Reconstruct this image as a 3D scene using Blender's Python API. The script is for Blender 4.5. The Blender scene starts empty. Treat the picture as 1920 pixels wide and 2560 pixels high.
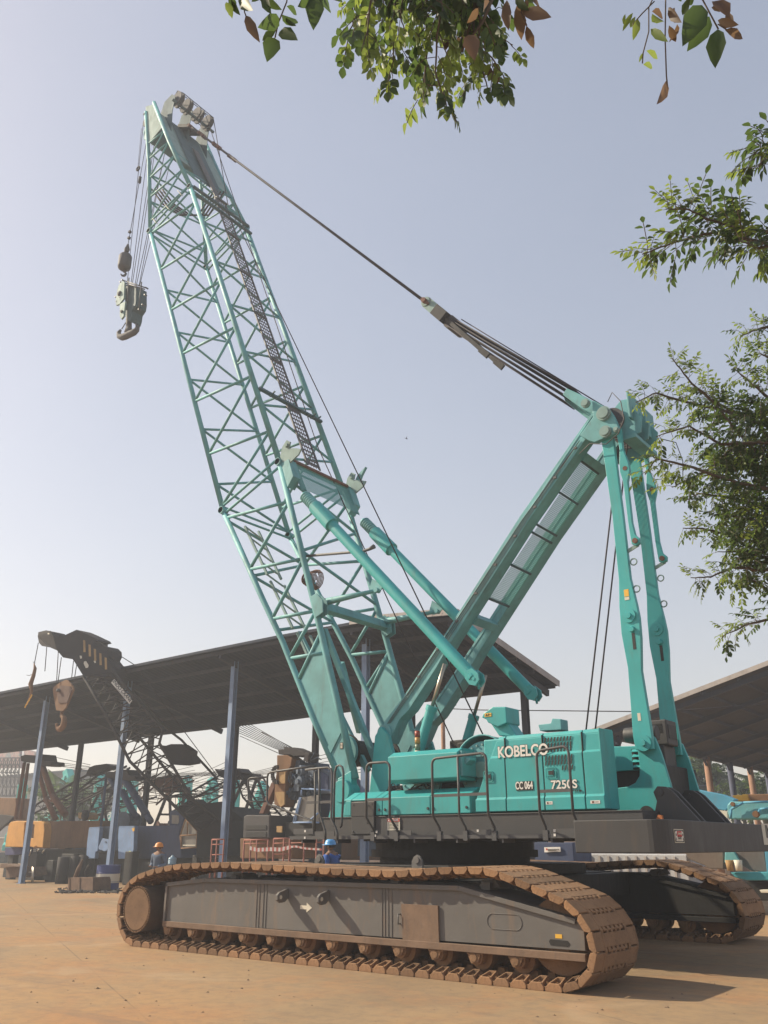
import bpy, bmesh, math, random
from mathutils import Vector, Matrix
R = math.radians
C = bpy.context.scene.collection
scn = bpy.context.scene
random.seed(7)
# ---------------------------------------------------------------- camera, sky, sun, exposure
CF, CP, CA, CH = 2150.0, R(21.16), R(127.9), 1.6      # focal length in photo px, pitch, azimuth, height
cd = bpy.data.cameras.new('camera'); cam = bpy.data.objects.new('camera', cd); C.objects.link(cam)
cam.location = (0, 0, CH); cam.rotation_euler = (R(90) + CP, 0, CA - R(90))
cd.sensor_fit = 'VERTICAL'; cd.sensor_height = 36; cd.lens = 36 * CF / 2560; cd.clip_end = 3000; cd.clip_start = .05
scn.camera = cam
SUN_EL, SUN_AZ = R(35), R(200)                         # where the sun stands, azimuth from +X
w = bpy.data.worlds.new("World"); scn.world = w; w.use_nodes = True
nt = w.node_tree; bg = nt.nodes['Background']
sky = nt.nodes.new('ShaderNodeTexSky'); sky.sky_type = 'NISHITA'; sky.sun_disc = False
sky.sun_elevation = SUN_EL; sky.sun_rotation = R(90) - SUN_AZ
sky.air_density = 1.2; sky.dust_density = 1.0; sky.ozone_density = 1.0; sky.altitude = 0
hs = nt.nodes.new('ShaderNodeHueSaturation'); hs.inputs['Saturation'].default_value = 1.0
gm = nt.nodes.new('ShaderNodeGamma'); gm.inputs[1].default_value = .58       # the thick haze evens the sky out
tn = nt.nodes.new('ShaderNodeMix'); tn.data_type = 'RGBA'; tn.blend_type = 'MULTIPLY'; tn.inputs[0].default_value = 1; tn.inputs[7].default_value = (1.05, .94, .912, 1)
nt.links.new(sky.outputs[0], hs.inputs['Color']); nt.links.new(hs.outputs[0], gm.inputs[0]); nt.links.new(gm.outputs[0], tn.inputs[6]); cn = nt.nodes.new('ShaderNodeTexNoise'); cn.inputs['Scale'].default_value = 1.6; cn.inputs['Detail'].default_value = 4; cn.inputs['Roughness'].default_value = .55
cr = nt.nodes.new('ShaderNodeValToRGB'); cr.color_ramp.elements[0].position = .3; cr.color_ramp.elements[0].color = (.955, .96, .965, 1); cr.color_ramp.elements[1].position = .7; cr.color_ramp.elements[1].color = (1.045, 1.035, 1.03, 1)
gcd = nt.nodes.new('ShaderNodeTexCoord'); nt.links.new(gcd.outputs['Generated'], cn.inputs['Vector']); nt.links.new(cn.outputs['Fac'], cr.inputs[0])
cm_ = nt.nodes.new('ShaderNodeMix'); cm_.data_type = 'RGBA'; cm_.blend_type = 'MULTIPLY'; cm_.inputs[0].default_value = 1; nt.links.new(tn.outputs[2], cm_.inputs[6]); nt.links.new(cr.outputs[0], cm_.inputs[7]); nt.links.new(cm_.outputs[2], bg.inputs[0])
bg.inputs[1].default_value = 0.15
sd = bpy.data.lights.new('sun', 'SUN'); sun = bpy.data.objects.new('sun', sd); C.objects.link(sun)
sd.energy = 3.4; sd.angle = R(.6); sd.color = (1, .87, .66)
sv = Vector((math.cos(SUN_EL) * math.cos(SUN_AZ), math.cos(SUN_EL) * math.sin(SUN_AZ), math.sin(SUN_EL)))
sun.rotation_euler = sv.to_track_quat('Z', 'Y').to_euler(); sun.location = sv * 60
scn.view_settings.view_transform = 'Standard'; scn.view_settings.look = 'None'; scn.view_settings.exposure = 1.12
scn.view_settings.gamma = 1.0
scn.render.resolution_x = 768; scn.render.resolution_y = 1024
# ---------------------------------------------------------------- helpers
FW = Vector((math.cos(CA) * math.cos(CP), math.sin(CA) * math.cos(CP), math.sin(CP)))
RT = Vector((math.sin(CA), -math.cos(CA), 0)); UP = RT.cross(FW)
def ray(x, y): return FW + (x - 960) / CF * RT - (y - 1280) / CF * UP
def P(x, y, Y=None, X=None, Z=None, D=None):
    r = ray(x, y)
    if D is not None: return Vector((0, 0, CH)) + r * D
    if Y is not None: t = Y / r.y
    elif X is not None: t = X / r.x
    else: t = (Z - CH) / r.z
    return Vector((0, 0, CH)) + r * t
def crop(x0, y0, s): return lambda x, y: (x0 + x / s, y0 + y / s)
z1 = crop(250, 200, 3.16); z2 = crop(450, 900, 3.016); z3 = crop(650, 1500, 3.318); z5 = crop(900, 1700, 1.6265)
z4 = crop(1400, 1450, 2.95); z6 = crop(0, 1550, 2.37); zA = crop(930, 1300, 2.765); zG = crop(1350, 1000, 4.1475)
zH = crop(1380, 950, 5.53); zS = crop(1000, 720, 4.74); zT = crop(330, 220, 5.53); zD = crop(940, 1780, 4.608)
zB1 = crop(0, 1820, 4.88); zB2 = crop(300, 1850, 4.88); zB3 = crop(600, 1830, 5.53); zB4 = crop(60, 1550, 4.608)
zR = crop(1680, 1840, 4.808); zK = crop(250, 550, 6.636); zF = crop(250, 2100, 2.212); zE = crop(950, 2080, 1.71)
zL = crop(1550, 750, 2.543); zP = crop(1000, 700, 2.37)
def T(z, Y, pts): return [((lambda q: (q.x, q.z))(P(*z(*p), Y=Y))) for p in pts]
def V(*a): return Vector(a)
def PS(z, a, y): x, zz = T(z, y, [a])[0]; return V(x, y, zz)

class MB:
    def __init__(s): s.v = []; s.f = []; s.sm = []
    def add(s, vs, fs, smooth=False):
        b = len(s.v); s.v += [Vector(v) for v in vs]
        for f in fs: s.f.append([b + i for i in f]); s.sm.append(smooth)
        return s
    def box(s, x0, x1, y0, y1, z0, z1):
        vs = [(x, y, z) for x in (x0, x1) for y in (y0, y1) for z in (z0, z1)]
        return s.add(vs, [(0, 1, 3, 2), (4, 6, 7, 5), (0, 4, 5, 1), (2, 3, 7, 6), (0, 2, 6, 4), (1, 5, 7, 3)])
    def beam(s, a, b, w, h, up=(0, 0, 1)):
        a = Vector(a); b = Vector(b); d = (b - a).normalized(); u = Vector(up)
        sd_ = d.cross(u)
        if sd_.length < 1e-4: sd_ = d.cross(Vector((0, 1, 0)))
        sd_.normalize(); u = sd_.cross(d)
        vs = [p + sd_ * w * i / 2 + u * h * j / 2 for p in (a, b) for i in (-1, 1) for j in (-1, 1)]
        return s.add(vs, [(0, 1, 3, 2), (4, 6, 7, 5), (0, 4, 5, 1), (2, 3, 7, 6), (0, 2, 6, 4), (1, 5, 7, 3)])
    def tube(s, pts, r, n=8, caps=True, smooth=True):
        pts = [Vector(p) for p in pts]; rs = r if isinstance(r, (list, tuple)) else [r] * len(pts)
        d0 = (pts[1] - pts[0]).normalized(); ref = Vector((0, 0, 1)) if abs(d0.z) < .9 else Vector((1, 0, 0))
        u = d0.cross(ref).normalized(); rings = []; b = len(s.v)
        for i, p in enumerate(pts):
            if i == 0: d = pts[1] - p
            elif i == len(pts) - 1: d = p - pts[i - 1]
            else: d = (pts[i + 1] - p).normalized() + (p - pts[i - 1]).normalized()
            d.normalize(); u = (u - d * u.dot(d)).normalized(); v = d.cross(u)
            for k in range(n):
                a = 2 * math.pi * k / n; s.v.append(p + (u * math.cos(a) + v * math.sin(a)) * rs[i])
        for i in range(len(pts) - 1):
            for k in range(n):
                s.f.append([b + i * n + k, b + i * n + (k + 1) % n, b + (i + 1) * n + (k + 1) % n, b + (i + 1) * n + k]); s.sm.append(smooth)
        if caps:
            s.f.append([b + k for k in range(n)][::-1]); s.sm.append(False)
            s.f.append([b + (len(pts) - 1) * n + k for k in range(n)]); s.sm.append(False)
        return s
    def prism(s, poly, y0, y1):              # polygon in the XZ plane, extruded along Y
        n = len(poly); a = sum(poly[i][0] * poly[(i + 1) % n][1] - poly[(i + 1) % n][0] * poly[i][1] for i in range(n))
        if a < 0: poly = poly[::-1]
        vs = [(x, y0, z) for x, z in poly] + [(x, y1, z) for x, z in poly]
        fs = [list(range(n)), list(range(2 * n - 1, n - 1, -1))] + [[(i + 1) % n, i, n + i, n + (i + 1) % n] for i in range(n)]
        return s.add(vs, fs)
    def prismx(s, poly, x0, x1):             # polygon in YZ extruded along X
        n = len(poly); vs = [(x0, y, z) for y, z in poly] + [(x1, y, z) for y, z in poly]
        return s.add(vs, [list(range(n))[::-1], list(range(n, 2 * n))] + [[i, (i + 1) % n, n + (i + 1) % n, n + i] for i in range(n)])
    def prismz(s, poly, zz0, zz1):
        n = len(poly); vs = [(x, y, zz0) for x, y in poly] + [(x, y, zz1) for x, y in poly]
        return s.add(vs, [list(range(n))[::-1], list(range(n, 2 * n))] + [[i, (i + 1) % n, n + (i + 1) % n, n + i] for i in range(n)])
    def lathe(s, c, axis, prof, n=20, smooth=True):   # prof: (distance along axis, radius)
        axis = Vector(axis).normalized(); c = Vector(c); ref = Vector((0, 0, 1)) if abs(axis.z) < .9 else Vector((1, 0, 0))
        u = axis.cross(ref).normalized(); v = axis.cross(u); b = len(s.v); m = len(prof)
        for t, r in prof:
            for k in range(n):
                a = 2 * math.pi * k / n; s.v.append(c + axis * t + (u * math.cos(a) + v * math.sin(a)) * max(r, 1e-4))
        for i in range(m - 1):
            for k in range(n):
                s.f.append([b + i * n + k, b + i * n + (k + 1) % n, b + (i + 1) * n + (k + 1) % n, b + (i + 1) * n + k]); s.sm.append(smooth)
        s.f.append([b + k for k in range(n)][::-1]); s.sm.append(False)
        s.f.append([b + (m - 1) * n + k for k in range(n)]); s.sm.append(False)
        return s
    def cyl(s, a, b, r, n=20):
        a = Vector(a); b = Vector(b); return s.lathe(a, b - a, [(0, r), ((b - a).length, r)], n, True)
    def ycyl(s, x, z, y0, y1, r, n=20): return s.cyl((x, y0, z), (x, y1, z), r, n)
    def quad(s, a, b, c, d): return s.add([a, b, c, d], [(0, 1, 2, 3)])
    def build(s, name, mat, parent=None, bev=0, kind=None, label=None):
        me = bpy.data.meshes.new(name); org = wloc(parent)
        me.from_pydata([v - org for v in s.v], [], s.f)
        me.polygons.foreach_set('use_smooth', s.sm)
        bm = bmesh.new(); bm.from_mesh(me); bmesh.ops.recalc_face_normals(bm, faces=bm.faces); bm.to_mesh(me); bm.free()
        me.materials.append(mat); o = bpy.data.objects.new(name, me); C.objects.link(o)
        if parent: o.parent = parent
        if bev:
            m = o.modifiers.new('b', 'BEVEL'); m.width = bev; m.segments = 2; m.limit_method = 'ANGLE'; m.angle_limit = R(35)
        if kind: o['kind'] = kind
        if label: o['label'] = label
        return o
ORG = {}
def wloc(o): return ORG.get(o.name, Vector((0, 0, 0))) if o else Vector((0, 0, 0))
SPLIT = {'head_pin', 'leg_pin', 'pendant_socket', 'machinery_block', 'door_seam', 'pendant_spreader', 'rafters', 'rope_roller_guide', 'mast_foot_bracket', 'gantry_head', 'pendant_hanger'}
def components(mb):
    par = list(range(len(mb.v)))
    def find(a):
        while par[a] != a: par[a] = par[par[a]]; a = par[a]
        return a
    for f in mb.f:
        for i in f[1:]: par[find(i)] = find(f[0])
    groups = {}
    for f, s in zip(mb.f, mb.sm): groups.setdefault(find(f[0]), []).append((f, s))
    out = []
    for fs in groups.values():
        ids = sorted({i for f, _ in fs for i in f}); ix = {i: k for k, i in enumerate(ids)}; m = MB()
        m.v = [mb.v[i] for i in ids]; m.f = [[ix[i] for i in f] for f, _ in fs]; m.sm = [s for _, s in fs]; out.append(m)
    return out
def bld(mb, name, mat, parent=None, **k):
    if name in SPLIT:
        last = None
        for m in components(mb): last = bld1(m, name, mat, parent, **k)
        return last
    return bld1(mb, name, mat, parent, **k)
def bld1(mb, name, mat, parent=None, **k):
    o = mb.build(name, mat, parent, **k)
    if parent: ORG[o.name] = wloc(parent)
    return o
def thing(name, label, cat, loc, group=None):
    o = bpy.data.objects.new(name, None); C.objects.link(o); o.location = loc; o.empty_display_size = .3
    o['label'] = label; o['category'] = cat; ORG[o.name] = Vector(loc)
    if group: o['group'] = group
    return o
def tag(o, label, cat, group=None, kind=None):
    o['label'] = label; o['category'] = cat
    if group: o['group'] = group
    if kind: o['kind'] = kind
    return o
def copy_tree(o, parent=None):
    c = o.copy(); C.objects.link(c); c.parent = parent
    for ch in list(o.children): copy_tree(ch, c)
    return c
def bar(mb, a, b, r): return mb.tube([a, b], r, 8)
# ---------------------------------------------------------------- materials
def nodes(name):
    m = bpy.data.materials.new(name); m.use_nodes = True; t = m.node_tree
    return m, t, t.nodes['Principled BSDF']
def ramp(t, fac, stops):
    r = t.nodes.new('ShaderNodeValToRGB'); t.links.new(fac, r.inputs[0])
    while len(r.color_ramp.elements) < len(stops): r.color_ramp.elements.new(.5)
    for e, (p, c) in zip(r.color_ramp.elements, stops):
        e.position = p; e.color = (c if isinstance(c, tuple) else (c, c, c)) + (1,)
    return r
def noise(t, scale, detail=4, rough=.6, vec=None, dist=0):
    n = t.nodes.new('ShaderNodeTexNoise'); n.inputs['Scale'].default_value = scale; n.inputs['Detail'].default_value = detail
    n.inputs['Roughness'].default_value = rough; n.inputs['Distortion'].default_value = dist
    if vec is None: vec = t.nodes.new('ShaderNodeTexCoord').outputs['Object']
    t.links.new(vec, n.inputs['Vector']); return n.outputs['Fac']
def mixc(t, fac, a, b):
    m = t.nodes.new('ShaderNodeMix'); m.data_type = 'RGBA'
    for s, v in ((m.inputs[0], fac), (m.inputs[6], a), (m.inputs[7], b)):
        if hasattr(v, 'is_linked'): t.links.new(v, s)
        elif isinstance(v, tuple): s.default_value = v + (1,)
        else: s.default_value = v
    return m.outputs[2]
def paint(name, col, rough=.45, dirt=(.14, .09, .06), amt=.35, scale=1.5, var=.12, bump=.02, metal=0, streak=True):
    m, t, b = nodes(name)
    tc = t.nodes.new('ShaderNodeTexCoord'); mp = t.nodes.new('ShaderNodeMapping'); t.links.new(tc.outputs['Object'], mp.inputs[0])
    mp.inputs['Scale'].default_value = (1, 1, .22) if streak else (1, 1, 1)
    n1 = noise(t, scale, 3, .6, tc.outputs['Object']); n2 = noise(t, scale * 4, 8, .75, mp.outputs[0], .4)
    c0 = tuple(max(0, c * (1 - var)) for c in col); c1 = tuple(min(1, c * (1 + var)) for c in col)
    base = ramp(t, n1, [(.3, c0), (.7, c1)]).outputs[0]
    dm = ramp(t, n2, [(.52, 0.0), (.78, amt)]).outputs[0]
    c = mixc(t, dm, base, dirt); t.links.new(c, b.inputs['Base Color'])
    rr = ramp(t, n2, [(.3, rough), (.8, min(1, rough + .3))]).outputs[0]; t.links.new(rr, b.inputs['Roughness'])
    b.inputs['Metallic'].default_value = metal
    if bump:
        bp = t.nodes.new('ShaderNodeBump'); bp.inputs['Strength'].default_value = .4; bp.inputs['Distance'].default_value = bump
        t.links.new(noise(t, scale * 9, 6, .7, tc.outputs['Object']), bp.inputs['Height']); t.links.new(bp.outputs[0], b.inputs['Normal'])
    return m
TEAL = (.038, .345, .350)
m_teal = paint('teal_paint', TEAL, .36, (.10, .155, .13), .5, 1.1, .13, .004)
m_teal_old = paint('faded_teal_paint', (.110, .325, .345), .5, (.11, .14, .135), .75, 1.4, .22, .006)
m_teal_head = paint('weathered_pale_teal_paint', (.20, .31, .30), .6, (.2, .15, .1), .6, 2.0, .14, .006)
m_head_dk = paint('grey_teal_shade_paint', (.045, .10, .12), .6, (.12, .12, .11), .5, 2, .15, .006)  # darker head teal: shade on the boom-head plates is put into the colour
m_grey = paint('dark_grey_paint', (.047, .046, .048), .5, (.12, .085, .06), .5, .9, .12, .005)
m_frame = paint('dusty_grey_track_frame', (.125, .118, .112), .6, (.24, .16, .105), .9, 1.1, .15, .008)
m_rail = paint('grey_rail_paint', (.072, .072, .075), .45, (.14, .10, .08), .35, 3, .12, .003)
m_dust = paint('dust_covered_steel', (.27, .16, .088), .9, (.09, .055, .035), .95, 3.5, .22, .02, streak=False)
_t = m_dust.node_tree; _oi = _t.nodes.new('ShaderNodeObjectInfo'); _b = _t.nodes['Principled BSDF']; _src = _b.inputs['Base Color'].links[0].from_socket
_rr = ramp(_t, _oi.outputs['Random'], [(0.0, (.62, .60, .58)), (.5, (.92, .90, .88)), (1.0, (1.15, 1.08, 1.0))]); _mx = _t.nodes.new('ShaderNodeMix'); _mx.data_type = 'RGBA'; _mx.blend_type = 'MULTIPLY'; _mx.inputs[0].default_value = 1   # every shoe is worn and muddied differently
_t.links.new(_src, _mx.inputs[6]); _t.links.new(_rr.outputs[0], _mx.inputs[7]); _t.links.new(_mx.outputs[2], _b.inputs['Base Color'])
m_dusty2 = paint('dry_mud_steel', (.23, .145, .088), .92, (.09, .055, .036), .9, 5, .22, .02, streak=False)
m_flange = paint('mud_stained_flange', (.19, .125, .085), .85, (.10, .09, .085), .7, 2.5, .2, .01)
m_drum = paint('greasy_brown_steel', (.085, .055, .038), .8, (.2, .13, .08), .5, 3, .2, .01)
m_dark = paint('oily_and_shaded_black_steel', (.014, .013, .013), .6, (.04, .028, .02), .5, 2, .2, .01)
m_rope = paint('steel_rope', (.04, .034, .038), .75, (.07, .045, .04), .6, 3, .2, .004)
m_rust = paint('rusty_steel', (.15, .075, .055), .8, (.06, .035, .028), .7, 3, .25, .01)
m_chrome = paint('hydraulic_chrome', (.45, .40, .34), .25, (.2, .13, .08), .4, 3, .1, 0, .9)
m_hookw = paint('shaded_weathered_hook_paint', (.055, .095, .11), .6, (.09, .08, .07), .8, 3, .2, .006)  # darkened: shade on the turned block is put into the weathered colour
m_hook = paint('bare_forged_steel', (.075, .072, .078), .65, (.07, .055, .05), .5, 3, .2, .006)
m_white = paint('white_vinyl', (.72, .70, .66), .5, (.3, .25, .2), .3, 4, .05, 0)
m_cream = paint('cream_vinyl', (.62, .58, .48), .5, (.3, .25, .2), .3, 4, .05, 0)
m_black = paint('black_vinyl', (.015, .015, .015), .5, (.05, .04, .03), .3, 4, .05, 0)
m_red = paint('red_vinyl', (.5, .03, .025), .5, (.2, .1, .08), .3, 4, .05, 0)
m_yel = paint('yellow_vinyl', (.72, .42, .05), .5, (.3, .2, .1), .3, 4, .05, 0)
def mesh_mat(name, col, scale, hole, stretch=(1, 1, 1), rot=0):   # expanded-metal grating: diamond holes cut by alpha
    m, t, b = nodes(name); tc = t.nodes.new('ShaderNodeTexCoord'); mp = t.nodes.new('ShaderNodeMapping')
    t.links.new(tc.outputs['UV'], mp.inputs[0]); mp.inputs['Scale'].default_value = stretch; mp.inputs['Rotation'].default_value = (0, 0, rot)
    v = t.nodes.new('ShaderNodeTexVoronoi'); v.inputs['Scale'].default_value = scale; v.inputs['Randomness'].default_value = 0
    t.links.new(mp.outputs[0], v.inputs['Vector'])
    g = t.nodes.new('ShaderNodeMath'); g.operation = 'GREATER_THAN'; g.inputs[1].default_value = hole; t.links.new(v.outputs['Distance'], g.inputs[0])
    t.links.new(g.outputs[0], b.inputs['Alpha']); b.inputs['Base Color'].default_value = col + (1,); b.inputs['Roughness'].default_value = .6
    return m
m_grate = mesh_mat('teal_expanded_mesh', (.09, .33, .31), 1, .34, (30, 42, 1))
m_walk = mesh_mat('grey_brown_perforated_walkway', (.085, .07, .07), 1, .33, (6.5, 11, 1))
m_walk2 = mesh_mat('teal_perforated_plate', (.09, .30, .28), 1, .26, (22, 22, 1))
def grate(name, a, b, c, d, mat, parent):      # flat grating with UVs in metres
    a, b, c, d = map(Vector, (a, b, c, d)); mb = MB().quad(a, b, c, d); o = bld(mb, name, mat, parent)
    uv = o.data.uv_layers.new(name='u'); L = (b - a).length; W = (d - a).length
    org = wloc(parent)
    for lp in o.data.loops:
        p = o.data.vertices[lp.vertex_index].co + org - a
        uv.data[lp.index].uv = (p.dot((b - a).normalized()), p.dot((d - a).normalized()))
    return o
def text(name, s, size, mat, loc, xdir, ydir, parent=None, bold=.0, depth=.002, align='CENTER', sx=1, shear=0, obj_name=None):
    cu = bpy.data.curves.new(name, 'FONT'); cu.body = s; cu.size = size; cu.align_x = align; cu.align_y = 'CENTER'; cu.offset = bold; cu.extrude = depth; cu.shear = shear
    o = bpy.data.objects.new('t', cu); C.objects.link(o); bpy.context.view_layer.update()
    me = bpy.data.meshes.new_from_object(o.evaluated_get(bpy.context.evaluated_depsgraph_get())); bpy.data.objects.remove(o)
    xd = Vector(xdir).normalized() * sx; yd = Vector(ydir).normalized(); zd = xd.cross(yd).normalized()
    M = Matrix((xd, yd, zd)).transposed(); org = wloc(parent); loc = Vector(loc)
    for v in me.vertices: v.co = M @ v.co + loc - org
    me.materials.clear(); me.materials.append(mat); o = bpy.data.objects.new(name, me); C.objects.link(o)
    if parent: o.parent = parent; ORG[o.name] = org
    return o
# ================================================================ MAIN CRANE
YC = 14.02                                             # centre plane of the crane
YN, YF = 12.87, 15.17                                  # near and far side planes of the boom
crane = thing('crawler_crane', 'huge teal lattice boom crawler crane on brown dusty tracks filling the middle of the yard', 'crawler crane', (-9.3, YC, 0))
# ---- tracks
PATH = [(-13.3, 0), (-5.3, 0), (-5.05, .07), (-4.87, .25), (-4.81, .5), (-4.90, .76), (-5.13, .98), (-5.45, 1.09), (-5.75, 1.19), (-6.02, 1.28), (-6.35, 1.34),
        (-6.97, 1.325), (-7.69, 1.27), (-8.7, 1.28), (-9.9, 1.31), (-11.16, 1.345), (-12.18, 1.31), (-12.75, 1.25), (-13.06, 1.19), (-13.34, 1.12), (-13.6, 1.0),
        (-13.77, .82), (-13.84, .62), (-13.8, .38), (-13.66, .16), (-13.5, .04)]
def resample(path, n):
    L = [0]; q = path + [path[0]]
    for a, b in zip(q, q[1:]): L.append(L[-1] + math.hypot(b[0] - a[0], b[1] - a[1]))
    out = []
    for k in range(n):
        s = L[-1] * k / n; i = max(j for j in range(len(L) - 1) if L[j] <= s + 1e-9); t = (s - L[i]) / (L[i + 1] - L[i])
        out.append((q[i][0] + (q[i + 1][0] - q[i][0]) * t, q[i][1] + (q[i + 1][1] - q[i][1]) * t))
    return out
NS = 82; RS = resample(PATH, NS)
def shoe_mesh():
    mb = MB(); W = 1.22
    side = [(-.106, 0), (.096, 0), (.110, -.02), (.100, -.045), (.058, -.088), (-.076, -.088), (-.110, -.045), (-.112, -.018)]
    for s in (1, -1):
        def Y(y): return y if s == 1 else W - y
        def bx(x0, x1, y0, y1, z0, z1): mb.box(x0, x1, min(Y(y0), Y(y1)), max(Y(y0), Y(y1)), z0, z1)
        mb.prism(side, min(Y(0), Y(.035)), max(Y(0), Y(.035)))
        mb.prism([(-.10, -.03), (.095, -.03), (.045, -.135), (-.055, -.135)], min(Y(.20), Y(.24)), max(Y(.20), Y(.24)))
        for x, x2 in ((-.078, -.055), (.060, .045)): mb.beam((x, Y(.03), -.070), (x2 * .9, Y(.21), -.112), .022, .04)
        bx(-.10, .10, .035, .24, -.035, -.003)
        bx(-.03, .03, .12, .17, -.075, -.035)
        bx(-.118, -.078, .24, .30, -.04, -.002); bx(.072, .118, .24, .30, -.04, -.002)
    mb.box(-.078, .072, .24, W - .24, -.035, 0)
    for k in range(5):
        y = .335 + k * .118
        mb.box(.072, .122, y, y + .066, -.05, -.003)
        if k < 4: mb.box(-.122, -.078, y + .066, y + .118, -.05, -.003)
    for y in (.42, .70): mb.prism([(-.07, -.035), (.07, -.035), (.045, -.15), (-.045, -.15)], y, y + .1)   # drive lugs
    mb.box(-.06, .06, .24, W - .24, -.075, -.03)
    return mb
def make_track(side, y0):
    tr = thing_part('track', crane)
    fr = MB(); f = [(-12.71, .40), (-12.71, 1.0), (-11.75, 1.09), (-6.78, 1.10), (-5.14, .78), (-5.05, .69), (-5.05, .44)]
    ya, yb = (y0 + .17, y0 + 1.05)
    fr.prism(f, ya, yb)
    for a, b in ((f[1], f[2]), (f[2], f[3]), (f[3], f[4])): fr.beam((a[0], ya - .012, a[1] - .03), (b[0], ya - .012, b[1] - .03), .05, .06, (0, 0, 1))
    fr.beam((-12.70, ya - .012, .41), (-12.70, ya - .012, .98), .05, .05)
    for x in (-10.55, -10.49, -10.40, -10.34, -8.08, -8.03, -7.97, -7.91): fr.box(x, x + .012, ya - .008, ya, .42, 1.04)
    frame = bld(fr, 'track_frame', m_frame if side < 0 else m_dark, tr, bev=.006)  # far frame gets black steel: its shade is put into the colour
    bld(MB().box(-12.73, -5.04, ya - .035, yb + .035, .325, .41), 'frame_flange', m_flange if side < 0 else m_dark, tr, bev=.006)  # far flange likewise: black stands in for the shade
    return tr, frame, ya, yb
def thing_part(name, parent, mat=None, mb=None):       # an empty part that groups its sub-parts
    o = bpy.data.objects.new(name, None); C.objects.link(o); o.parent = parent; ORG[o.name] = wloc(parent); o.empty_display_size = .2
    return o
shoe0 = bld(shoe_mesh(), 'track_shoe', m_dust, None, bev=.005)
def place_shoes(tr, y0, keep):
    rest = []
    for k in range(NS):
        a = Vector(RS[k]); b = Vector(RS[(k + 1) % NS]); d = (b - a).normalized(); m = (a + b) / 2
        nx, nz = d.y, -d.x                              # outward normal of the counter-clockwise path
        M = Matrix(((-d.x, 0, nx, m.x), (0, 1, 0, y0), (-d.y, 0, nz, m.y), (0, 0, 0, 1)))
        if keep(m): 
            o = shoe0.copy(); C.objects.link(o); o.parent = tr; o.matrix_local = Matrix.Translation(-wloc(tr)) @ M
        else: rest.append(M)
    if rest:
        mb = MB(); src = shoe0.data
        for M in rest: mb.add([M @ v.co for v in src.vertices], [tuple(p.vertices) for p in src.polygons])
        bld(mb, 'track_shoe', m_dust, tr, kind='stuff')
trN, frN, ya, yb = make_track(-1, 10.16)
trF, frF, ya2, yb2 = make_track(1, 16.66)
place_shoes(trN, 10.16, lambda m: True)
place_shoes(trF, 16.66, lambda m: m.x > -6.55)
FARDX = -.28
bpy.data.objects.remove(shoe0)
for tr, y0 in ((trN, 10.16), (trF, 16.66)):
    dr = MB().lathe((-13.3, y0 + .04, .575), (0, 1, 0), [(0, .355), (.02, .362), (.5, .362), (.5, .43), (.56, .43), (.56, .36), (1.1, .36), (1.1, .2)], 40, False)
    drv = bld(dr, 'drive_sprocket', m_drum, tr, bev=.004)
    d2 = MB().lathe((-13.3, y0 + .02, .575), (0, 1, 0), [(0, .325), (.02, .33)], 48, False)
    for k in range(52):
        a = 2 * math.pi * k / 52; p = V(-13.3 + math.cos(a) * .34, y0 + .028, .575 + math.sin(a) * .34)
        d2.beam(p, p + V(math.cos(a), 0, math.sin(a)) * .024, .024, .02, (0, 1, 0))
    bld(d2, 'gasket_plate', m_dust, drv)
    idl = MB().lathe((-5.42, y0 + .22, .57), (0, 1, 0), [(0, .12), (0, .2), (.06, .24), (.08, .43), (.3, .43), (.32, .30), (.5, .30), (.52, .43), (.75, .43), (.77, .1)], 36, False)
    bld(idl, 'idler_wheel', m_dust, tr)
    for k in range(12):
        x = -12.62 + (12.62 - 5.98) * k / 11
        rl = MB().lathe((x, y0 + .2, .28), (0, 1, 0), [(0, .05), (0, .10), (.12, .10), (.13, .165), (.27, .165), (.29, .13), (.55, .13), (.57, .165), (.7, .165), (.71, .08)], 22, False)
        ro = bld(rl, 'track_roller', m_dust, tr)
        bk = MB().box(x - .12, x + .12, y0 + .17, y0 + .26, .30, .35); bk.prism([(x - .1, .31), (x + .09, .31), (x + .05, .22), (x - .05, .2), (x - .08, .25)], y0 + .16, y0 + .23)
        bk.ycyl(x - .015, .27, y0 + .15, y0 + .2, .05, 12)
        bld(bk, 'roller_bracket', m_dust, ro)
    for x in (-11.3, -9.6, -8.0, -6.5):                 # carrier pads under the upper run
        cp = MB().box(x - .07, x + .07, y0 + .35, y0 + .85, 1.05, 1.14); cp.prism([(x - .16, 1.08), (x + .16, 1.08), (x + .1, 1.17), (x - .1, 1.17)], y0 + .45, y0 + .75)
        bld(cp, 'carrier_pad', m_frame, tr)
yA = ya
for x0 in (-9.89, -9.07):                              # folding eye plates on the near frame
    lg = MB(); top = V(x0, yA, 1.0)
    pts = [(yA, .985), (yA, .86), (yA - .07, .80), (yA - .17, .79), (yA - .235, .83), (yA - .235, .90), (yA - .19, .94)]
    lg.prismx(pts, x0 - .022, x0 + .022); lg.cyl((x0 - .03, yA - .175, .87), (x0 + .03, yA - .175, .87), .05, 14)
    l = bld(lg, 'lifting_lug', m_chrome if False else m_frame, frN, bev=.006)
    bld(MB().cyl((x0 - .033, yA - .175, .87), (x0 + .033, yA - .175, .87), .028, 12), 'pin_hole', m_cream, frN)
for x in (-10.34, -8.33):
    e = MB(); e.prism([(x - .10, 1.1), (x + .10, 1.1), (x + .10, 1.36), (x + .06, 1.43), (x, 1.46), (x - .06, 1.43), (x - .10, 1.36)], 11.52, 11.56); e.ycyl(x, 1.38, 11.50, 11.58, .05, 12)
    bld(e, 'lifting_eye', m_frame, frN, bev=.004)
pad = MB().prism([(-7.72, .85), (-7.12, .85), (-7.11, .405), (-7.70, .405)], yA - .03, yA - .003)
bld(pad, 'tread_plate_step', m_flange, frN)
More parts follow.
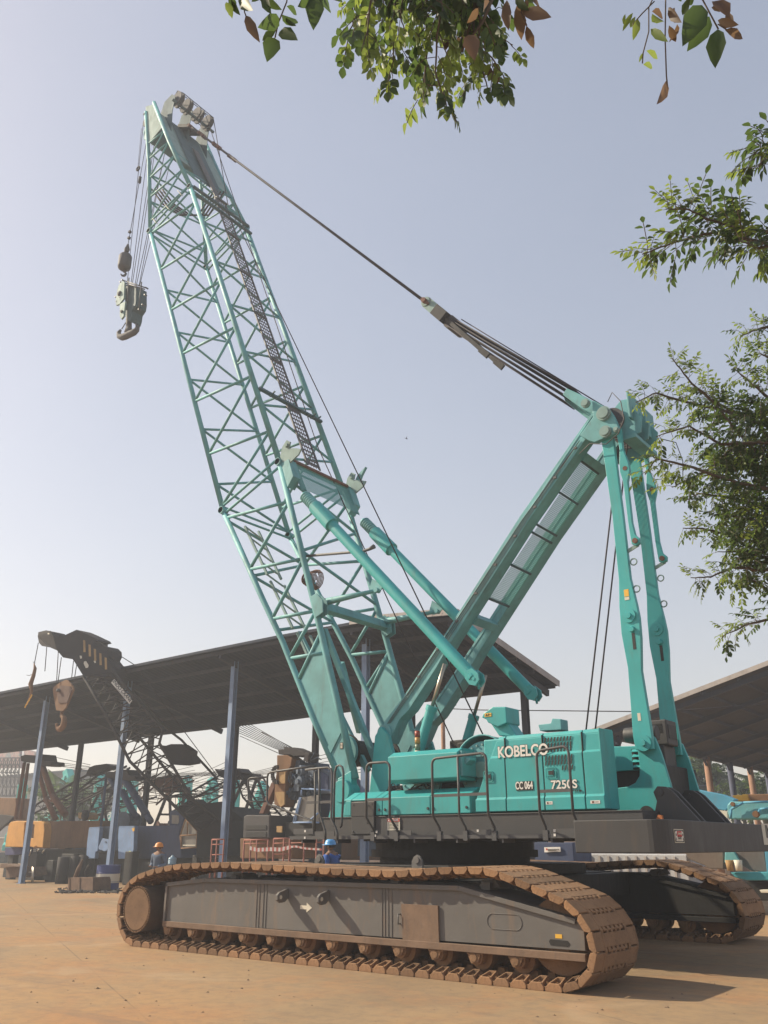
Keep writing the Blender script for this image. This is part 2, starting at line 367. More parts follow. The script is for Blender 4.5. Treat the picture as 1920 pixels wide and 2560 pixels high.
hd = MB().tube([(-7.76, yA, .72), (-7.76, yA - .05, .72), (-7.76, yA - .05, .60), (-7.76, yA, .60)], .009, 6); bld(hd, 'grab_handle', m_rail, frN)
ar = MB().prism([(-9.62, .762), (-9.49, .762), (-9.49, .80), (-9.385, .735), (-9.49, .67), (-9.49, .71), (-9.62, .71)], yA - .004, yA - .001); bld(ar, 'direction_arrow', m_cream, frN)
sl = MB().prism([(-5.52, .515), (-5.50, .475), (-5.27, .47), (-5.24, .50), (-5.27, .535), (-5.50, .54)], yA - .004, yA - .001); bld(sl, 'access_slot', m_dark, frN)
bld(MB().box(-5.43, -5.34, yA - .004, yA - .001, .555, .60), 'yellow_sticker', m_yel, frN)
ov = MB(); pts = [V(-6.13 + math.copysign(.16, math.cos(a)) + math.cos(a) * .09, yA - .002, .70 + math.sin(a) * .09) for a in [2 * math.pi * k / 32 for k in range(33)]]
ov.tube(pts, .005, 6, False); bld(ov, 'access_cover', m_frame, frN)
# ---- car body and swing ring
cb = MB().box(-11.1, -7.5, 11.3, 16.7, .55, 1.14); cb.prismz([(-10.4, 11.9), (-8.0, 11.9), (-7.4, 12.6), (-7.4, 15.4), (-8.0, 16.1), (-10.4, 16.1), (-10.8, 15.4), (-10.8, 12.6)], 1.14, 1.30)
for x in (-11.25, -7.35): cb.box(x - .14, x + .14, 11.2, 16.8, .75, 1.12)
car = bld(cb, 'car_body', m_dark, crane, bev=.01)
bld(MB().lathe((-9.3, YC, 1.28), (0, 0, 1), [(0, 1.35), (.12, 1.35), (.12, 1.5), (.24, 1.5), (.24, 1.42), (.43, 1.42)], 64, False), 'swing_ring', m_dark, car)
st = MB().box(-11.9, -11.15, 12.2, 12.9, .95, 1.0); st.box(-11.85, -11.80, 12.2, 12.9, .5, 1.0); bld(st, 'step_plate', m_dusty2, car)
# ---- upper deck
dk = MB().box(-11.0, -5.0, 12.35, 15.69, 1.72, 2.06); dk.box(-11.02, -5.0, 12.335, 12.36, 2.045, 2.062)
dk.box(-10.35, -4.9, 12.7, 15.3, 1.66, 1.72)
deck = bld(dk, 'upper_deck', m_grey, crane, bev=.006)
gp = MB().box(-10.32, -9.80, 12.315, 12.36, 1.77, 2.31); gp.box(-10.32, -9.80, 12.31, 12.7, 2.06, 2.305)
gpl = bld(gp, 'grey_access_panel', m_grey, deck, bev=.01)
bb = MB()
for x, zz in ((-10.27, 2.26), (-9.86, 2.27), (-10.27, 1.82), (-9.86, 1.82)): bb.ycyl(x, zz, 12.30, 12.316, .012, 8)
bb.tube([(-9.92, 12.31, 2.24), (-9.92, 12.27, 2.23), (-9.92, 12.27, 1.95), (-9.92, 12.31, 1.94)], .008, 6); bld(bb, 'bolt_and_handle', m_rail, deck)
wk = MB().box(-11.45, -5.0, 12.0, 12.35, 1.71, 1.722)
wk.box(-11.48, -5.0, 11.985, 12.0, 1.69, 1.745)
for k in range(8): wk.box(-11.2 + k * .82, -11.17 + k * .82, 12.0, 12.35, 1.63, 1.71)
for x in (-10.9, -9.25, -7.75, -6.2): wk.prism([(x, 1.745), (x + .45, 1.745), (x + .45, 1.82), (x, 1.82)], 12.02, 12.035)
wk.box(-11.42, -10.95, 12.02, 12.035, 1.78, 1.87)
walk = bld(wk, 'walkway', m_rail, deck)
sq = MB()
for x, zz in ((-11.12, 1.825), (-11.12, 1.715), (-9.50, 1.80), (-9.53, 1.74), (-7.52, 1.80), (-6.22, 1.79), (-6.22, 1.73)): sq.box(x, x + .035, 11.978, 11.984, zz - .015, zz + .02)
bld(sq, 'reflector_patch', m_white, walk)
# danger sticker on deck
def danger(x0, x1, z0, z1, y, par):
    s = bld(MB().box(x0, x1, y - .003, y, z0, z1), 'warning_sign', m_cream, par)
    h = (z1 - z0); bld(MB().box(x0 + .008, x1 - .008, y - .006, y - .003, z1 - h * .30, z1 - .008), 'red_banner', m_red, s)
    text('lettering', 'DANGER', h * .22, m_white, ((x0 + x1) / 2 + .02, y - .0065, z1 - h * .16), (1, 0, 0), (0, 0, 1), s, .002, .001)
    tr = MB().prism([(x0 + .02, z1 - h * .25), (x0 + .055, z1 - h * .25), (x0 + .0375, z1 - h * .08)], y - .009, y - .006); bld(tr, 'warning_triangle', m_white, s)
    ls = MB()
    for k in range(5): ls.box(x0 + .03, x1 - .03 - .02 * (k % 2), y - .006, y - .003, z1 - h * (.40 + k * .12), z1 - h * (.365 + k * .12))
    bld(ls, 'small_print', m_black, s)
    return s
danger(-9.53, -9.26, 1.83, 2.025, 12.333, deck)
# ---- low side boxes
def box_chamfer(name, x0, x1, z0, z1, ztop, y, depth, cham, mat, par, bot=None, xr=0):
    prof = [(y, z0), (y, z1), (y + cham, ztop), (y + depth, ztop), (y + depth, z0)]
    if bot: prof = [(y, z0), (y, z1), (y + cham, ztop), (y + depth, ztop), (y + depth, bot[1]), (y + bot[0], bot[1])]
    return bld(MB().prismx(prof, x0, x1), name, mat, par, bev=.012)
for x0, x1 in ((-10.50, -10.325), (-10.322, -9.80), (-9.795, -9.655), (-9.645, -8.645), (-8.635, -7.86)):
    z0 = 2.075 if x0 > -9.8 else 2.32
    if x0 < -9.8: box_chamfer('storage_box_lid', x0, x1, z0, z0 + .03, 2.48, 12.33, .6, .28, m_teal, deck)
    else: box_chamfer('storage_box_door', x0, x1, z0, 2.36, 2.485, 12.35, .6, .27, m_teal, deck)
bld(MB().prism([(-10.52, 2.075), (-10.34, 2.075), (-10.34, 2.33), (-10.46, 2.33)], 12.33, 12.9), 'corner_panel', m_teal, deck, bev=.01)
lk = MB()
for x in (-9.72, -9.59, -8.69, -8.58, -7.93): lk.ycyl(x, 2.165, 12.338, 12.352, .022, 14)
bld(lk, 'door_lock', m_black, deck)
lr = MB()
for x in (-9.72, -9.59, -8.69, -8.58, -7.93): lr.ycyl(x, 2.165, 12.334, 12.339, .011, 10)
bld(lr, 'lock_barrel', m_rail, deck)
# upper box
ub = box_chamfer('hydraulic_tank_cover', -9.53, -8.08, 2.635, 3.035, 3.115, 12.35, .55, .16, m_teal, deck, (.10, 2.60))
u2 = MB().box(-8.076, -8.03, 12.42, 12.86, 2.66, 3.06); u2.prism([(-8.03, 2.95), (-7.93, 2.95), (-7.93, 2.91), (-8.03, 2.84)], 12.5, 12.7); bld(u2, 'end_bracket', m_teal_old, deck, bev=.005)
# ---- machinery behind (winch drums)
def drum(x, z, r, y0, y1, name='winch_drum'):
    d = MB().lathe((x, y0, z), (0, 1, 0), [(0, r * .3), (0, r), (.05, r), (.05, r * .72), (y1 - y0 - .05, r * .72), (y1 - y0 - .05, r), (y1 - y0, r), (y1 - y0, r * .3)], 40, False)
    o = bld(d, name, m_teal_old, deck)
    b = MB()
    for k in range(24):
        a = 2 * math.pi * k / 24; b.ycyl(x + math.cos(a) * r * .88, z + math.sin(a) * r * .88, y0 - .03, y0, .018, 6)
    for k in range(8):
        a = 2 * math.pi * k / 8; b.ycyl(x + math.cos(a) * r * .5, z + math.sin(a) * r * .5, y0 - .04, y0, .03, 8)
    b.ycyl(x, z, y0 - .12, y0, r * .28, 20)
    bld(b, 'bolt_ring', m_teal_head, o)
    c = MB()
    for k in range(int((y1 - y0 - .14) / .03)): c.lathe((x, y0 + .07 + k * .03, z), (0, 1, 0), [(0, r * .8), (.012, r * .84), (.024, r * .8)], 28)
    bld(c, 'wound_rope', m_rope, o)
    return o
drum(-7.95, 2.78, .47, 12.95, 14.6); drum(-9.25, 2.68, .42, 12.95, 14.6)
gd = MB(); 
for k in range(14):
    a0 = math.pi * (.12 + .8 * k / 14); a1 = math.pi * (.12 + .8 * (k + 1) / 14)
    p = [V(-7.95 + math.cos(a) * .55, 0, 2.80 + math.sin(a) * .55) for a in (a0, a1)]
    gd.add([V(q.x, y, q.z) for y in (12.9, 13.5) for q in p], [(0, 1, 3, 2)])
gd.tube([(-7.95 + math.cos(a) * .55, 12.9, 2.80 + math.sin(a) * .55) for a in [math.pi * (.12 + .8 * k / 14) for k in range(15)]], .015, 6)
bld(gd, 'drum_guard', m_teal_old, deck)
mc = MB().box(-6.3, -5.1, 13.6, 15.1, 2.06, 2.78).box(-10.2, -7.7, 13.2, 15.4, 2.06, 2.62); mc.box(-8.9, -8.3, 13.6, 14.4, 2.6, 3.35); mc.box(-9.6, -9.1, 14.4, 15.3, 2.6, 3.5); mc.box(-8.2, -7.6, 14.5, 15.3, 2.6, 3.2)
bld(mc, 'machinery_block', m_dark, deck, bev=.03)
hs_ = MB()
for k in range(26):
    x = -10.3 + random.random() * 2.4; y = 12.75 + random.random() * .5; z = 2.1 + random.random() * .45
    hs_.tube([(x, y, z), (x + random.uniform(.05, .3), y + .05, z + random.uniform(0, .25)), (x + random.uniform(.3, .6), y, z + random.uniform(-.1, .1))], .012, 6)
bld(hs_, 'hydraulic_hoses', m_dark, deck)
# stack light, camera pod
for k, (c, nm) in enumerate(((m_cream, 'cream_lamp'), ((.12, .16, .10), 'green_lamp'), ((.45, .22, .06), 'amber_lamp'), ((.3, .05, .03), 'red_lamp'))):
    if k == 0: mm = m_cream; stl = bld(MB().cyl((-9.28, 12.9, 3.06), (-9.28, 12.9, 3.17), .05, 14), 'stack_light', mm, crane)
    else: mm = paint(nm, c, .3, (.2, .15, .1), .2, 4, .05, 0); bld(MB().cyl((-9.28, 12.9, 3.06 + .115 * k), (-9.28, 12.9, 3.17 + .115 * k), .048, 14), nm, mm, stl)
pd = MB(); pf = T(zA, 12.9, [(770, 1335), (832, 1292), (925, 1290), (932, 1402), (870, 1430), (800, 1400), (788, 1378), (757, 1365)]); pd.prism(pf, 12.9, 13.35)
pd.prism(T(zA, 12.95, [(800, 1385), (932, 1400), (1000, 1500), (870, 1490)]), 12.98, 13.3)
pod = bld(pd, 'exhaust_hood', m_teal, deck, bev=.015)
q = T(zA, 12.9, [(780, 1337), (826, 1333), (826, 1357), (780, 1361)]); bld(MB().prism(q, 12.892, 12.899), 'caution_label', m_yel, pod)
q = T(zA, 12.89, [(783, 1355), (800, 1353), (792, 1339)]); bld(MB().prism(q, 12.888, 12.892), 'warning_triangle', m_black, pod)
q = T(zA, 12.89, [(803, 1353), (808, 1352), (808, 1338), (803, 1338)]) ; bld(MB().prism(q, 12.888, 12.892).prism(T(zA, 12.89, [(810, 1346), (820, 1345), (820, 1342), (810, 1343)]), 12.888, 12.892), 'small_print', m_black, pod)
q2 = MB().prism(T(zA, 13.0, [(1148, 1415), (1235, 1405), (1245, 1372), (1305, 1375), (1310, 1450), (1160, 1458)]), 13.0, 13.25); bld(q2, 'rope_guide_bracket', m_teal_old, deck, bev=.01)
# ---- engine house on the near side
hx = [(-7.76, -7.2), (-7.19, -6.53), (-6.52, -5.86), (-5.85, -5.55)]
YH = 12.35
house = bld(MB().box(-7.6, -5.57, YH + .06, YH + .5, 2.08, 3.20), 'engine_house', m_teal, crane, bev=.02)
def house_panel(x0, x1, first=False):
    prof = [(YH, 2.09), (YH, 2.27), (YH + .025, 2.295), (YH + .02, 2.90), (YH + .045, 2.925), (YH + .055, 3.16), (YH + .10, 3.235), (YH + .5, 3.25), (YH + .5, 3.2), (YH + .12, 3.2), (YH + .1, 2.09)]
    mb = MB(); n = len(prof)
    def xl(z): return x0 if not first else (-7.76 + max(0, z - 2.27) * .46 if z < 3.24 else -7.28)
    vs = [(xl(z), y, z) for y, z in prof] + [(x1, y, z) for y, z in prof]
    mb.add(vs, [list(range(n))[::-1], list(range(n, 2 * n))] + [[i, (i + 1) % n, n + (i + 1) % n, n + i] for i in range(n)])
    return bld(mb, 'house_door', m_teal, house, bev=.007)
doors = [house_panel(a + .004, b - .004, i == 0) for i, (a, b) in enumerate(hx)]
seam = MB()
for x in (-7.195, -6.525, -5.855): seam.box(x - .006, x + .006, YH + .03, YH + .07, 2.1, 3.2)
bld(seam, 'door_seam', m_black, house)
rr = MB().box(-5.575, -5.545, YH + .02, YH + .5, 2.09, 3.235); bld(rr, 'end_panel', m_teal, house, bev=.01)
# vents (slanted slots) on the third door
vt = MB()
def slots(z, rows, dx=12.6, first=(750, 252), y=YH + .015):
    for (xx, yy, n) in rows:
        for k in range(n):
            cx, cz = T(zz5, y, [(xx + k * 13.1, yy - k * .9)])[0]
            p = [(-.017, -.04), (.003, -.046), (.022, -.03), (.024, 0), (.03, .03), (.018, .045), (-.002, .04), (-.012, .02)]
            vt.prism([(cx + a * .85, cz + b * .85) for a, b in p], y - .002, y + .002)
zz5 = z5
slots(None, [(750, 250, 9), (756, 267, 9), (752, 286, 9), (758, 318, 9), (754, 334, 9), (757, 352, 9), (822, 365, 4)][:0])
for (xx, yy, n, yq) in ((752, 244, 9, YH + .043), (752, 266, 9, YH + .043), (752, 285, 9, YH + .043), (756, 318, 9, YH + .012), (756, 338, 9, YH + .012), (756, 357, 9, YH + .012)):
    if yy == 357: xx, n = 824, 4
    if yy == 318: bld(vt, 'vent_slots', m_black, doors[2]); vt = MB()
    for k in range(n):
        cx, cz = T(z5, yq, [(xx + k * 13.0, yy - k * .95)])[0]
        p = [(-.020, -.042), (-.006, -.047), (.008, -.036), (.012, 0), (.022, .034), (.012, .045), (-.004, .042), (-.012, .012)]
        vt.prism([(cx + a * .9, cz + b * .8) for a, b in p], yq - .002, yq + .001)
bld(vt, 'vent_slots', m_black, doors[2])
def latch(x, z, d, y=YH + .012):
    t = MB(); pts = [V(x + math.copysign(.055, math.cos(a)) + math.cos(a) * .03, y - .003, z + math.copysign(.05, math.sin(a)) + math.sin(a) * .03) for a in [math.pi * (2 * k + .5) / 24 for k in range(25)]]
    t.tube(pts, .006, 6, False); t.box(x - .055, x + .055, y - .006, y, z - .045, z + .045)
    o = bld(t, 'door_latch', m_teal, d); bld(MB().box(x - .04, x + .03, y - .010, y - .0062, z - .03, z + .03).box(x + .035, x + .05, y - .012, y - .0062, z - .04, z + .04), 'latch_handle', m_black, o)
lx, lz = T(z5, YH, [(520, 392)])[0]; latch(lx, lz, doors[0])
lx, lz = T(z5, YH, [(775, 377)])[0]; latch(lx, lz, doors[2])
def ptxt(s, z, a, size, mat, y, par, **k):
    x, zz = T(z, y, [a])[0]; return text('lettering', s, size, mat, (x, y, zz), (1, 0, 0), (0, 0, 1), par, **k)
ptxt('KOBELCO', z5, (660, 290), .235, m_black, YH + .012, doors[1], bold=.012, depth=.001, sx=.84)
ptxt('KOBELCO', z5, (660, 290), .235, m_white, YH + .009, doors[1], bold=.006, depth=.001, sx=.84)
x, zz = T(z5, YH, [(667, 430)])[0]; pl_ = bld(MB().box(x - .15, x + .15, YH + .016, YH + .021, zz - .067, zz + .067), 'unit_number_plate', m_black, doors[1])
ptxt('CC 064', z5, (667, 430), .155, m_white, YH + .014, pl_, bold=.004, depth=.001, sx=.62)
ptxt('7250S', z5, (829, 426), .17, m_black, YH + .013, doors[2], bold=.009, depth=.001, sx=1.05)
ptxt('7250S', z5, (829, 426), .17, m_white, YH + .010, doors[2], bold=.004, depth=.001, sx=1.05)
mk = MB()
for k in range(4):
    a, b, c = T(z5, YH + .01, [(862 + k * 9, 446), (870 + k * 9, 446), (866 + k * 9, 454)]); mk.prism([a, b, c], YH + .010, YH + .013)
a, b, c = T(z5, YH + .01, [(893, 444), (904, 449), (893, 455)]); mk.prism([a, b, c], YH + .010, YH + .013)
bld(mk, 'lattice_emblem', m_black, doors[2])
for (cx_, cy_, w_, h_) in ((771, 500, .055, .022), (958, 496, .075, .022)):
    x, zz = T(z5, YH + .01, [(cx_, cy_)])[0]; i = 2 if cx_ < 800 else 3
    s_ = bld(MB().box(x - w_, x + w_, YH - .004, YH - .001, zz - h_, zz + h_), 'small_sticker', m_white, doors[i])
    bld(MB().box(x - w_ * .7, x - w_ * .2, YH - .006, YH - .004, zz - h_ * .6, zz + h_ * .6).box(x, x + w_ * .7, YH - .006, YH - .004, zz - h_ * .2, zz + h_ * .2), 'small_print', m_rust, s_)
# rear engine bay behind the house
eb = MB().prism(T(z4, 13.54, [(375, 1228), (640, 1222), (650, 1398), (398, 1412)]), 13.54, 13.95); bay = bld(eb, 'radiator_housing', m_teal, crane, bev=.012)
lv = MB(); (xa_l, zt_l), (xb_l, zb_l) = T(z4, 13.53, [(532, 1246), (606, 1396)])
for k in range(4):
    zt = zt_l - (zt_l - zb_l) * (k + .08) / 4; hh = (zt_l - zb_l) / 4
    lv.add([(xa_l, 13.53, zt), (xb_l, 13.53, zt), (xb_l, 13.49, zt - hh * .5), (xa_l, 13.49, zt - hh * .5), (xb_l, 13.53, zt - hh * .62), (xa_l, 13.53, zt - hh * .62)], [(0, 1, 2, 3), (3, 2, 4, 5)])
bld(lv, 'louvre', m_teal, bay)
bld(MB().box(xa_l - .015, xb_l + .01, 13.532, 13.538, zb_l, zt_l), 'louvre_opening', m_black, bay)
ex = MB().cyl((-5.75, 13.8, 3.27), (-5.2, 13.8, 3.27), .115, 22); ex.box(-5.6, -5.2, 14.0, 14.5, 2.06, 3.1); ex.box(-5.45, -5.12, 14.0, 14.45, 3.1, 3.5); ex.box(-5.72, -5.4, 14.1, 14.5, 3.1, 3.42)
engine = bld(ex, 'engine_and_muffler', m_grey, crane, bev=.02)
gr = MB()
for k in range(5): gr.box(-5.43, -5.2, 13.992, 13.999, 3.3 + k * .03, 3.315 + k * .03)
gr.box(-5.119, -5.11, 14.05, 14.4, 3.2, 3.42)
bld(gr, 'grille', m_black, engine)
# ---- handrails
def rail_path(pts, yt, zf=1.84, yb=12.0):            # traced on the plane of the upper rail; feet swing in to the deck edge
    out = []
    for x, z in pts: out.append(V(x, yt if z > 2.02 else (yb if z < 1.86 else yt + (yb - yt) * (2.02 - z) / .16), z))
    return out
YRR = 11.72
def round_rail(x0, x1, ztop, r=.09, mid=(), bars=(), name='handrail', dz=.03):
    mb = MB()
    L = [(x0 - .07, 1.70), (x0 - .07, 1.84), (x0, 2.02), (x0, ztop - r)]
    for a in (30, 60, 90): L.append((x0 + r - r * math.cos(R(a)), ztop - r + r * math.sin(R(a))))
    Rr = []
    for a in (90, 60, 30, 0): Rr.append((x1 - r + r * math.cos(R(a)), ztop + dz - r + r * math.sin(R(a))))
    Rr += [(x1, 2.02), (x1 - .07, 1.84), (x1 - .07, 1.70)]
    mb.tube(rail_path(L + Rr, YRR), .021, 8)
    for m in mid: mb.tube(rail_path([(m, ztop + .015), (m, 2.02), (m - .07, 1.84), (m - .07, 1.70)], YRR), .019, 8)
    for b in bars: mb.box(x0 + .02, x1 - .02, YRR - .01, YRR + .01, b - .022, b + .022)
    for x in [x0, x1] + list(mid): mb.box(x - .11, x - .03, 11.97, 12.03, 1.66, 1.80)
    return bld(mb, name, m_rail, deck)
def tx(z, a, y=YRR): return T(z, y, [a])[0]
x0 = tx(z3, (882, 1600))[0]; x1 = tx(z3, (1076, 1600))[0]; zt = tx(z3, (930, 1352))[1]; zb = tx(z3, (960, 1655))[1]
round_rail(x0, x1, zt, bars=(zb,), dz=.0)
x0 = tx(z5, (295, 450))[0]; x1 = tx(z5, (518, 450))[0]; xm = tx(z5, (401, 450))[0]; zt = tx(z5, (330, 317))[1]; zb = tx(z5, (400, 467))[1]
round_rail(x0, x1, zt, mid=(xm,), bars=(zb,))
x0 = tx(z5, (723, 400))[0]; x1 = tx(z5, (856, 400))[0]; zt = tx(z5, (745, 285))[1]; zb = tx(z5, (800, 450))[1]
round_rail(x0, x1, zt, bars=(zb,))
def traced_rail(z, Y, pts, r=.02, name='handrail'):
    mb = MB(); mb.tube([V(x, Y, zz) for x, zz in T(z, Y, pts)], r, 8); return bld(mb, name, m_rail, deck)
traced_rail(zB3, 12.0, [(1385, 1320), (1405, 1290), (1428, 900), (1430, 560), (1415, 485), (1375, 458), (1335, 478), (1312, 560), (1300, 900), (1297, 1310)])
traced_rail(zB3, 11.8, [(905, 523), (1080, 502), (1215, 490), (1258, 515), (1275, 570), (1268, 900), (1262, 1200), (1320, 1320), (1345, 1400), (1348, 1480)])
traced_rail(zB3, 11.8, [(1095, 505), (1100, 800), (1090, 1090), (1160, 1310), (1180, 1380), (1180, 1490)])
traced_rail(zB3, 11.8, [(1035, 560), (1040, 900), (1032, 1370)], .018)
o = MB(); a = T(zB3, 11.8, [(925, 958), (1270, 945), (1270, 985), (925, 995)]); o.prism(a, 11.79, 11.81); bld(o, 'handrail_midbar', m_rail, deck)
traced_rail(zB3, 12.6, [(1045, 465), (700, 515), (430, 555), (392, 572), (378, 620), (376, 800), (374, 950), (400, 1005), (700, 1110), (1005, 1228), (1015, 1260), (1015, 1390)])
traced_rail(zB3, 13.4, [(370, 624), (150, 635), (122, 650), (115, 690), (115, 920), (135, 962), (370, 958)], .018)
# ---- boom
F0 = V(-10.84, 0, 2.525); Tp = V(-20.24, 0, 25.366); BU = (Tp - F0).normalized(); BN = V(-BU.z, 0, BU.x) * -1
def bp(s, n, y): v = F0 + BU * s + BN * n; return V(v.x, y, v.z)
prof1 = [(0.1, -.09), (1.8, -.36), (3.57, -.58), (4.77, -.80), (7.65, -1.28), (19.0, -1.36), (22.0, -.70), (24.9, -.19)]   # lower chord offsets along the boom
prof2 = [(0.1, .22), (1.7, .33), (3.6, .47), (5.0, .56), (7.65, .72), (19.0, .62), (22.0, .34), (24.6, .2)]
def off(pr, s):
    for a, b in zip(pr, pr[1:]):
        if s <= b[0]: return a[1] + (b[1] - a[1]) * (s - a[0]) / (b[0] - a[0])
    return pr[-1][1]
def lo(s, y): return bp(s, off(prof1, s), y)
def hi(s, y): return bp(s, off(prof2, s), y)
def chords(s0, s1, name):
    mb = MB()
    o = None
    for fn, r, pr in ((lo, .064, prof1), (hi, .070, prof2)):
        for y in (YN, YF):
            ss = [s0] + [p[0] for p in pr if s0 < p[0] < s1] + [s1]
            mb.tube([fn(s, y) for s in ss], r, 12)
            for s in (s0, s1):
                if 1 < s < 23: mb.cyl(fn(s, y) - V(0, .09, 0), fn(s, y) + V(0, .09, 0), .085, 14)
    return bld(mb, name, m_teal_old if name != 'boom_top_section' else m_teal_old, crane)
base = chords(.15, 7.64, 'boom_base_section'); ins = chords(7.66, 18.98, 'boom_insert_section'); top = chords(19.0, 24.6, 'boom_top_section')
def brace(a, b, par, r=.034, nm='diagonal_brace'):
    return bld(MB().tube([a, b], r, 8), nm, m_teal_old, par)
def zig(fa, ya_, sa, fb, yb_, sb, par, r=.036):
    seq = sorted([(s, 0) for s in sa] + [(s, 1) for s in sb]); 
    for (s, k), (s2, k2) in zip(seq, seq[1:]):
        if k == k2: continue
        A = (fa(s, ya_) if k == 0 else fb(s, yb_)); B = (fa(s2, ya_) if k2 == 0 else fb(s2, yb_))
        brace(A, B, par, r)
n1 = [18.9, 17.06, 15.17, 13.28, 11.40, 9.50, 7.8]; n2 = [18.2, 16.28, 14.4, 12.47, 10.58, 8.66]
n3 = [18.0, 16.15, 14.25, 12.36, 10.48, 8.6]; n4 = [18.9, 17.29, 15.41, 13.43, 11.54, 9.64, 7.8]
zig(lo, YN, n1, hi, YN, n2, ins); zig(lo, YF, n3, hi, YF, n4, ins)
zig(hi, YN, [17.2, 15.3, 13.4, 11.5, 9.55, 7.8], hi, YF, [18.2, 16.3, 14.42, 12.5, 10.6, 8.68], ins, .033)
zig(lo, YN, [18.9, 16.1, 14.2, 12.25, 10.38, 8.5], lo, YF, [17.2, 15.25, 13.35, 11.44, 9.53, 7.8], ins, .033)
b1 = [7.4, 5.7, 4.22, 3.14]; b2 = [6.53, 5.0, 3.71, 2.75]
zig(lo, YN, b1, hi, YN, b2 , base, .039); zig(lo, YF, [6.6, 4.9, 3.7, 2.75], hi, YF, [7.3, 5.6, 4.3, 3.2], base, .039)
zig(lo, YN, [7.3, 5.5, 3.9], lo, YF, [6.6, 4.7], base, .036); zig(hi, YN, [7.3, 5.2], hi, YF, [6.4, 4.4], base, .036)
brace(lo(2.58, YN), hi(3.2, YN), base, .045, 'plate_edge_tube'); brace(lo(2.58, YF), hi(3.2, YF), base, .045, 'plate_edge_tube')
t1n = [22.96, 22.22, 21.33, 20.47, 19.42]; t2n = [22.69, 21.97, 21.06, 20.08, 19.12]
zig(lo, YN, t1n, hi, YN, t2n, top, .031); zig(lo, YF, t2n, hi, YF, t1n, top, .031)
zig(lo, YN, [22.6, 21.5, 20.3, 19.1], lo, YF, [22.1, 20.9, 19.7], top, .031); zig(hi, YN, [21.3, 20.2, 19.1], hi, YF, [20.8, 19.6], top, .031)
for s, par in ((7.55, base), (7.78, ins), (18.86, ins), (19.12, top)):     # end frames
    for fn in (lo, hi): brace(fn(s, YN), fn(s, YF), par, .03, 'end_cross_tube')
    brace(lo(s, YN), hi(s, YN), par, .032, 'end_cross_tube'); brace(lo(s, YF), hi(s, YF), par, .032, 'end_cross_tube')
# base side plates
def swap(f, s, y, dy=0): v = f(s, y); return (v.x, v.z)
for y in (YN, YF):
    pl1 = MB().prism([swap(lo, 2.5, y), swap(lo, 1.6, y), swap(lo, .3, y), swap(hi, .3, y), swap(hi, 1.6, y), swap(hi, 3.1, y)], y - .015, y + .015)
    bld(pl1, 'side_plate', m_teal_old, base)
    sp = MB().prism([swap(lo, .95, y), swap(lo, .80, y), swap(hi, 1.12, y), swap(hi, 1.27, y)], y - .035, y + .035); bld(sp, 'plate_stiffener', m_teal_old, base)
    fb = MB().prism([swap(lo, .3, y), swap(hi, .3, y), (F0.x + .14, F0.z - .02), (F0.x + .06, F0.z - .14), (F0.x - .08, F0.z - .12)], y - .08, y + .08); fb.ycyl(F0.x, F0.z, y - .12, y + .12, .17, 28)
    fo = bld(fb, 'boom_foot', m_teal, base, bev=.01)
    bld(MB().lathe((F0.x, y - .15, F0.z), (0, 1, 0), [(0, .05), (0, .085), (.03, .1), (.3, .1)], 20, False), 'foot_pin', m_chrome, fo)
    lug = MB().prism([(F0.x - .32, 2.04), (F0.x + .38, 2.04), (F0.x + .25, 2.36), (F0.x + .17, F0.z + .06), (F0.x + .05, F0.z + .2), (F0.x - .1, F0.z + .19), (F0.x - .19, F0.z + .05), (F0.x - .24, 2.3)], y - .22, y - .13)
    lug.ycyl(F0.x, F0.z, y - .24, y - .12, .205, 28); bld(lug, 'boom_foot_bracket', m_teal, crane, bev=.01)
x, zz = T(z3, YN - .02, [(680, 1208)])[0]; sg = bld(MB().box(x - .05, x + .03, YN - .022, YN - .018, zz - .06, zz + .06), 'danger_label', m_black, base)
sb_ = MB()
for k in range(4): sb_.box(x - .035, x + .015, YN - .024, YN - .022, zz - .045 + k * .026, zz - .03 + k * .026)
bld(sb_, 'label_print', m_cream, base)
# winch inside boom foot
fwd = MB().lathe((-11.3, 13.3, 3.3), (0, 1, 0), [(0, .12), (0, .34), (.05, .34), (.05, .25), (1.3, .25), (1.3, .34), (1.35, .34)], 32, False); bw = bld(fwd, 'front_winch', m_dark, base)
bld(MB().lathe((-11.3, 13.24, 3.3), (0, 1, 0), [(0, .1), (0, .30), (.05, .32)], 28, False), 'winch_flange', m_teal_old, bw)
inn = MB()
for a, b in ((lo(4.0, 13.6), bp(.4, .1, 13.5)), (hi(3.3, 13.0), bp(.2, .3, 13.6)), (hi(2.6, 13.3), lo(1.5, 14.2)), (bp(2.4, .5, 12.95), bp(2.4, .5, 15.1)), (bp(4.3, .58, 12.95), bp(4.3, .58, 15.1))):
    inn.beam(a, b, .1, .1, (0, 1, 0))
0 and inn.prism([(bp(2.2, -.1, 0).x, bp(2.2, -.1, 0).z), (bp(2.4, .35, 0).x, bp(2.4, .35, 0).z), (bp(1.7, .4, 0).x, bp(1.7, .4, 0).z), (bp(1.55, .1, 0).x, bp(1.55, .1, 0).z)], 13.5, 15.0)
bld(inn, 'inner_frame', m_teal_old, base)
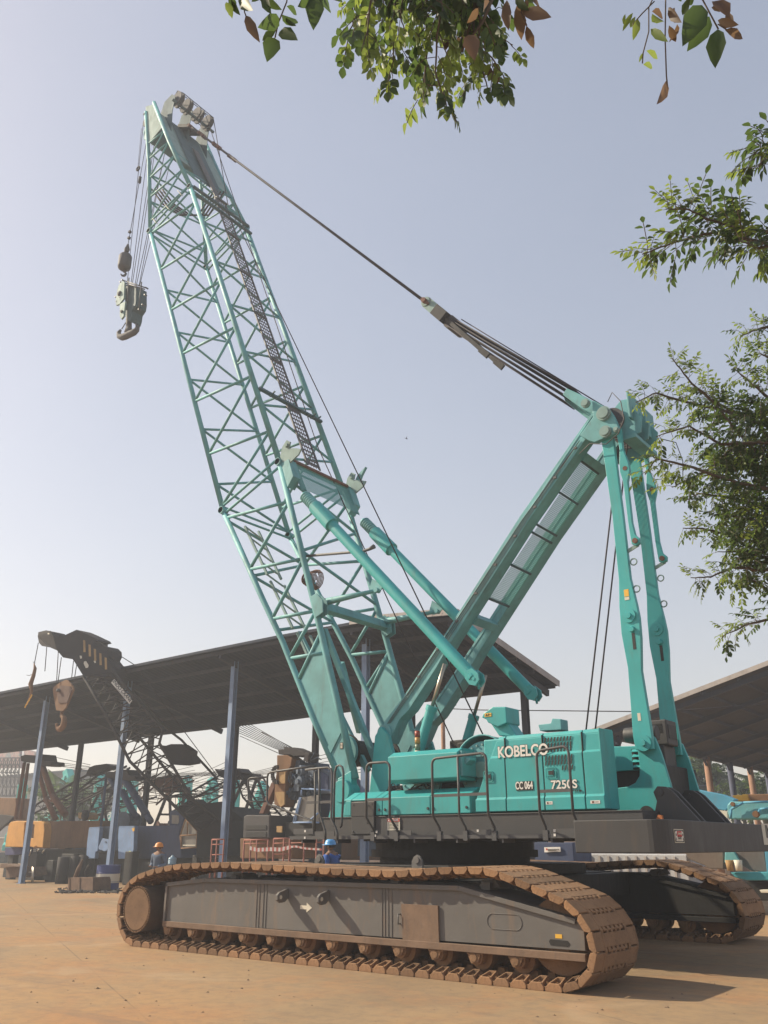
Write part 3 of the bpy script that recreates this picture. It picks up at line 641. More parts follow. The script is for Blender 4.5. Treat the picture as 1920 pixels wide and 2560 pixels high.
# ladder struts behind the lower chords (pale)
ld = MB()
for s0, s1, y in ((7.2, 5.6, 13.3), (7.2, 5.6, 13.75), (5.4, 4.0, 13.3), (5.4, 4.0, 13.75), (3.9, 2.9, 13.4), (3.9, 2.9, 13.8)):
    ld.beam(bp(s0, off(prof1, s0) + .1, y), bp(s1, off(prof1, s1) + .1, y), .05, .05, (0, 1, 0))
for s in (7.2, 6.8, 6.4, 6.0, 5.6, 5.2, 4.8, 4.4): ld.beam(bp(s, off(prof1, s) + .1, 13.3), bp(s - .2, off(prof1, s) + .1, 13.75), .03, .03, (0, 1, 0))
bld(ld, 'inner_ladder', m_teal_head, base)
# catwalk on the rear face
def bq(s, y, n=.45): return bp(s, n, y)
grate('boom_catwalk', bq(7.95, 13.85, .80), bq(19.3, 13.85, .70), bq(19.3, 14.30, .70), bq(7.95, 14.30, .80), m_walk, crane)
ce = MB()
for y in (13.85, 14.30): ce.beam(bq(7.95, y, .80), bq(19.3, y, .70), .03, .05, (0, 1, 0))
for k in range(7): s = 8.1 + k * 1.86; ce.beam(bq(s, 13.85, .76), bq(s, 14.3, .76), .05, .05, (0, 0, 1))
ce.beam(bq(19.3, 14.05, .68), bq(22.6, 14.05, .42), .26, .03, (0, 0, 1))
bld(ce, 'catwalk_frame', m_rust if False else m_rail, crane)
# rope guide beams on the rear face
gb = MB()
for s in (10.05, 18.5, 18.9): gb.beam(hi(s, YN) + BN * .1, hi(s, YF) + BN * .1, .085, .07, BU)
for s, y in ((10.05, 13.2), (10.05, 13.4), (10.05, 14.9), (10.05, 14.7)): gb.beam(hi(s, y) + BN * .1 - BU * .12, hi(s, y) + BN * .3 - BU * .1, .03, .03, (0, 1, 0))
bld(gb, 'rope_roller_guide', m_head_dk, ins)
# boom top: plates, sheaves, whip sheave, railing
tp = MB()
for y in (YN, YF):
    tp.prism([swap(lo, 22.95, y), swap(lo, 24.9, y), swap(hi, 24.5, y), swap(hi, 22.95, y)], y - .012, y + .012)
tp.add([hi(20.9, YN + .05), hi(20.9, YF - .05), hi(24.0, YF - .05), hi(24.0, YN + .05)], [(0, 1, 2, 3)])
tp.add([lo(23.1, YN + .02), lo(23.1, YF - .02), lo(24.6, YF - .02), lo(24.6, YN + .02)], [(0, 1, 2, 3)])
head = bld(tp, 'boom_head_plates', m_teal_head, top, bev=.01)
bld(MB().add([hi(20.2, 13.4) + BN * .02, hi(20.2, 14.6) + BN * .02, hi(24.0, 14.6) + BN * .02, hi(24.0, 13.4) + BN * .02], [(0, 1, 2, 3)]), 'head_deck_plate', m_head_dk, top)  # dark coat paints the shade of the rear face
hp = MB()
for y in (13.2, 13.95, 14.75):
    hp.prism([(bp(s, n, 0).x, bp(s, n, 0).z) for s, n in ((23.5, .1), (24.4, .1), (24.75, .4), (24.7, .8), (24.4, .9), (23.9, .6), (23.0, .3))], y - .012, y + .012)
    hp.prism([(bp(s, n, 0).x, bp(s, n, 0).z) for s, n in ((24.0, -.1), (24.9, -.1), (25.0, -.45), (24.6, -.62), (24.0, -.45))], y - .012, y + .012)
hp.cyl(bp(24.25, .8, 13.1), bp(24.25, .8, 14.95), .05, 12); hp.cyl(bp(24.5, -.3, 12.8), bp(24.5, -.3, 15.2), .05, 12)
bld(hp, 'sheave_bracket', m_head_dk, top)
def sheave(c, r, par, name='sheave', mat=None, w=.045): 
    return bld(MB().lathe(c - V(0, w / 2, 0), (0, 1, 0), [(0, r * .25), (0, r), (w * .3, r), (w * .5, r * .86), (w * .7, r), (w, r), (w, r * .25)], 28, False), name, mat or m_hook, par)
for y in (13.3, 13.42, 13.68, 13.8, 14.15, 14.3, 14.6, 14.72): sheave(bp(24.45, .85, y), .27, top)
for y in (13.0, 13.3, 13.6, 13.9, 14.2): sheave(bp(24.4, -.35, y), .26, top)
ca_, cb2 = PS(z1, (615, 85), 13.35), PS(z1, (575, 150), 13.35); cc2 = PS(z1, (600, 235), 13.35)
hr = MB(); A = [cb2 + V(.02, 0, -.2), cb2, ca_, ca_ + V(.35, 0, -.35)]; B = [v + V(0, 1.35, 0) for v in A]
for a, b in zip(A, A[1:]): hr.tube([a, b], .015, 6)
for a, b in zip(B, B[1:]): hr.tube([a, b], .015, 6)
for a, b in zip(A, B): hr.tube([a, b], .015, 6)
bld(hr, 'sheave_guard_rail', m_dark, top)
wh = MB(); 
for y in (13.05, 13.35): wh.prism([(bp(s, n, 0).x, bp(s, n, 0).z) for s, n in ((23.6, -.2), (24.4, -.3), (24.2, -.72), (23.75, -.78), (23.55, -.5))], y - .012, y + .012)
bld(wh, 'whip_bracket', m_teal_old, top); sheave(bp(23.9, -.6, 13.2), .2, top)
# backstops
bsx = V(-8.08, 0, 4.34)
for y, far in ((12.97, 0), (15.07, 1)):
    A = bp(7.4, .75, y) if True else 0; B = V(-8.08, y, 4.34); d = (B - A).normalized()
    A = V(T(z2, y, [(920, 1000)])[0][0], y, T(z2, y, [(920, 1000)])[0][1]) if not far else V(A.x, y, A.z)
    if not far: A0 = A
    A = V(A0.x, y, A0.z); L = (B - A).length; d = (B - A).normalized()
    mb = MB().lathe(A, d, [(.1, .085), (.62, .085)], 16)
    mb.lathe(A, d, [(.62, .16), (1.35, .165), (1.36, .12), (1.40, .115), (L - .05, .115), (L - .05, .13), (L, .13), (L, .02)], 22, False)
    bo = bld(mb, 'boom_backstop', m_teal, crane)
    sp = MB(); 
    for k in range(7): sp.lathe(A + d * (.14 + k * .068), d, [(0, .105), (.02, .135), (.04, .135), (.058, .105)], 18)
    bld(sp, 'buffer_spring', m_teal_old, bo)
    en = MB().prism([(B.x + dx, B.z + dz) for dx, dz in ((-.12, .12), (.02, .16), (.14, .06), (.16, -.06), (.08, -.15), (-.04, -.12), (-.13, 0))], y - .11, y - .07)
    en.prism([(B.x + dx, B.z + dz) for dx, dz in ((-.12, .12), (.02, .16), (.14, .06), (.16, -.06), (.08, -.15), (-.04, -.12), (-.13, 0))], y + .07, y + .11); en.ycyl(B.x + .05, B.z - .03, y - .12, y + .12, .03, 10)
    en.tube([(B.x + .06, y, B.z - .05), (B.x + .09, y, B.z - .2)], .022, 6)
    bld(en, 'end_clevis', m_teal, bo)
    m = A + d * (L * .52); lg_ = MB().prism([(m.x - .22, m.z + .02), (m.x + .06, m.z - .18), (m.x - .02, m.z - .27), (m.x - .2, m.z - .30), (m.x - .3, m.z - .2)], y - .012, y + .012); bld(lg_, 'strut_lug', m_teal_old, bo)
    S = V(m.x - .1, y, m.z - .24); Bm = V(*(lambda q: (q.x, y, q.z))(hi(3.9, y)))
    bs = MB().tube([S, Bm], [.035, .085], 10); bs.ycyl(S.x, S.z, y - .06, y + .06, .05, 12); bs.tube([Bm + V(0, -.1, 0), Bm + V(0, .1, 0)], .08, 12); bld(bs, 'support_strut', m_teal_old, base)
bx = MB().beam(hi(3.75, YN - .1) + BN * .12, hi(3.75, YF + .1) + BN * .12, .14, .2, BU)
for y in (YN, YF):
    bx.prism([(bp(s, n, 0).x, bp(s, n, 0).z) for s, n in ((3.5, .5), (4.0, .52), (3.98, .7), (3.75, .80), (3.5, .72))], y - .12, y - .09)
    bx.prism([(bp(s, n, 0).x, bp(s, n, 0).z) for s, n in ((3.5, .5), (4.0, .52), (3.98, .7), (3.75, .80), (3.5, .72))], y + .02, y + .05)
bld(bx, 'strut_crossbeam', m_teal_old, base, bev=.008)
bh = MB()                                               # perforated backstop head beam on the boom
bh.prism([(bp(s, n, 0).x, bp(s, n, 0).z) for s, n in ((6.85, .75), (7.55, .78), (7.5, 1.02), (7.0, 1.0))], YN - .05, YN + .2)
bh.prism([(bp(s, n, 0).x, bp(s, n, 0).z) for s, n in ((6.85, .75), (7.55, .78), (7.5, 1.02), (7.0, 1.0))], YF - .2, YF + .05)
bh.beam(bp(7.62, .92, YN), bp(7.62, .92, YF), .10, .03, BU)
bhd = bld(bh, 'backstop_head_beam', m_teal_old, base, bev=.008)
bld(MB().beam(bp(7.60, .97, YN + .2), bp(7.60, .97, YF - .15), .05, .06, BU), 'rubbing_strip', m_rust, base)
grate('perforated_plate', bp(6.72, .99, YN + .15), bp(7.5, .95, YN + .15), bp(7.5, .95, YF - .1), bp(6.72, .99, YF - .1), m_walk2, base)
bld(MB().add([bp(s, n, y) for s, n in ((6.70, .97), (7.52, .93)) for y in (YN + .12, YN + .35)], [(0, 1, 3, 2)]).add([bp(s, n, y) for s, n in ((6.70, .97), (7.52, .93)) for y in (YF - .35, YF - .08)], [(0, 1, 3, 2)]), 'plate_border', m_teal_old, base)
hk = MB()
for y in (YN - .02, YF + .02):
    hk.prism([(bp(s, n, 0).x, bp(s, n, 0).z) for s, n in ((7.45, .85), (7.75, .80), (7.95, .95), (8.02, 1.12), (7.9, 1.2), (7.78, 1.1), (7.62, 1.3), (7.5, 1.42), (7.42, 1.3), (7.4, 1.0))], y - .02, y + .02)
    hk.cyl(bp(7.88, 1.08, y - .06), bp(7.88, 1.08, y + .06), .05, 12)
bld(hk, 'pendant_hanger', m_teal_head, ins, bev=.005)
# ---- gantry
def xz(v): return (v.x, v.z)
gA = MB()
for y in (13.42, 14.44):
    gA.prism([(-10.52, 3.42), (-10.55, 3.62), (-10.42, 3.85), (-10.05, 4.18), (-9.0, 5.32), (-7.23, 7.33), (-5.60, 9.0), (-5.44, 8.86), (-7.07, 7.19), (-8.84, 5.18), (-9.2, 4.72), (-9.85, 4.0), (-10.08, 3.84), (-10.32, 3.42)], y, y + .31)
    gA.beam(V(-9.9, y - .004, 4.28), V(-5.6, y - .004, 8.94), .03, .012, (0, 1, 0))
gA.ycyl(-10.42, 3.6, 13.38, 13.7, .17, 26); gA.ycyl(-10.42, 3.6, 14.38, 14.70, .17, 26)
# H frame between the two beams where the grating starts
gd_ = V(-5.95 + 9.0, 0, 8.62 - 5.32).normalized(); gn = V(gd_.z, 0, -gd_.x)
def gpnt(s, n, y): v = V(-9.0, 0, 5.32) + gd_ * s + gn * n; return V(v.x, y, v.z)
for s in (.55, 4.25): gA.beam(gpnt(s, .13, 13.7), gpnt(s, .13, 14.5), .22, .16, (gd_))
gant = bld(gA, 'gantry_mast', m_teal_old, crane, bev=.012)
rg = MB()
for t_ in (1.05, 1.82, 2.55, 2.72, 3.45, 4.15): rg.beam(gpnt(t_, .17, 13.72), gpnt(t_, .17, 14.46), .07, .045, gd_)
bld(rg, 'grating_rung', m_head_dk, gant)
grate('mast_grating', gpnt(1.05, .19, 13.72), gpnt(4.15, .19, 13.72), gpnt(4.15, .19, 14.45), gpnt(1.05, .19, 14.45), m_grate, gant)
hz = MB()
for y in (13.39, 13.385): pass
for off_, r in (((0, 0), .006), ((.03, -.03), .005), ((.06, -.06), .005)):
    hz.tube([V(-10.35 + off_[0], 13.40, 3.9 + off_[1] * 0 - .12), V(-9.0 + off_[0], 13.405, 5.24 + off_[1]), V(-7.2 + off_[0], 13.405, 7.22 + off_[1]), V(-5.9, 13.405, 8.5)], r, 6)
for k in range(9): v = V(-9.6, 13.40, 4.6).lerp(V(-6.0, 13.40, 8.38), k / 8); hz.box(v.x - .03, v.x + .03, 13.395, 13.42, v.z - .02, v.z + .02)
bld(hz, 'hydraulic_line', m_rail, gant)
kk = MB().prism([(-10.75, 2.06), (-9.95, 2.06), (-10.1, 3.1), (-10.25, 3.55), (-10.42, 3.72), (-10.56, 3.55)], 13.28, 13.38); kk.prism([(-10.75, 2.06), (-9.95, 2.06), (-10.1, 3.1), (-10.25, 3.55), (-10.42, 3.72), (-10.56, 3.55)], 14.72, 14.80)
bld(kk, 'mast_foot_bracket', m_teal, crane, bev=.01)
# hydraulic cylinders that raise the mast
for y in (13.3, 14.75):
    A = V(-9.62, y, 3.0); B = V(-8.92, y, 4.75) ; d = (B - A).normalized(); Lc = (B - A).length
    cy = MB().lathe(A, d, [(0, .06), (0, .095), (Lc * .52, .095), (Lc * .52, .11), (Lc * .57, .11)], 18, False)
    co = bld(cy, 'mast_cylinder', m_teal, crane); bld(MB().tube([A + d * Lc * .56, B], .035, 12), 'piston_rod', m_chrome, co)
# gantry head
hd1 = T(zH, 13.3, [(390, 770), (570, 520), (560, 300), (590, 290), (790, 400), (850, 490), (930, 665), (905, 740), (700, 820), (600, 865), (540, 850)])
hm = MB(); hm.prism(hd1, 13.28, 13.40); hm.prism(hd1, 14.62, 14.74); ghead = bld(hm, 'gantry_head', m_teal_old, crane, bev=.012)
pn = MB(); 
for (a, r) in (((715, 465), .135), ((740, 715), .11), ((890, 690), .05), ((465, 325), .085)):
    x, zz = T(zH, 13.26, [a])[0]; pn.lathe((x, 13.20, zz), (0, 1, 0), [(0, r * .75), (.03, r * .8), (.03, r), (.09, r)], 26, False)
    if a[1] == 465: px_, pz_ = x, zz
bld(pn, 'head_pin', m_teal_head, ghead)
ar = MB(); apts = T(zH, 13.3, [(130, 185), (190, 105), (370, 180), (590, 290), (790, 400), (640, 520), (410, 395), (300, 320)])
ar.prism(T(zH, 13.42, [(140, 195), (195, 105), (380, 190), (590, 300), (700, 420), (560, 460), (410, 390)]), 13.44, 13.56); ar.prism(T(zH, 13.42, [(140, 195), (195, 105), (380, 190), (590, 300), (700, 420), (560, 460), (410, 390)]), 13.98, 14.06)
ar.prism(T(zH, 14.1, [(150, 205), (215, 215), (570, 510), (540, 570), (400, 470), (180, 290)]), 14.1, 14.16)
p0 = T(zH, 13.42, [(140, 195), (195, 105), (300, 150)]); ar.prism([p0[0], p0[1], p0[2], (p0[0][0] + .3, p0[0][1] - .2)], 13.5, 14.04)
bld(ar, 'sheave_arm', m_teal_old, ghead, bev=.01)
sh = MB(); 
for k in range(8): 
    c = V(px_, 13.6 + k * .12, pz_); sheave(c, .24, ghead)
for pl_ in ((13.62, 13.66), (14.36, 14.40), (13.95, 14.0)): sh.prism([(px_ + a, pz_ + b) for a, b in ((-.1, .1), (.2, .36), (.38, .34), (.42, .1), (.55, -.1), (.5, -.38), (.2, -.45))], pl_[0], pl_[1])
sh.box(px_ + .36, px_ + .40, 13.5, 14.1, pz_ - .1, pz_ + .42); sh.box(px_ + .40, px_ + .44, 14.12, 14.55, pz_ - .2, pz_ + .34); sh.box(px_ + .2, px_ + .45, 13.5, 14.5, pz_ - .5, pz_ - .42)
bld(sh, 'sheave_cover', m_teal_old, ghead, bev=.008)
cbl = MB(); cbl.tube([V(px_ + .1, 13.25, pz_ + .2), V(px_ + .22, 13.2, pz_ + .33), V(px_ + .36, 13.2, pz_ + .1), V(px_ + .38, 13.2, pz_ - .25), V(px_ + .25, 13.2, pz_ - .5), V(px_, 13.22, pz_ - .62), V(px_ - .3, 13.22, pz_ - .52), V(px_ - .55, 13.3, pz_ - .62)], .009, 6)
cbl.tube([V(px_ + .5, 14.7, pz_ - .1), V(px_ + .72, 14.8, pz_ - .2), V(px_ + .8, 14.8, pz_ - .6), V(px_ + .75, 14.8, pz_ - 1.0)], .009, 6); bld(cbl, 'electric_cable', m_rail, ghead)
# rear legs
for y in (13.36, 14.56):
    legp = [(-5.47, 8.40), (-5.25, 8.36), (-5.22, 6.9), (-5.21, 5.75), (-5.15, 5.28), (-5.13, 5.06), (-5.14, 4.72), (-5.19, 4.2), (-5.14, 3.3), (-5.13, 2.98), (-5.42, 2.98), (-5.44, 3.2), (-5.41, 4.27), (-5.46, 4.84), (-5.45, 5.29), (-5.41, 5.76), (-5.41, 6.9)]
    lm = MB().prism(legp, y, y + .09); leg = bld(lm, 'gantry_rear_leg', m_teal, crane, bev=.008)
    pp = MB()
    for (x, zz, r) in ((-5.30, 5.11, .115), (-5.28, 3.08, .125)): pp.lathe((x, y - .05, zz), (0, 1, 0), [(0, .04), (0, .045), (.03, .05), (.03, r), (.05, r)], 24, False)
    pp.lathe((-5.27, y - .04, 4.88), (0, 1, 0), [(0, .04), (.05, .06)], 16, False)
    bld(pp, 'leg_pin', m_teal, leg)
    bld(MB().box(-5.285, -5.235, y - .004, y + .094, 4.55, 4.82), 'slot', m_black, leg)
    lp = MB()
    for zz in (6.02, 5.55):
        lp.tube([V(-5.19 + .055 + math.cos(a) * .055, y + .04, zz + math.sin(a) * .055) for a in [2 * math.pi * k / 16 for k in range(17)]], .012, 6, False)
    lp.beam((-5.22, y + .04, 6.22), (-5.02, y + .04, 6.3), .02, .06); bld(lp, 'rope_hook', m_teal_head, leg)
    if y < 14:
        s1 = bld(MB().box(-5.34, -5.26, y - .004, y, 5.44, 5.56), 'orange_label', m_yel, leg); bld(MB().box(-5.34, -5.26, y - .006, y - .001, 5.38, 5.43), 'white_label', m_cream, s1)
        bld(MB().box(-5.33, -5.28, y - .004, y, 3.42, 3.54), 'yellow_label', m_cream, leg)
    hb = [(-5.17, 8.42), (-5.08, 8.42), (-5.08, 8.0), (-5.01, 7.72), (-5.0, 7.58), (-5.06, 7.38), (-5.06, 6.62), (-5.03, 6.4), (-4.96, 6.32), (-4.97, 6.24), (-5.04, 6.21), (-5.11, 6.25), (-5.13, 6.62), (-5.14, 7.4), (-5.18, 7.6), (-5.17, 7.75), (-5.14, 8.0)]
    hg = bld(MB().prism([(a + .01, b + .05) for a, b in hb], y - .06, y + .02), 'hanging_link', m_teal, crane, bev=.008)
    bld(MB().ycyl(-5.03, 6.34, y - .09, y + .05, .045, 16).ycyl(-5.07, 7.68, y - .066, y + .026, .04, 16), 'link_pin', m_rust, hg)
    bp_ = [(-5.90, 2.04), (-4.92, 2.04), (-4.96, 2.45), (-5.05, 2.9), (-5.13, 3.16), (-5.22, 3.24), (-5.36, 3.22), (-5.43, 3.1), (-5.42, 2.75), (-5.44, 2.60), (-5.52, 2.50), (-5.64, 2.45), (-5.90, 2.43)]
    bld(MB().prism(bp_, y + .095, y + .16), 'leg_base_plate', m_teal, crane, bev=.01)
    bld(MB().ycyl(-5.38, 2.04, y + .085, y + .094, .12, 24), 'plate_cutout', m_black, crane)
# cables on legs: hoist ropes from house to gantry head
rp = MB(); 
for (dx, y) in ((0, 13.75), (.0, 14.1)): rp.tube([V(-6.45 + dx, y, 3.2), V(px_ + .1, y, pz_ - .1)], .014, 6)
rp.tube([V(-6.45, 13.75, 3.2), V(-6.46, 13.75, 2.9)], .014, 6)
bld(rp, 'boom_hoist_rope', m_rope, crane)
# ---- pendants and spreader
S0 = PS(zS, (320, 175), 13.7); S1 = PS(zS, (1080, 810), 13.7); G0 = V(p0[0][0] + .05, 13.8, p0[0][1] + .05)
sd_ = (S1 - S0).normalized(); 
spm = MB(); sn = V(sd_.z, 0, -sd_.x)
for y in (13.66, 14.12): spm.beam(V(S0.x, y, S0.z), V(S0.x, y, S0.z) + sd_ * .75, .03, .26, sn); spm.cyl(V(S0.x, y - .03, S0.z), V(S0.x, y + .03, S0.z), .12, 16)
sprd = bld(spm, 'pendant_spreader', m_teal_head, crane, bev=.006)
s2 = MB().beam(S0 + sd_ * .5, S0 + sd_ * .9, .42, .26, sn)
for y in (13.58, 14.18):
    s2.beam(V(S0.x, y, S0.z) + sd_ * .8, V(S1.x, y, S1.z - .05), .03, .09, sn)
    s2.beam(V(S1.x, y, S1.z - .05) - sd_ * .3, V(S1.x, y, S1.z - .05), .05, .13, sn)
bld(s2, 'spreader_frame', m_dark, sprd, bev=.006)
for k in range(9):
    y = 13.66 + k * .06; sheave(V(S0.x, y, S0.z) + sd_ * 1.0 , .15, sprd)
br = MB()
for k in range(10):
    y = 13.60 + k * .05
    for off_ in (.10, .04, -.03, -.10):
        a = V(S0.x, y, S0.z) + sd_ * 1.0 - sn * off_; b = V(G0.x, y, G0.z) - sn * off_ * (1.45); br.tube([a, b], .012, 5)
for y in (13.7, 14.3):
    a = V(S0.x, y, S0.z) + sd_ * 1.2 - sn * .2; b = V(px_, y, pz_ + .22); br.tube([a, b], .012, 5)
bld(br, 'bridle_rope', m_rope, crane)
TB = PS(zT, (870, 580), 14.02)
for y, yt in ((13.62, 13.7), (14.42, 14.34)):
    a = V(S0.x, y, S0.z); b = V(TB.x, yt, TB.z); d = (b - a).normalized(); L_ = (b - a).length
    pm = MB().tube([a, b], .027, 8)
    pend = bld(pm, 'boom_pendant', m_rope, crane)
    pk = MB()
    for t in (.0, L_ * .815, L_ * .84, L_ * .905, L_ * .925, L_ * .985):
        c = a + d * t; pk.cyl(c - V(0, .08, 0), c + V(0, .08, 0), .06, 10); pk.beam(c - d * .14, c + d * .14, .07, .05, (0, 1, 0))
    bld(pk, 'pendant_socket', m_rust, pend)
tb = MB().beam(hi(24.1, 14.0), TB, .5, .12, (0, 0, 1)); bld(tb, 'pendant_anchor', m_dark, top)
# hoist ropes running down the back of the boom
hrp = MB()
W1 = PS(zD, (1300, 400), 13.4); W2 = PS(zD, (890, 350), 14.2)
g1 = bp(24.3, 1.12, 14.3); g2 = bp(24.3, 1.12, 14.7)
m1 = PS(z2, (1320, 920), 14.9); m2 = PS(z2, (1100, 690), 14.9)
hrp.tube([g2, PS(lambda x, y: (x, y), (569, 508), 14.95), W1], .014, 5)
hrp.tube([g1, V(m2.x, 14.6, m2.z), W2], .013, 5)
bld(hrp, 'main_hoist_rope', m_rope, crane)
# ---- counterweight tray with its lugs
cw = MB(); rc = .22; xa, xb, ya_, yb_ = -5.52, -4.28, 11.22, 16.9
pts = [(xa, ya_)] + [(xb - rc + rc * math.sin(R(a)), ya_ + rc - rc * math.cos(R(a))) for a in range(0, 91, 15)] + [(xb - rc + rc * math.cos(R(a)), yb_ - rc + rc * math.sin(R(a))) for a in range(0, 91, 15)] + [(xa, yb_)]
cw.prismz(pts, 1.50, 1.905)
tray = bld(cw, 'counterweight', m_grey, crane, bev=.012)
ds = MB()
x, zz = T(z4, ya_, [(877, 1893)])[0]
def sgn(x, y, z, xd, w, h):
    xd = Vector(xd).normalized(); nn = V(xd.y, -xd.x, 0); c = V(x, y, z) + nn * .004
    def R_(u0, u1, v0, v1, off, nm, mt, par): 
        o_ = c + nn * off
        return bld(MB().add([o_ + xd * u + V(0, 0, v) + nn * k for k in (0, .0015) for u, v in ((u0, v0), (u1, v0), (u1, v1), (u0, v1))], [(0, 1, 2, 3), (4, 5, 6, 7), (0, 1, 5, 4), (1, 2, 6, 5), (2, 3, 7, 6), (3, 0, 4, 7)]), nm, mt, par)
    s = R_(-w / 2, w / 2, -h / 2, h / 2, 0, 'warning_sign', m_cream, tray)
    R_(-w / 2 + .012, w / 2 - .012, -h / 2 + .01, h / 2 - .01, .002, 'sign_field', m_black, s)
    rr_ = MB(); n_ = 28
    vs = [c + nn * .0045 + xd * (math.copysign(w * .27, math.cos(a)) + math.cos(a) * w * .16) + V(0, 0, math.copysign(h * .16, math.sin(a)) + math.sin(a) * h * .22) for a in [2 * math.pi * (k + .5) / n_ for k in range(n_)]]
    bld(MB().add(vs, [list(range(n_))]), 'rounded_panel', m_white, s)
    R_(-w * .23, w * .25, -.01, h * .36, .006, 'red_banner', m_red, s)
    text('lettering', 'DANGER', h * .2, m_cream, c + nn * .0085 + V(0, 0, h * .17) + xd * .015, xd, (0, 0, 1), s, .0015, .0005)
    R_(-w * .23, w * .25, -h * .36, -.02, .005, 'print_panel', m_cream, s)
    text('lettering', 'KEEP CLEAR OF\nSWING AREA', h * .11, m_black, c + nn * .0075 + V(0, 0, -h * .14), xd, (0, 0, 1), s, .0008, .0005)
    for sx_ in (-1, 1):
        R_(sx_ * w * .34 - .012, sx_ * w * .34 + .012, 0, .03, .006, 'person_pictogram', m_black, s); R_(sx_ * w * .34 - .008 + sx_ * .008, sx_ * w * .34 + .008 + sx_ * .008, -.05, -.02, .006, 'person_pictogram', m_black, s)
q = P(1697, 2090, X=xb); sgn(xb, q.y, q.z, (0, 1, 0), .34, .165)
q = P(1906, 2085, X=xb); ys = q.y
R_sign = bld(MB().box(xb + .002, xb + .006, ys, ys + 2.0, P(1908, 2112, X=xb).z, P(1906, 2059, X=xb).z), 'company_sign', m_cream, tray)
text('lettering', 'INDO CRANE', .27, m_black, (xb + .0075, ys + 1.0, q.z + .03), (0, 1, 0), (0, 0, 1), R_sign, .008, .001)
text('lettering', 'CRANE RENTAL SERVICE', .07, m_black, (xb + .0075, ys + 1.0, q.z - .14), (0, 1, 0), (0, 0, 1), R_sign, .002, .001)
for y in (13.0, 14.15):
    lgp = [(-5.20, 1.90), (-5.02, 1.90), (-4.42, 1.90), (-4.78, 2.33), (-4.88, 2.40), (-5.0, 2.41), (-5.07, 2.33), (-5.03, 2.2), (-5.08, 2.05)]
    for yy in (y, y + .22): 
        lg_ = bld(MB().prism([(a, b) for a, b in lgp], yy, yy + .06), 'counterweight_lug', m_grey, crane, bev=.008)
        bld(MB().ycyl(-4.96, 2.32, yy - .03, yy, .045, 16), 'lug_pin', m_grey, lg_)
ob = MB().prism([(-4.93, 1.905), (-4.82, 1.905), (-4.83, 1.99), (-4.88, 2.0)], 12.6, 12.66); bld(ob, 'orange_wedge', m_rust if False else paint('orange_paint', (.45, .14, .04), .6), tray)
# ---- hoist ropes down to the hooks (the hooks hang: things of their own)
# ================================================================ SETTING
def ground_mat():
    m, t, b = nodes('sandy_concrete'); tc = t.nodes.new('ShaderNodeTexCoord').outputs['Object']
    n1 = noise(t, .16, 5, .62, tc, .6); n2 = noise(t, .55, 8, .7, tc, .3); n3 = noise(t, 5, 8, .75, tc); n4 = noise(t, 38, 6, .8, tc)
    c = ramp(t, n1, [(.30, (.20, .135, .075)), (.46, (.30, .20, .105)), (.60, (.35, .21, .095)), (.75, (.25, .18, .11))]).outputs[0]
    f2 = ramp(t, n2, [(.48, 0.0), (.66, .75)]).outputs[0]; c = mixc(t, f2, c, (.36, .175, .070))
    f3 = ramp(t, n3, [(.40, .35), (.55, 0.0)]).outputs[0]; c = mixc(t, f3, c, (.15, .11, .078))
    f4 = ramp(t, n4, [(.34, .3), (.44, 0.0)]).outputs[0]; c = mixc(t, f4, c, (.11, .085, .062))
    ms_ = t.nodes.new('ShaderNodeMapping'); t.links.new(tc, ms_.inputs[0]); ms_.inputs['Rotation'].default_value = (0, 0, R(-12)); ms_.inputs['Scale'].default_value = (.16, 1.5, 1)
    n5 = noise(t, 1.3, 5, .6, ms_.outputs[0], .5); f5 = ramp(t, n5, [(.54, 0.0), (.66, .5)]).outputs[0]; c = mixc(t, f5, c, (.20, .135, .085))
    n6 = noise(t, .42, 3, .5, tc, 1.2); f6 = ramp(t, n6, [(.60, 0.0), (.68, .45)]).outputs[0]; c = mixc(t, f6, c, (.38, .27, .16))
    # slab joints and cracks
    br = t.nodes.new('ShaderNodeTexBrick'); mp = t.nodes.new('ShaderNodeMapping'); t.links.new(tc, mp.inputs[0]); mp.inputs['Rotation'].default_value = (0, 0, R(27)); mp.inputs['Location'].default_value = (1.3, 2.2, 0)
    wp = t.nodes.new('ShaderNodeMix'); wp.data_type = 'VECTOR'; t.links.new(mp.outputs[0], br.inputs['Vector'])
    br.inputs['Scale'].default_value = 1; br.inputs['Brick Width'].default_value = 5; br.inputs['Row Height'].default_value = 4.2; br.inputs['Mortar Size'].default_value = .012; br.inputs['Mortar Smooth'].default_value = .1
    jf = t.nodes.new('ShaderNodeMath'); jf.operation = 'MULTIPLY'; t.links.new(br.outputs['Fac'], jf.inputs[0]); t.links.new(ramp(t, n2, [(.35, .6), (.6, .05)]).outputs[0], jf.inputs[1])
    c = mixc(t, jf.outputs[0], c, (.07, .05, .038))
    t.links.new(c, b.inputs['Base Color']); b.inputs['Roughness'].default_value = .92
    bp_ = t.nodes.new('ShaderNodeBump'); bp_.inputs['Strength'].default_value = .35; bp_.inputs['Distance'].default_value = .02
    ad = t.nodes.new('ShaderNodeMath'); ad.operation = 'ADD'; t.links.new(n3, ad.inputs[0]); t.links.new(n4, ad.inputs[1]); t.links.new(ad.outputs[0], bp_.inputs['Height']); t.links.new(bp_.outputs[0], b.inputs['Normal'])
    return m
gmb = MB(); gmb.quad((-400, -60, 0), (300, -60, 0), (300, 500, 0), (-400, 500, 0))
go = bld(gmb, 'ground', ground_mat()); go['kind'] = 'structure'
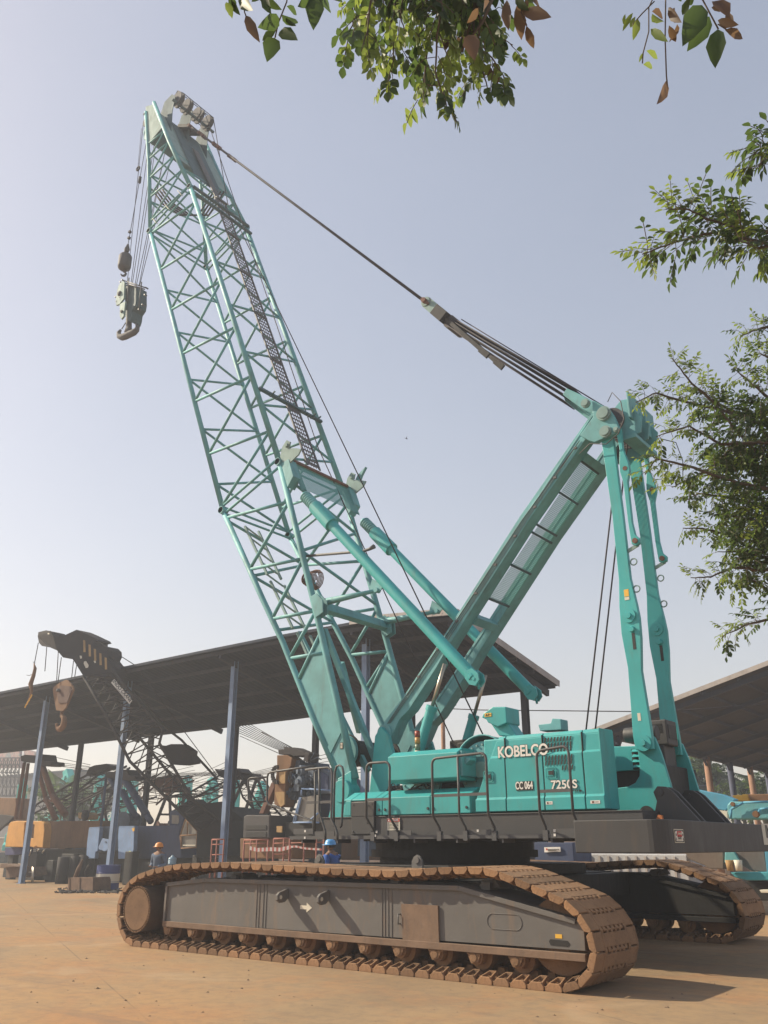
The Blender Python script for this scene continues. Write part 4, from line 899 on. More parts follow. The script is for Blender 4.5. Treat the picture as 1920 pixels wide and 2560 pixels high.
# loose stones, leaves and clods on the ground
m_stone = paint('dry_clods', (.16, .105, .068), .95, (.08, .06, .045), .5, 6, .25, 0)
sb = MB()
for k in range(420):
    q = P(random.uniform(0, 1920), 2560 - 330 * random.random() ** .7, Z=0)
    if q.y > 10 and q.x > -14.2 and q.x < -4.5 or q.length > 40: continue
    r = random.choice([.006, .008, .012, .02]) * random.uniform(.6, 1.3); a = random.random() * 6.28
    vs = [q + V(math.cos(a + i * 1.257) * r * random.uniform(.6, 1.3), math.sin(a + i * 1.257) * r * random.uniform(.6, 1.3), 0) for i in range(5)] + [q + V(0, 0, r * random.uniform(.4, .9))]
    sb.add(vs, [(i, (i + 1) % 5, 5) for i in range(5)])
so = bld(sb, 'loose_clods', m_stone); tag(so, 'tiny stones and dry clods scattered on the sandy ground', 'gravel', kind='stuff')
# ---------------------------------------------------------------- left shed
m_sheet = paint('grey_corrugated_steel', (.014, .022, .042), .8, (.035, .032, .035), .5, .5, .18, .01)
m_col = paint('blue_grey_column_paint', (.17, .25, .40), .55, (.16, .11, .08), .55, 1.6, .15, .006)
m_coldk = paint('dark_column_paint', (.035, .038, .052), .65, (.12, .08, .06), .5, 1.6, .15, .006)
m_fascia = paint('galvanised_rusty_flashing', (.36, .34, .33), .7, (.25, .12, .07), .8, 2.2, .15, .004)
shed = thing('open_shed', 'long open shed with dark corrugated roof on blue-grey steel columns behind the teal crane', 'shed', (-30, 25, 0))
NE = [(-56, 8.45), (-40.78, 8.54), (-36.7, 8.56), (-31.4, 8.60), (-26.2, 8.64), (-21.97, 8.66), (-18.1, 8.62), (-14.2, 8.30)]
BE = [(-56, 6.9), (-49, 6.88), (-28.5, 6.88), (-20.3, 7.0), (-14.2, 6.96)]
def lin(pr, x):
    for a, b in zip(pr, pr[1:]):
        if x <= b[0]: return a[1] + (b[1] - a[1]) * (x - a[0]) / (b[0] - a[0])
    return pr[-1][1]
rf = MB(); YA_, YB_ = 21.88, 28.5; n = 0; xs = []
x = -56.0
while x <= -14.2: xs.append(x); x += .09
vs = []; fs = []
for i, x in enumerate(xs):
    w_ = .022 * math.cos(i * math.pi / 1.5); rag = random.uniform(-.05, .05) if i % 9 == 0 else 0
    for j in range(5):
        t = j / 4; y = YA_ + (YB_ - YA_) * t + (rag if j == 0 else 0)
        z = lin(NE, x) * (1 - t) + lin(BE, x) * t
        vs += [(x, y, z + w_), (x, y, z + w_ + .012)]
for i in range(len(xs) - 1):
    for j in range(4):
        a = (i * 5 + j) * 2; b = ((i + 1) * 5 + j) * 2
        fs += [(a, a + 2, b + 2, b), (a + 1, b + 1, b + 3, a + 3)]
    a = (i * 5) * 2; b = ((i + 1) * 5) * 2; fs.append((a, b, b + 1, a + 1))
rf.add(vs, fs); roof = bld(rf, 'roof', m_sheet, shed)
pu = MB()
for t in (.03, .2, .38, .56, .74, .97):
    y = YA_ + (YB_ - YA_) * t
    for a, b in zip(xs[::40], xs[40::40] + [xs[-1]]):
        pu.beam((a, y, lin(NE, a) * (1 - t) + lin(BE, a) * t - .09), (b, y, lin(NE, b) * (1 - t) + lin(BE, b) * t - .09), .05, .13)
bld(pu, 'purlins', m_coldk, roof)
rafters = [(-38.2, -36.95), (-31.9, -30.72), (-25.2, -25.68), (-18.6, -20.56)]
ra = MB()
for xa_, xb2 in [(-44.6, -43.04)] + rafters + [(-14.6, -15.45)]:
    ra.beam((xa_, YA_ + .2, lin(NE, xa_) - .25), (xa_, YB_ - .1, lin(BE, xa_) - .25), .12, .22)
ro_ = bld(ra, 'rafters', m_coldk, roof)
fa = MB()
for a, b in zip(NE[1:], NE[2:]): fa.beam((a[0], YA_ - .01, a[1] - .02), (b[0], YA_ - .01, b[1] - .02), .02, .10)
bld(fa, 'gutter_edge', m_sheet, roof)
ff = MB()
for k in range(5):
    a = -18.5 + k * .86; ff.beam((a, YA_ - .03, lin(NE, a) + .06), (a + .84, YA_ - .03, lin(NE, a + .84) + .06), .012, .22)
ff.beam((-14.16, YA_, 8.33), (-14.16, YB_, 7.02), .02, .22); bld(ff, 'flashing', m_fascia, roof)
def hcol(x, y, h, mat, par, w=.26, name='column'):
    mb = MB().box(x - w / 2, x + w / 2, y - w / 2, y - w / 2 + .02, 0, h); mb.box(x - w / 2, x + w / 2, y + w / 2 - .02, y + w / 2, 0, h); mb.box(x - .01, x + .01, y - w / 2 + .02, y + w / 2 - .02, 0, h)
    mb.box(x - w * .7, x + w * .7, y - w * .7, y + w * .7, 0, .025)
    return bld(mb, name, mat, par)
for xa_ in (-38.2, -31.9, -25.2, -18.6): hcol(xa_, 22.88, lin(NE, xa_) - .35, m_col, shed, .21)
for xb2 in (-43.04, -36.95, -30.72, -25.68, -20.56, -15.45): hcol(xb2, 28.2, 6.9, m_coldk, shed, .22)
# ---------------------------------------------------------------- right shed
shed2 = thing('open_shed', 'open shed with high dark pitched roof at the right edge, beyond the grey counterweight', 'shed', (-12, 45, 0))
m_edge = paint('pale_roof_edge', (.42, .38, .35), .7, (.2, .13, .1), .5, 2, .1, 0)
def rz(x): return 6.0 + (x + 15.5) * .2675
r2 = MB(); vs = []; fs = []
X0, X1, Y0_, Y1_ = -15.7, 2.5, 34.1, 76
r2.add([(X0, Y0_, rz(X0)), (X1, Y0_, rz(X1)), (X1, Y1_, rz(X1)), (X0, Y1_, rz(X0)), (X0, Y0_, rz(X0) + .06), (X1, Y0_, rz(X1) + .06), (X1, Y1_, rz(X1) + .06), (X0, Y1_, rz(X0) + .06)], [(0, 1, 2, 3), (4, 5, 6, 7), (0, 1, 5, 4), (0, 3, 7, 4), (1, 2, 6, 5), (2, 3, 7, 6)])
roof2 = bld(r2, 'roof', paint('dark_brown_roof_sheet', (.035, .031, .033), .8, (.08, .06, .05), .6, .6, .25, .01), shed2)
p2_ = MB()
for k in range(13): x = -15.2 + k * 1.4; p2_.beam((x, Y0_ + .1, rz(x) - .08), (x, Y1_, rz(x) - .08), .06, .12)
bld(p2_, 'purlins', m_coldk, roof2)
p3_ = MB()
for k in range(11): y = Y0_ + .4 + k * 3.85; p3_.beam((X0 + .3, y, rz(X0 + .3) - .22), (X1, y, rz(X1) - .22), .14, .2)
bld(p3_, 'rafters', m_coldk, roof2)
bld(MB().beam((X0, Y0_ - .02, rz(X0) + .03), (X1, Y0_ - .02, rz(X1) + .03), .03, .17), 'barge_board', m_edge, roof2)
m_brown = paint('brown_column_paint', (.30, .17, .11), .7, (.12, .07, .05), .5, 2, .15, .005); m_navy = paint('navy_column_paint', (.045, .055, .10), .6, (.1, .07, .05), .4, 2, .15, .004)
for i, y in enumerate((36.2, 40.05, 43.9, 47.7, 51.5, 55.3, 58.9, 62.6)):
    c = bld(MB().cyl((-15.5, y, 0), (-15.5, y, 5.95), .17, 14), 'column', m_brown if i % 2 else m_navy, shed2)
    kb = MB(); kb.beam((-15.5, y, 5.4), (-15.5, y + .6, 5.95), .1, .1); kb.beam((-15.5, y, 5.4), (-15.5, y - .6, 5.95), .1, .1); bld(kb, 'knee_brace', m_navy, c)
bld(MB().beam((-15.5, Y0_ + .3, 5.93), (-15.5, Y1_, 5.93), .2, .24), 'eaves_beam', m_coldk, shed2)
cp_ = MB().cyl((-8.6, 36.0, 0), (-8.6, 36.0, 7.6), .08, 12); pole = bld(cp_, 'post', m_edge, shed2)
bld(MB().cyl((-8.6, 36.0, 2.4), (-8.6, 36.0, 4.6), .084, 12), 'red_band', m_red, pole)
# ---------------------------------------------------------------- generic traced part
def tp(name, z, Y, pts, depth, mat, parent, bev=0): return bld(MB().prism(T(z, Y, pts), Y, Y + depth), name, mat, parent, bev=bev)
def tl(mb, z, Y, a, b, r, Yb=None):
    p = PS(z, a, Y); q = PS(z, b, Yb if Yb is not None else Y); mb.tube([p, q], r, 6); return mb
m_navyp = paint('navy_machine_paint', (.030, .050, .115), .55, (.10, .07, .05), .45, 1.5, .15, .006)
m_palebl = paint('pale_blue_panel_paint', (.17, .27, .46), .55, (.30, .16, .10), .5, 2.5, .12, .005)
m_orange = paint('yellow_orange_machine_paint', (.55, .27, .055), .55, (.22, .11, .06), .4, 1.4, .12, .006)
m_brmach = paint('rusty_and_shaded_ochre_paint', (.18, .095, .045), .75, (.07, .05, .04), .6, 1.2, .2, .01)
m_iron = paint('blackened_lattice_steel', (.026, .022, .024), .75, (.10, .06, .045), .5, 2, .2, .006)
m_blugr = paint('grimy_blue_machine_paint', (.075, .105, .15), .6, (.07, .055, .05), .7, 2.2, .25, .01)
m_yelm = paint('grimy_yellow_steel', (.36, .23, .10), .7, (.12, .08, .05), .7, 2.2, .2, .01)
m_glass = paint('dusty_cab_glass', (.17, .16, .145), .25, (.28, .22, .16), .7, 2.5, .15, 0)
m_teal2 = paint('bright_turquoise_paint', (.045, .46, .43), .45, (.12, .14, .12), .2, 2, .1, 0)
m_sky2 = paint('sky_blue_machine_paint', (.075, .29, .42), .5, (.2, .16, .12), .35, 1.4, .12, .004)
# ---------------------------------------------------------------- lattice boom crane in front of the left shed
YI = 19.5
ic = thing('lattice_boom_crane', 'blackened old crane, its lattice boom carrying a white name board before the left shed', 'crane', tuple(PS(zB2, (1100, 1400), 27.0) * V(1, 1, 0)) if False else (-24.0, 26.5, 0))
def yI(px): return 19.5 + max(0, px - 130) * (26.0 - 19.5) / (640 - 130)       # the boom runs away from the camera towards its foot
def Q(z, a, dy=0): q = z(*a); return P(q[0], q[1], Y=yI(q[0]) + dy)
def slab(name, z, pts, th, mat, par, dy=0):
    A = [Q(z, p, dy) for p in pts]; n = len(A); nn = V(0, th, 0)
    return bld(MB().add(A + [a + nn for a in A], [list(range(n)), list(range(n, 2 * n))] + [[i, (i + 1) % n, n + (i + 1) % n, n + i] for i in range(n)]), name, mat, par)
hd_ = slab('boom_head', zB4, [(165, 140), (255, 118), (300, 128), (335, 185), (380, 195), (480, 170), (605, 112), (690, 148), (830, 215), (850, 240), (805, 250), (800, 300), (830, 312), (925, 300), (965, 340), (970, 400), (945, 450), (1030, 560), (1000, 660), (900, 650), (680, 640), (580, 480), (555, 445), (500, 432), (450, 432), (380, 350), (265, 300), (205, 298), (172, 262), (158, 190)], .7, m_iron, ic)
hx_ = MB()
for pts in ([(640, 410), (665, 412), (668, 440), (648, 448)], [(745, 400), (768, 402), (766, 420), (748, 418)], [(800, 470), (825, 470), (830, 490), (815, 498)], [(690, 480), (715, 472), (745, 520), (738, 550), (712, 555), (688, 505)], [(270, 150), (290, 150), (292, 165), (274, 165)]):
    A = [Q(zB4, p, -.02) for p in pts]; hx_.add(A, [list(range(len(A)))])
bld(hx_, 'sky_hole_patch', m_cream, hd_)  # cream patches stand for bright sky through holes; the plate is uncut
st_ = MB()
for k in range(5):
    x = 680 + k * 62; y = 230 + k * 50
    for (a, b) in (((x, y), (x + 5, y + 140)),): A = [Q(zB4, p, -.03) for p in ((x, y), (x + 26, y + 6), (x + 30, y + 140), (x + 4, y + 140))]; st_.add(A, [(0, 1, 2, 3)])
bld(st_, 'hazard_stripe', m_yelm, hd_)
rp_ = MB()
for a, b in (((300, 128), (420, 180)), ((830, 235), (1280, 522)), ((965, 420), (1160, 545)), ((965, 425), (1070, 570)), ((165, 262), (120, 500)), ((395, 355), (375, 712)), ((430, 430), (392, 712)), ((570, 470), (548, 672)), ((605, 520), (582, 665)), ((262, 310), (240, 590))): rp_.tube([Q(zB4, a), Q(zB4, b)], .018, 5)
rp_.tube([Q(zB4, (1280, 522)), PS(zB2, (1180, 430), 26.2)], .018, 5)
bld(rp_, 'boom_rope', m_iron, ic)
# boom chords in px of zB4 / zB2, with depth along the boom
chs = [[zB4(680, 640), zB4(960, 1120), zB2(120, 260), zB2(700, 840), zB2(980, 1120)], [zB4(1000, 560), zB4(1330, 960), zB4(1600, 1260), zB2(480, 40), zB2(880, 720), zB2(1240, 1000)],
       [zB4(800, 560), zB4(1130, 1010), zB2(260, 0), zB2(620, 430), zB2(1000, 880)], [zB4(960, 470), zB4(1640, 1250), zB2(750, 0), zB2(1190, 480)]]
def QP(p, dy=0): return P(p[0], p[1], Y=yI(p[0]) + dy)
cm = MB()
C0 = [QP(p) for p in chs[0]]; C1 = [QP(p) for p in chs[1]]; C2 = [QP(p, 1.1) for p in chs[2]]
for c in (C0, C1, C2): cm.tube(c, .06, 8)
C3 = [QP(p, 1.0) for p in chs[3]]; cm.tube(C3, .05, 8)
boomI = bld(cm, 'lattice_boom', m_iron, ic)
def along(c, t):
    L = [(b - a).length for a, b in zip(c, c[1:])]; s = t * sum(L)
    for a, b, l in zip(c, c[1:], L):
        if s <= l: return a.lerp(b, s / l)
        s -= l
    return c[-1]
lm_ = MB()
for k in range(17):
    t0, t1, t2 = k / 17, (k + .5) / 17, (k + 1) / 17
    lm_.tube([along(C0, t0), along(C1, t1)], .028, 5); lm_.tube([along(C1, t1), along(C0, t2)], .028, 5)
    lm_.tube([along(C0, t1), along(C2, t0)], .026, 5); lm_.tube([along(C2, t1), along(C1, t2)], .026, 5)
bld(lm_, 'lacing', m_iron, boomI)
slab('ballast_plate', zB2, [(470, 60), (560, 70), (620, 50), (745, 50), (860, 130), (850, 180), (895, 280), (760, 305), (640, 300), (610, 260), (575, 200), (500, 120)], .4, m_iron, ic, .3)
slab('boom_foot_plate', zB2, [(700, 850), (900, 720), (960, 780), (1250, 750), (1270, 1200), (1200, 1240), (1040, 1180), (960, 1110), (850, 1020), (760, 910)], .5, m_iron, ic, .2)
slab('machine_body', zB2, [(940, 1030), (1280, 980), (1290, 1420), (930, 1440)], 2.5, m_dark, ic, .3)
slab('engine_cover', zB2, [(1290, 820), (1420, 900), (1500, 960), (1500, 1180), (1290, 1200)], 1.8, m_dark, ic, .8)
# name board on the boom
bA = [Q(zB4, p, -.12) for p in ((1040, 680), (1250, 925), (1215, 968), (1003, 720))]
bn = (bA[1] - bA[0]).cross(bA[3] - bA[0]).normalized(); bn = bn if bn.y < 0 else -bn
nb = bld(MB().add(bA + [v - bn * .03 for v in bA], [(0, 1, 2, 3), (4, 5, 6, 7), (0, 1, 5, 4), (1, 2, 6, 5), (2, 3, 7, 6), (3, 0, 4, 7)]), 'name_board', m_white, ic)
xd = (bA[1] - bA[0]).normalized(); yd = (bA[0] - bA[3]); yd = (yd - xd * yd.dot(xd)).normalized()
text('lettering', 'INDO CRANE', (bA[0] - bA[3]).length * 1.0, m_black, (bA[0] + bA[1] + bA[2] + bA[3]) / 4 + bn * .006 + yd * .02, xd, yd, nb, .003, .001, sx=1.0)
lb = MB(); c0 = (bA[3] + bA[2]) / 2 + yd * .10 + bn * .006
lb.add([c0 - xd * .3 - yd * .085, c0 + xd * .3 - yd * .085, c0 + xd * .3 - yd * .075, c0 - xd * .3 - yd * .075], [(0, 1, 2, 3)]); bld(lb, 'small_print', m_black, nb)
# framed cab window of the dark crane
cb_ = thing('operator_cab', 'brown framed glass cab hanging beside the navy machine, behind the orange-helmeted worker', 'cab', tuple(PS(zB2, (840, 1400), 24.5) * V(1, 1, 0)))
tp('glass', zB2, 24.5, [(745, 1160), (800, 970), (930, 1110), (925, 1300), (750, 1310)], .9, m_glass, cb_)
fm = MB()
for a, b in (((735, 1170), (800, 965)), ((800, 965), (945, 1110)), ((945, 1110), (935, 1310)), ((735, 1170), (745, 1320)), ((745, 1322), (935, 1312)), ((740, 1165), (938, 1155)), ((750, 1180), (750, 1300)), ((825, 1000), (820, 1155))): tl(fm, zB2, 24.45, a, b, .028)
bld(fm, 'cab_frame', m_brmach, cb_)
tp('lower_strip', zB2, 24.42, [(768, 1278), (915, 1278), (915, 1290), (768, 1290)], .02, m_cream, cb_)
# hook block of that crane and the short rope end: they hang
hb = thing('hook_block', 'large brown hook block hanging under the blackened boom head, in front of the shed roof', 'hook block', tuple(PS(zB4, (450, 1180), 20.2)))
tp('side_plate', zB4, 20.0, [(480, 690), (500, 690), (560, 760), (570, 800), (480, 1010), (445, 1050), (370, 1040), (345, 900), (330, 800), (345, 770), (420, 715)], .07, m_brmach, hb)
tp('side_plate', zB4, 20.35, [(480, 690), (500, 690), (560, 760), (570, 800), (480, 1010), (445, 1050), (370, 1040), (345, 900), (330, 800), (345, 770), (420, 715)], .07, m_brmach, hb)
tp('cover', zB4, 19.97, [(430, 755), (530, 765), (550, 800), (495, 950), (400, 960), (380, 860), (390, 790)], .03, paint('old_brown_cover', (.11, .065, .05), .8), hb)
c = PS(zB4, (465, 820), 20.2); bld(MB().lathe(c + V(0, -.35, 0), (0, 1, 0), [(0, .04), (0, .06), (.1, .07), (.15, .07)], 14), 'sheave_pin', m_hook, hb)
def hook(c, r, w, par, mat, ax=(1, 0, 0)):              # forged single hook hanging from c
    ax = Vector(ax).normalized(); pts = [c, c - V(0, 0, r * .9)]; rs = [w * .8, w * .8]
    o = c - V(0, 0, r * 1.9)
    for k in range(13):
        a = R(90 - k * 22); pts.append(o + ax * math.cos(a) * r + V(0, 0, math.sin(a) * r)); rs.append(w * (.9 + .5 * math.sin(math.pi * k / 12)) * (1 if k < 10 else .75))
    return bld(MB().tube(pts, rs, 10), 'hook', mat, par)
hook(PS(zB4, (440, 1040), 20.2), .26, .09, hb, m_brmach)
re = thing('rope_end', 'frayed rope end with yellow tape hanging from the tip of the blackened boom', 'rope', tuple(PS(zB4, (100, 600), 19.6)))
bld(MB().tube([PS(zB4, p, 19.6) for p in ((115, 500), (128, 560), (110, 640), (75, 740), (90, 820), (60, 900), (20, 985))], [.02, .07, .08, .1, .06, .03, .02], 8), 'rope_socket', m_brmach, re)
bld(MB().tube([PS(zB4, p, 19.6) for p in ((115, 500), (105, 480))], .01, 5).tube([PS(zB4, p, 19.6) for p in ((110, 620), (60, 640), (30, 635))], .012, 5).tube([PS(zB4, p, 19.6) for p in ((128, 500), (120, 470))], .01, 5), 'loose_strand', m_rope, re)
yt = MB()
for k in range(4): a = PS(zB4, (92 - k * 22, 860 + k * 38), 19.55); yt.beam(a, a + V(-.07, 0, -.13), .02, .05, (0, 1, 0))
bld(yt, 'yellow_tape', m_yel, re)
# ---------------------------------------------------------------- ochre crane at the far left under the shed
oc = thing('crawler_crane', 'yellow crane with shade-darkened ochre body and brown A-frame parked under the left end of the shed', 'crane', tuple(PS(zB1, (550, 1500), 26) * V(1, 1, 0)))
tp('counterweight', zB1, 24.6, [(60, 1450), (75, 1330), (105, 1180), (130, 1145), (200, 1132), (500, 1135), (535, 1160), (540, 1250), (520, 1460), (460, 1455), (440, 1440), (410, 1458), (345, 1440), (365, 1345), (405, 1345), (420, 1180), (320, 1150), (300, 1160), (280, 1455)], .4, m_orange, oc, .03)
tp('machine_body', zB1, 26.6, [(380, 1140), (1260, 1130), (1260, 1460), (380, 1470)], 2.4, m_brmach, oc, .03)  # same machine as the counterweight; darker ochre paints in the roof shade
tp('blue_box', zB1, 24.9, [(60, 1458), (270, 1452), (270, 1540), (60, 1555)], .6, paint('indigo_box_paint', (.035, .04, .13), .6), oc, .02)
am = MB(); 
for a, b, r in (((300, 420), (190, 1110), .11), ((345, 430), (250, 1110), .10), ((510, 440), (640, 820), .16), ((640, 820), (800, 1060), .17), ((470, 520), (560, 860), .12), ((560, 860), (680, 1110), .14), ((540, 880), (720, 900), .07)): tl(am, zB1, 26.0, a, b, r)
bld(am, 'a_frame', paint('red_brown_frame_paint', (.17, .075, .045), .7, (.07, .05, .04), .6), oc)
tp('a_frame_head', zB1, 25.8, [(250, 345), (300, 325), (430, 335), (520, 320), (535, 400), (620, 410), (630, 450), (580, 465), (510, 465), (430, 430), (290, 420), (255, 400)], .8, m_iron, oc, .02)
tp('winch_cover', zB1, 26.3, [(950, 1030), (1040, 1030), (1080, 1060), (1070, 1110), (1030, 1120), (950, 1100)], .6, m_yelm, oc, .03)
om = MB(); c = PS(zB1, (1050, 1065), 26.25); om.lathe(c, (0, -1, 0), [(0, .25), (.1, .25), (.12, .12), (.2, .1)], 18); bld(om, 'winch_drum', m_dark, oc)
rr2 = MB()
for a, b in (((530, 325), (1100, 450)), ((560, 400), (1090, 470)), ((625, 440), (1090, 480)), ((630, 450), (1000, 500)), ((620, 460), (1090, 500)), ((630, 445), (1250, 545))): tl(rr2, zB1, 26.2, a, b, .014)
bld(rr2, 'pendant_rope', m_iron, oc)
tk = MB(); tk.prism(T(zB1, 24.3, [(0, 1480), (1300, 1475), (1400, 1620), (1320, 1880), (250, 1900), (0, 1920)]), 26.2, 28.0); bld(tk, 'undercarriage', m_dark, oc, bev=.05)
# ---------------------------------------------------------------- navy crane
nc = thing('crawler_crane', 'navy blue crane with pale blue rear panels parked behind the orange-helmeted worker', 'crane', tuple(PS(zB2, (400, 1500), 26) * V(1, 1, 0)))
tp('machine_body', zB2, 25.6, [(180, 1050), (740, 1040), (720, 1160), (740, 1330), (740, 1440), (150, 1450)], 2.2, m_navyp, nc, .03)
tp('rear_panel', zB1, 24.9, [(1085, 1212), (1218, 1203), (1190, 1505), (1165, 1510), (1155, 1592), (1050, 1596), (1060, 1400)], .2, m_palebl, nc, .02)
tp('rear_panel', zB1, 24.9, [(1450, 1196), (1640, 1194), (1630, 1480), (1600, 1590), (1440, 1598), (1440, 1300)], .2, m_palebl, nc, .02)
tp('inner_panel', zB1, 25.3, [(1218, 1200), (1450, 1200), (1440, 1500), (1190, 1520)], .4, m_blugr, nc, .02)
hdp = tp('open_door', zB1, 24.6, [(1250, 1345), (1345, 1365), (1350, 1400), (1300, 1495), (1270, 1503), (1205, 1480), (1200, 1450)], .05, m_palebl, nc, .01)
bld(MB().prism(T(zB1, 24.58, [(1280, 1385), (1300, 1388), (1298, 1396), (1278, 1393)]), 24.575, 24.6), 'door_handle', m_dark, hdp)
sk = MB().prism(T(zB1, 24.88, [(1605, 1225), (1638, 1215), (1640, 1250), (1620, 1265)]), 24.885, 24.9); bld(sk, 'orange_sticker', m_yel, nc)
sk = MB().tube([PS(zB1, (1585 + 18 * math.cos(a), 1540 + 35 * math.sin(a)), 24.88) for a in [k * math.pi / 8 for k in range(17)]], .02, 5, False); bld(sk, 'ring_emblem', paint('lime_vinyl', (.45, .5, .12), .5), nc)
tp('cab', zB2, 25.9, [(600, 1040), (600, 880), (625, 858), (700, 862), (780, 950), (745, 1060)], 1.0, m_navyp, nc, .03)
tp('cab_window', zB2, 25.88, [(630, 1020), (632, 915), (715, 920), (720, 1005), (700, 1025)], .03, m_glass, nc)
am = MB()
for z_, a, b, r in ((zB1, (1300, 560), (1210, 1400), .07), (zB1, (1340, 600), (1430, 780), .13), (zB1, (1500, 620), (1659, 820), .15), (zB2, (60, 480), (330, 920), .17), (zB2, (20, 620), (200, 960), .16), (zB2, (330, 920), (380, 1000), .15)): tl(am, z_, 26.0, a, b, r)
bld(am, 'a_frame', m_navyp, nc)
tp('a_frame_head', zB1, 25.8, [(1290, 540), (1410, 530), (1420, 510), (1460, 510), (1540, 505), (1570, 570), (1640, 590), (1659, 630), (1540, 640), (1420, 620), (1340, 610), (1290, 600)], .7, m_iron, nc, .02)
c = PS(zB1, (1490, 1130), 25.4); d = PS(zB1, (1610, 1135), 26.2); wn = bld(MB().lathe(c, d - c, [(0, .3), (0, .38), (.1, .38), (.1, .33), (1.0, .33), (1.0, .38), (1.1, .38)], 22, False), 'winch_drum', m_blugr, nc)
tk = MB(); tk.prism(T(zB2, 25.2, [(-250, 1440), (740, 1435), (1290, 1420), (1300, 1700), (-250, 1800)]), 26.5, 28.2); bld(tk, 'undercarriage', m_dark, nc, bev=.05)
rr3 = MB()
for k in range(5): tl(rr3, zB2, 26.4, (170, 420 + k * 14), (1180, 395 + k * 9), .012)
for k in range(5): tl(rr3, zB1, 26.6, (1350, 470 + k * 10), (1659, 545 + k * 14), .012)
bld(rr3, 'pendant_rope', m_iron, nc)
# ---------------------------------------------------------------- stored lattice booms behind
def lattice(name, label, z, Y, lo_, hi_, n, r, par=None, mat=None, group=None):
    t = thing(name, label, 'lattice boom', tuple(PS(z, lo_[0], Y) * V(1, 1, 0)), group)
    m = MB(); A = [PS(z, p, Y) for p in lo_]; B = [PS(z, p, Y) for p in hi_]; A2 = [a + V(.2, 1.2, 0) for a in A]; B2 = [a + V(.2, 1.2, 0) for a in B]
    for c in (A, B, A2, B2): m.tube(c, r, 6)
    bld(m, 'chords', mat or m_iron, t); l = MB()
    for k in range(n):
        a, b, c = k / n, (k + .5) / n, (k + 1) / n
        for U, W in ((A, B), (A2, B2), (A, A2), (B, B2)): l.tube([along(U, a), along(W, b)], r * .33, 5); l.tube([along(W, b), along(U, c)], r * .33, 5)
    bld(l, 'lacing', mat or m_iron, t); return t
lb1 = lattice('lattice_boom', 'black stored lattice boom slanting up between the ochre and navy cranes', zB1, 29.0, [(400, 1050), (960, 760), (1330, 470)], [(400, 960), (900, 660), (1090, 560), (1290, 450)], 8, .06, group='stored lattice booms')
tp('boom_tip', zB1, 28.9, [(1085, 480), (1150, 455), (1295, 435), (1350, 460), (1340, 480), (1290, 490), (1140, 530), (1100, 560), (1040, 580)], .8, m_iron, lb1, .02)
lb2 = lattice('lattice_boom', 'black stored lattice boom low behind the navy crane, level with its winch', zB1, 30.0, [(900, 1060), (1450, 900), (1659, 830)], [(960, 930), (1400, 700), (1659, 560)], 7, .05, group='stored lattice booms')
lb3 = lattice('lattice_boom', 'black stored lattice boom rising to a round head left of the third blue column', zB2, 29.5, [(600, 900), (880, 720), (1290, 500)], [(560, 700), (850, 640), (1200, 440)], 8, .05, group='stored lattice booms')
tp('boom_tip', zB2, 29.4, [(1150, 350), (1210, 380), (1290, 350), (1440, 345), (1490, 400), (1460, 430), (1420, 470), (1290, 480), (1200, 440), (1180, 400)], .7, m_iron, lb3, .02)
lb4 = lattice('lattice_boom', 'black lattice jib hanging down to the right of the third blue column', zB2, 28.9, [(1470, 420), (1580, 620), (1700, 800), (1900, 1000)], [(1400, 430), (1500, 700), (1640, 850), (1800, 1030)], 9, .045, group='stored lattice booms')
lb5 = lattice('lattice_boom', 'rusty reddish lattice section lying behind the navy cab', zB2, 28.8, [(180, 780), (430, 560), (640, 480)], [(220, 620), (420, 480), (620, 430)], 8, .05, mat=m_rust, group='stored lattice booms')
tp('end_block', zB2, 28.7, [(390, 470), (650, 435), (650, 500), (590, 620), (470, 640), (400, 560)], .5, m_rust, lb5, .02)
# ---------------------------------------------------------------- centre machine: yellow mast, grimy blue engine, cab
pm_ = thing('crane_chassis', 'grimy blue and yellow crane carcass with dusty cab glass behind the red barriers', 'crane', tuple(PS(zB3, (700, 1500), 23.5) * V(1, 1, 0)))
YM = 21.6
tp('mast', zB3, YM, [(510, 320), (655, 318), (720, 360), (700, 470), (640, 560), (620, 820), (610, 1000), (560, 1040), (470, 1000), (480, 700), (510, 520)], .5, m_brmach, pm_, .02)
for pts in ([(540, 555), (625, 550), (620, 710), (535, 715)], [(480, 830), (615, 825), (612, 1000), (560, 1035), (520, 970), (500, 890)], [(505, 1300), (580, 1300), (575, 1390), (505, 1385)]): tp('yellow_plate', zB3, YM - .05, pts, .05, m_yelm, pm_)
tp('mast_head', zB3, YM, [(525, 245), (610, 235), (600, 200), (660, 220), (740, 212), (830, 250), (900, 285), (955, 285), (962, 310), (945, 340), (940, 420), (870, 400), (890, 330), (800, 330), (740, 340), (700, 315), (530, 310)], .5, m_iron, pm_, .02)
e = MB(); random.seed(3)
for k in range(34):
    a = PS(zB3, (random.uniform(690, 1010), random.uniform(400, 860)), YM + .2 + random.random() * .5); w_ = random.uniform(.05, .16)
    if k % 3: e.box(a.x - w_, a.x + w_, a.y - w_, a.y + w_, a.z - w_ * 1.3, a.z + w_ * 1.3)
    else: e.lathe(a, (random.uniform(-1, 1), -1, 0), [(0, w_ * 1.4), (.25, w_ * 1.4), (.27, w_ * .7), (.35, w_ * .7)], 14, False)
for k in range(26):
    a = PS(zB3, (random.uniform(680, 1030), random.uniform(380, 880)), YM + .1); e.tube([a, a + V(random.uniform(-.3, .3), .1, random.uniform(-.3, .3)), a + V(random.uniform(-.4, .4), .2, random.uniform(-.5, .1))], .02, 5)
bld(e, 'engine_block', m_blugr, pm_)
tp('engine_bay', zB3, YM + .6, [(690, 420), (1020, 420), (1050, 560), (1000, 860), (800, 900), (650, 820)], .8, m_blugr, pm_, .03)
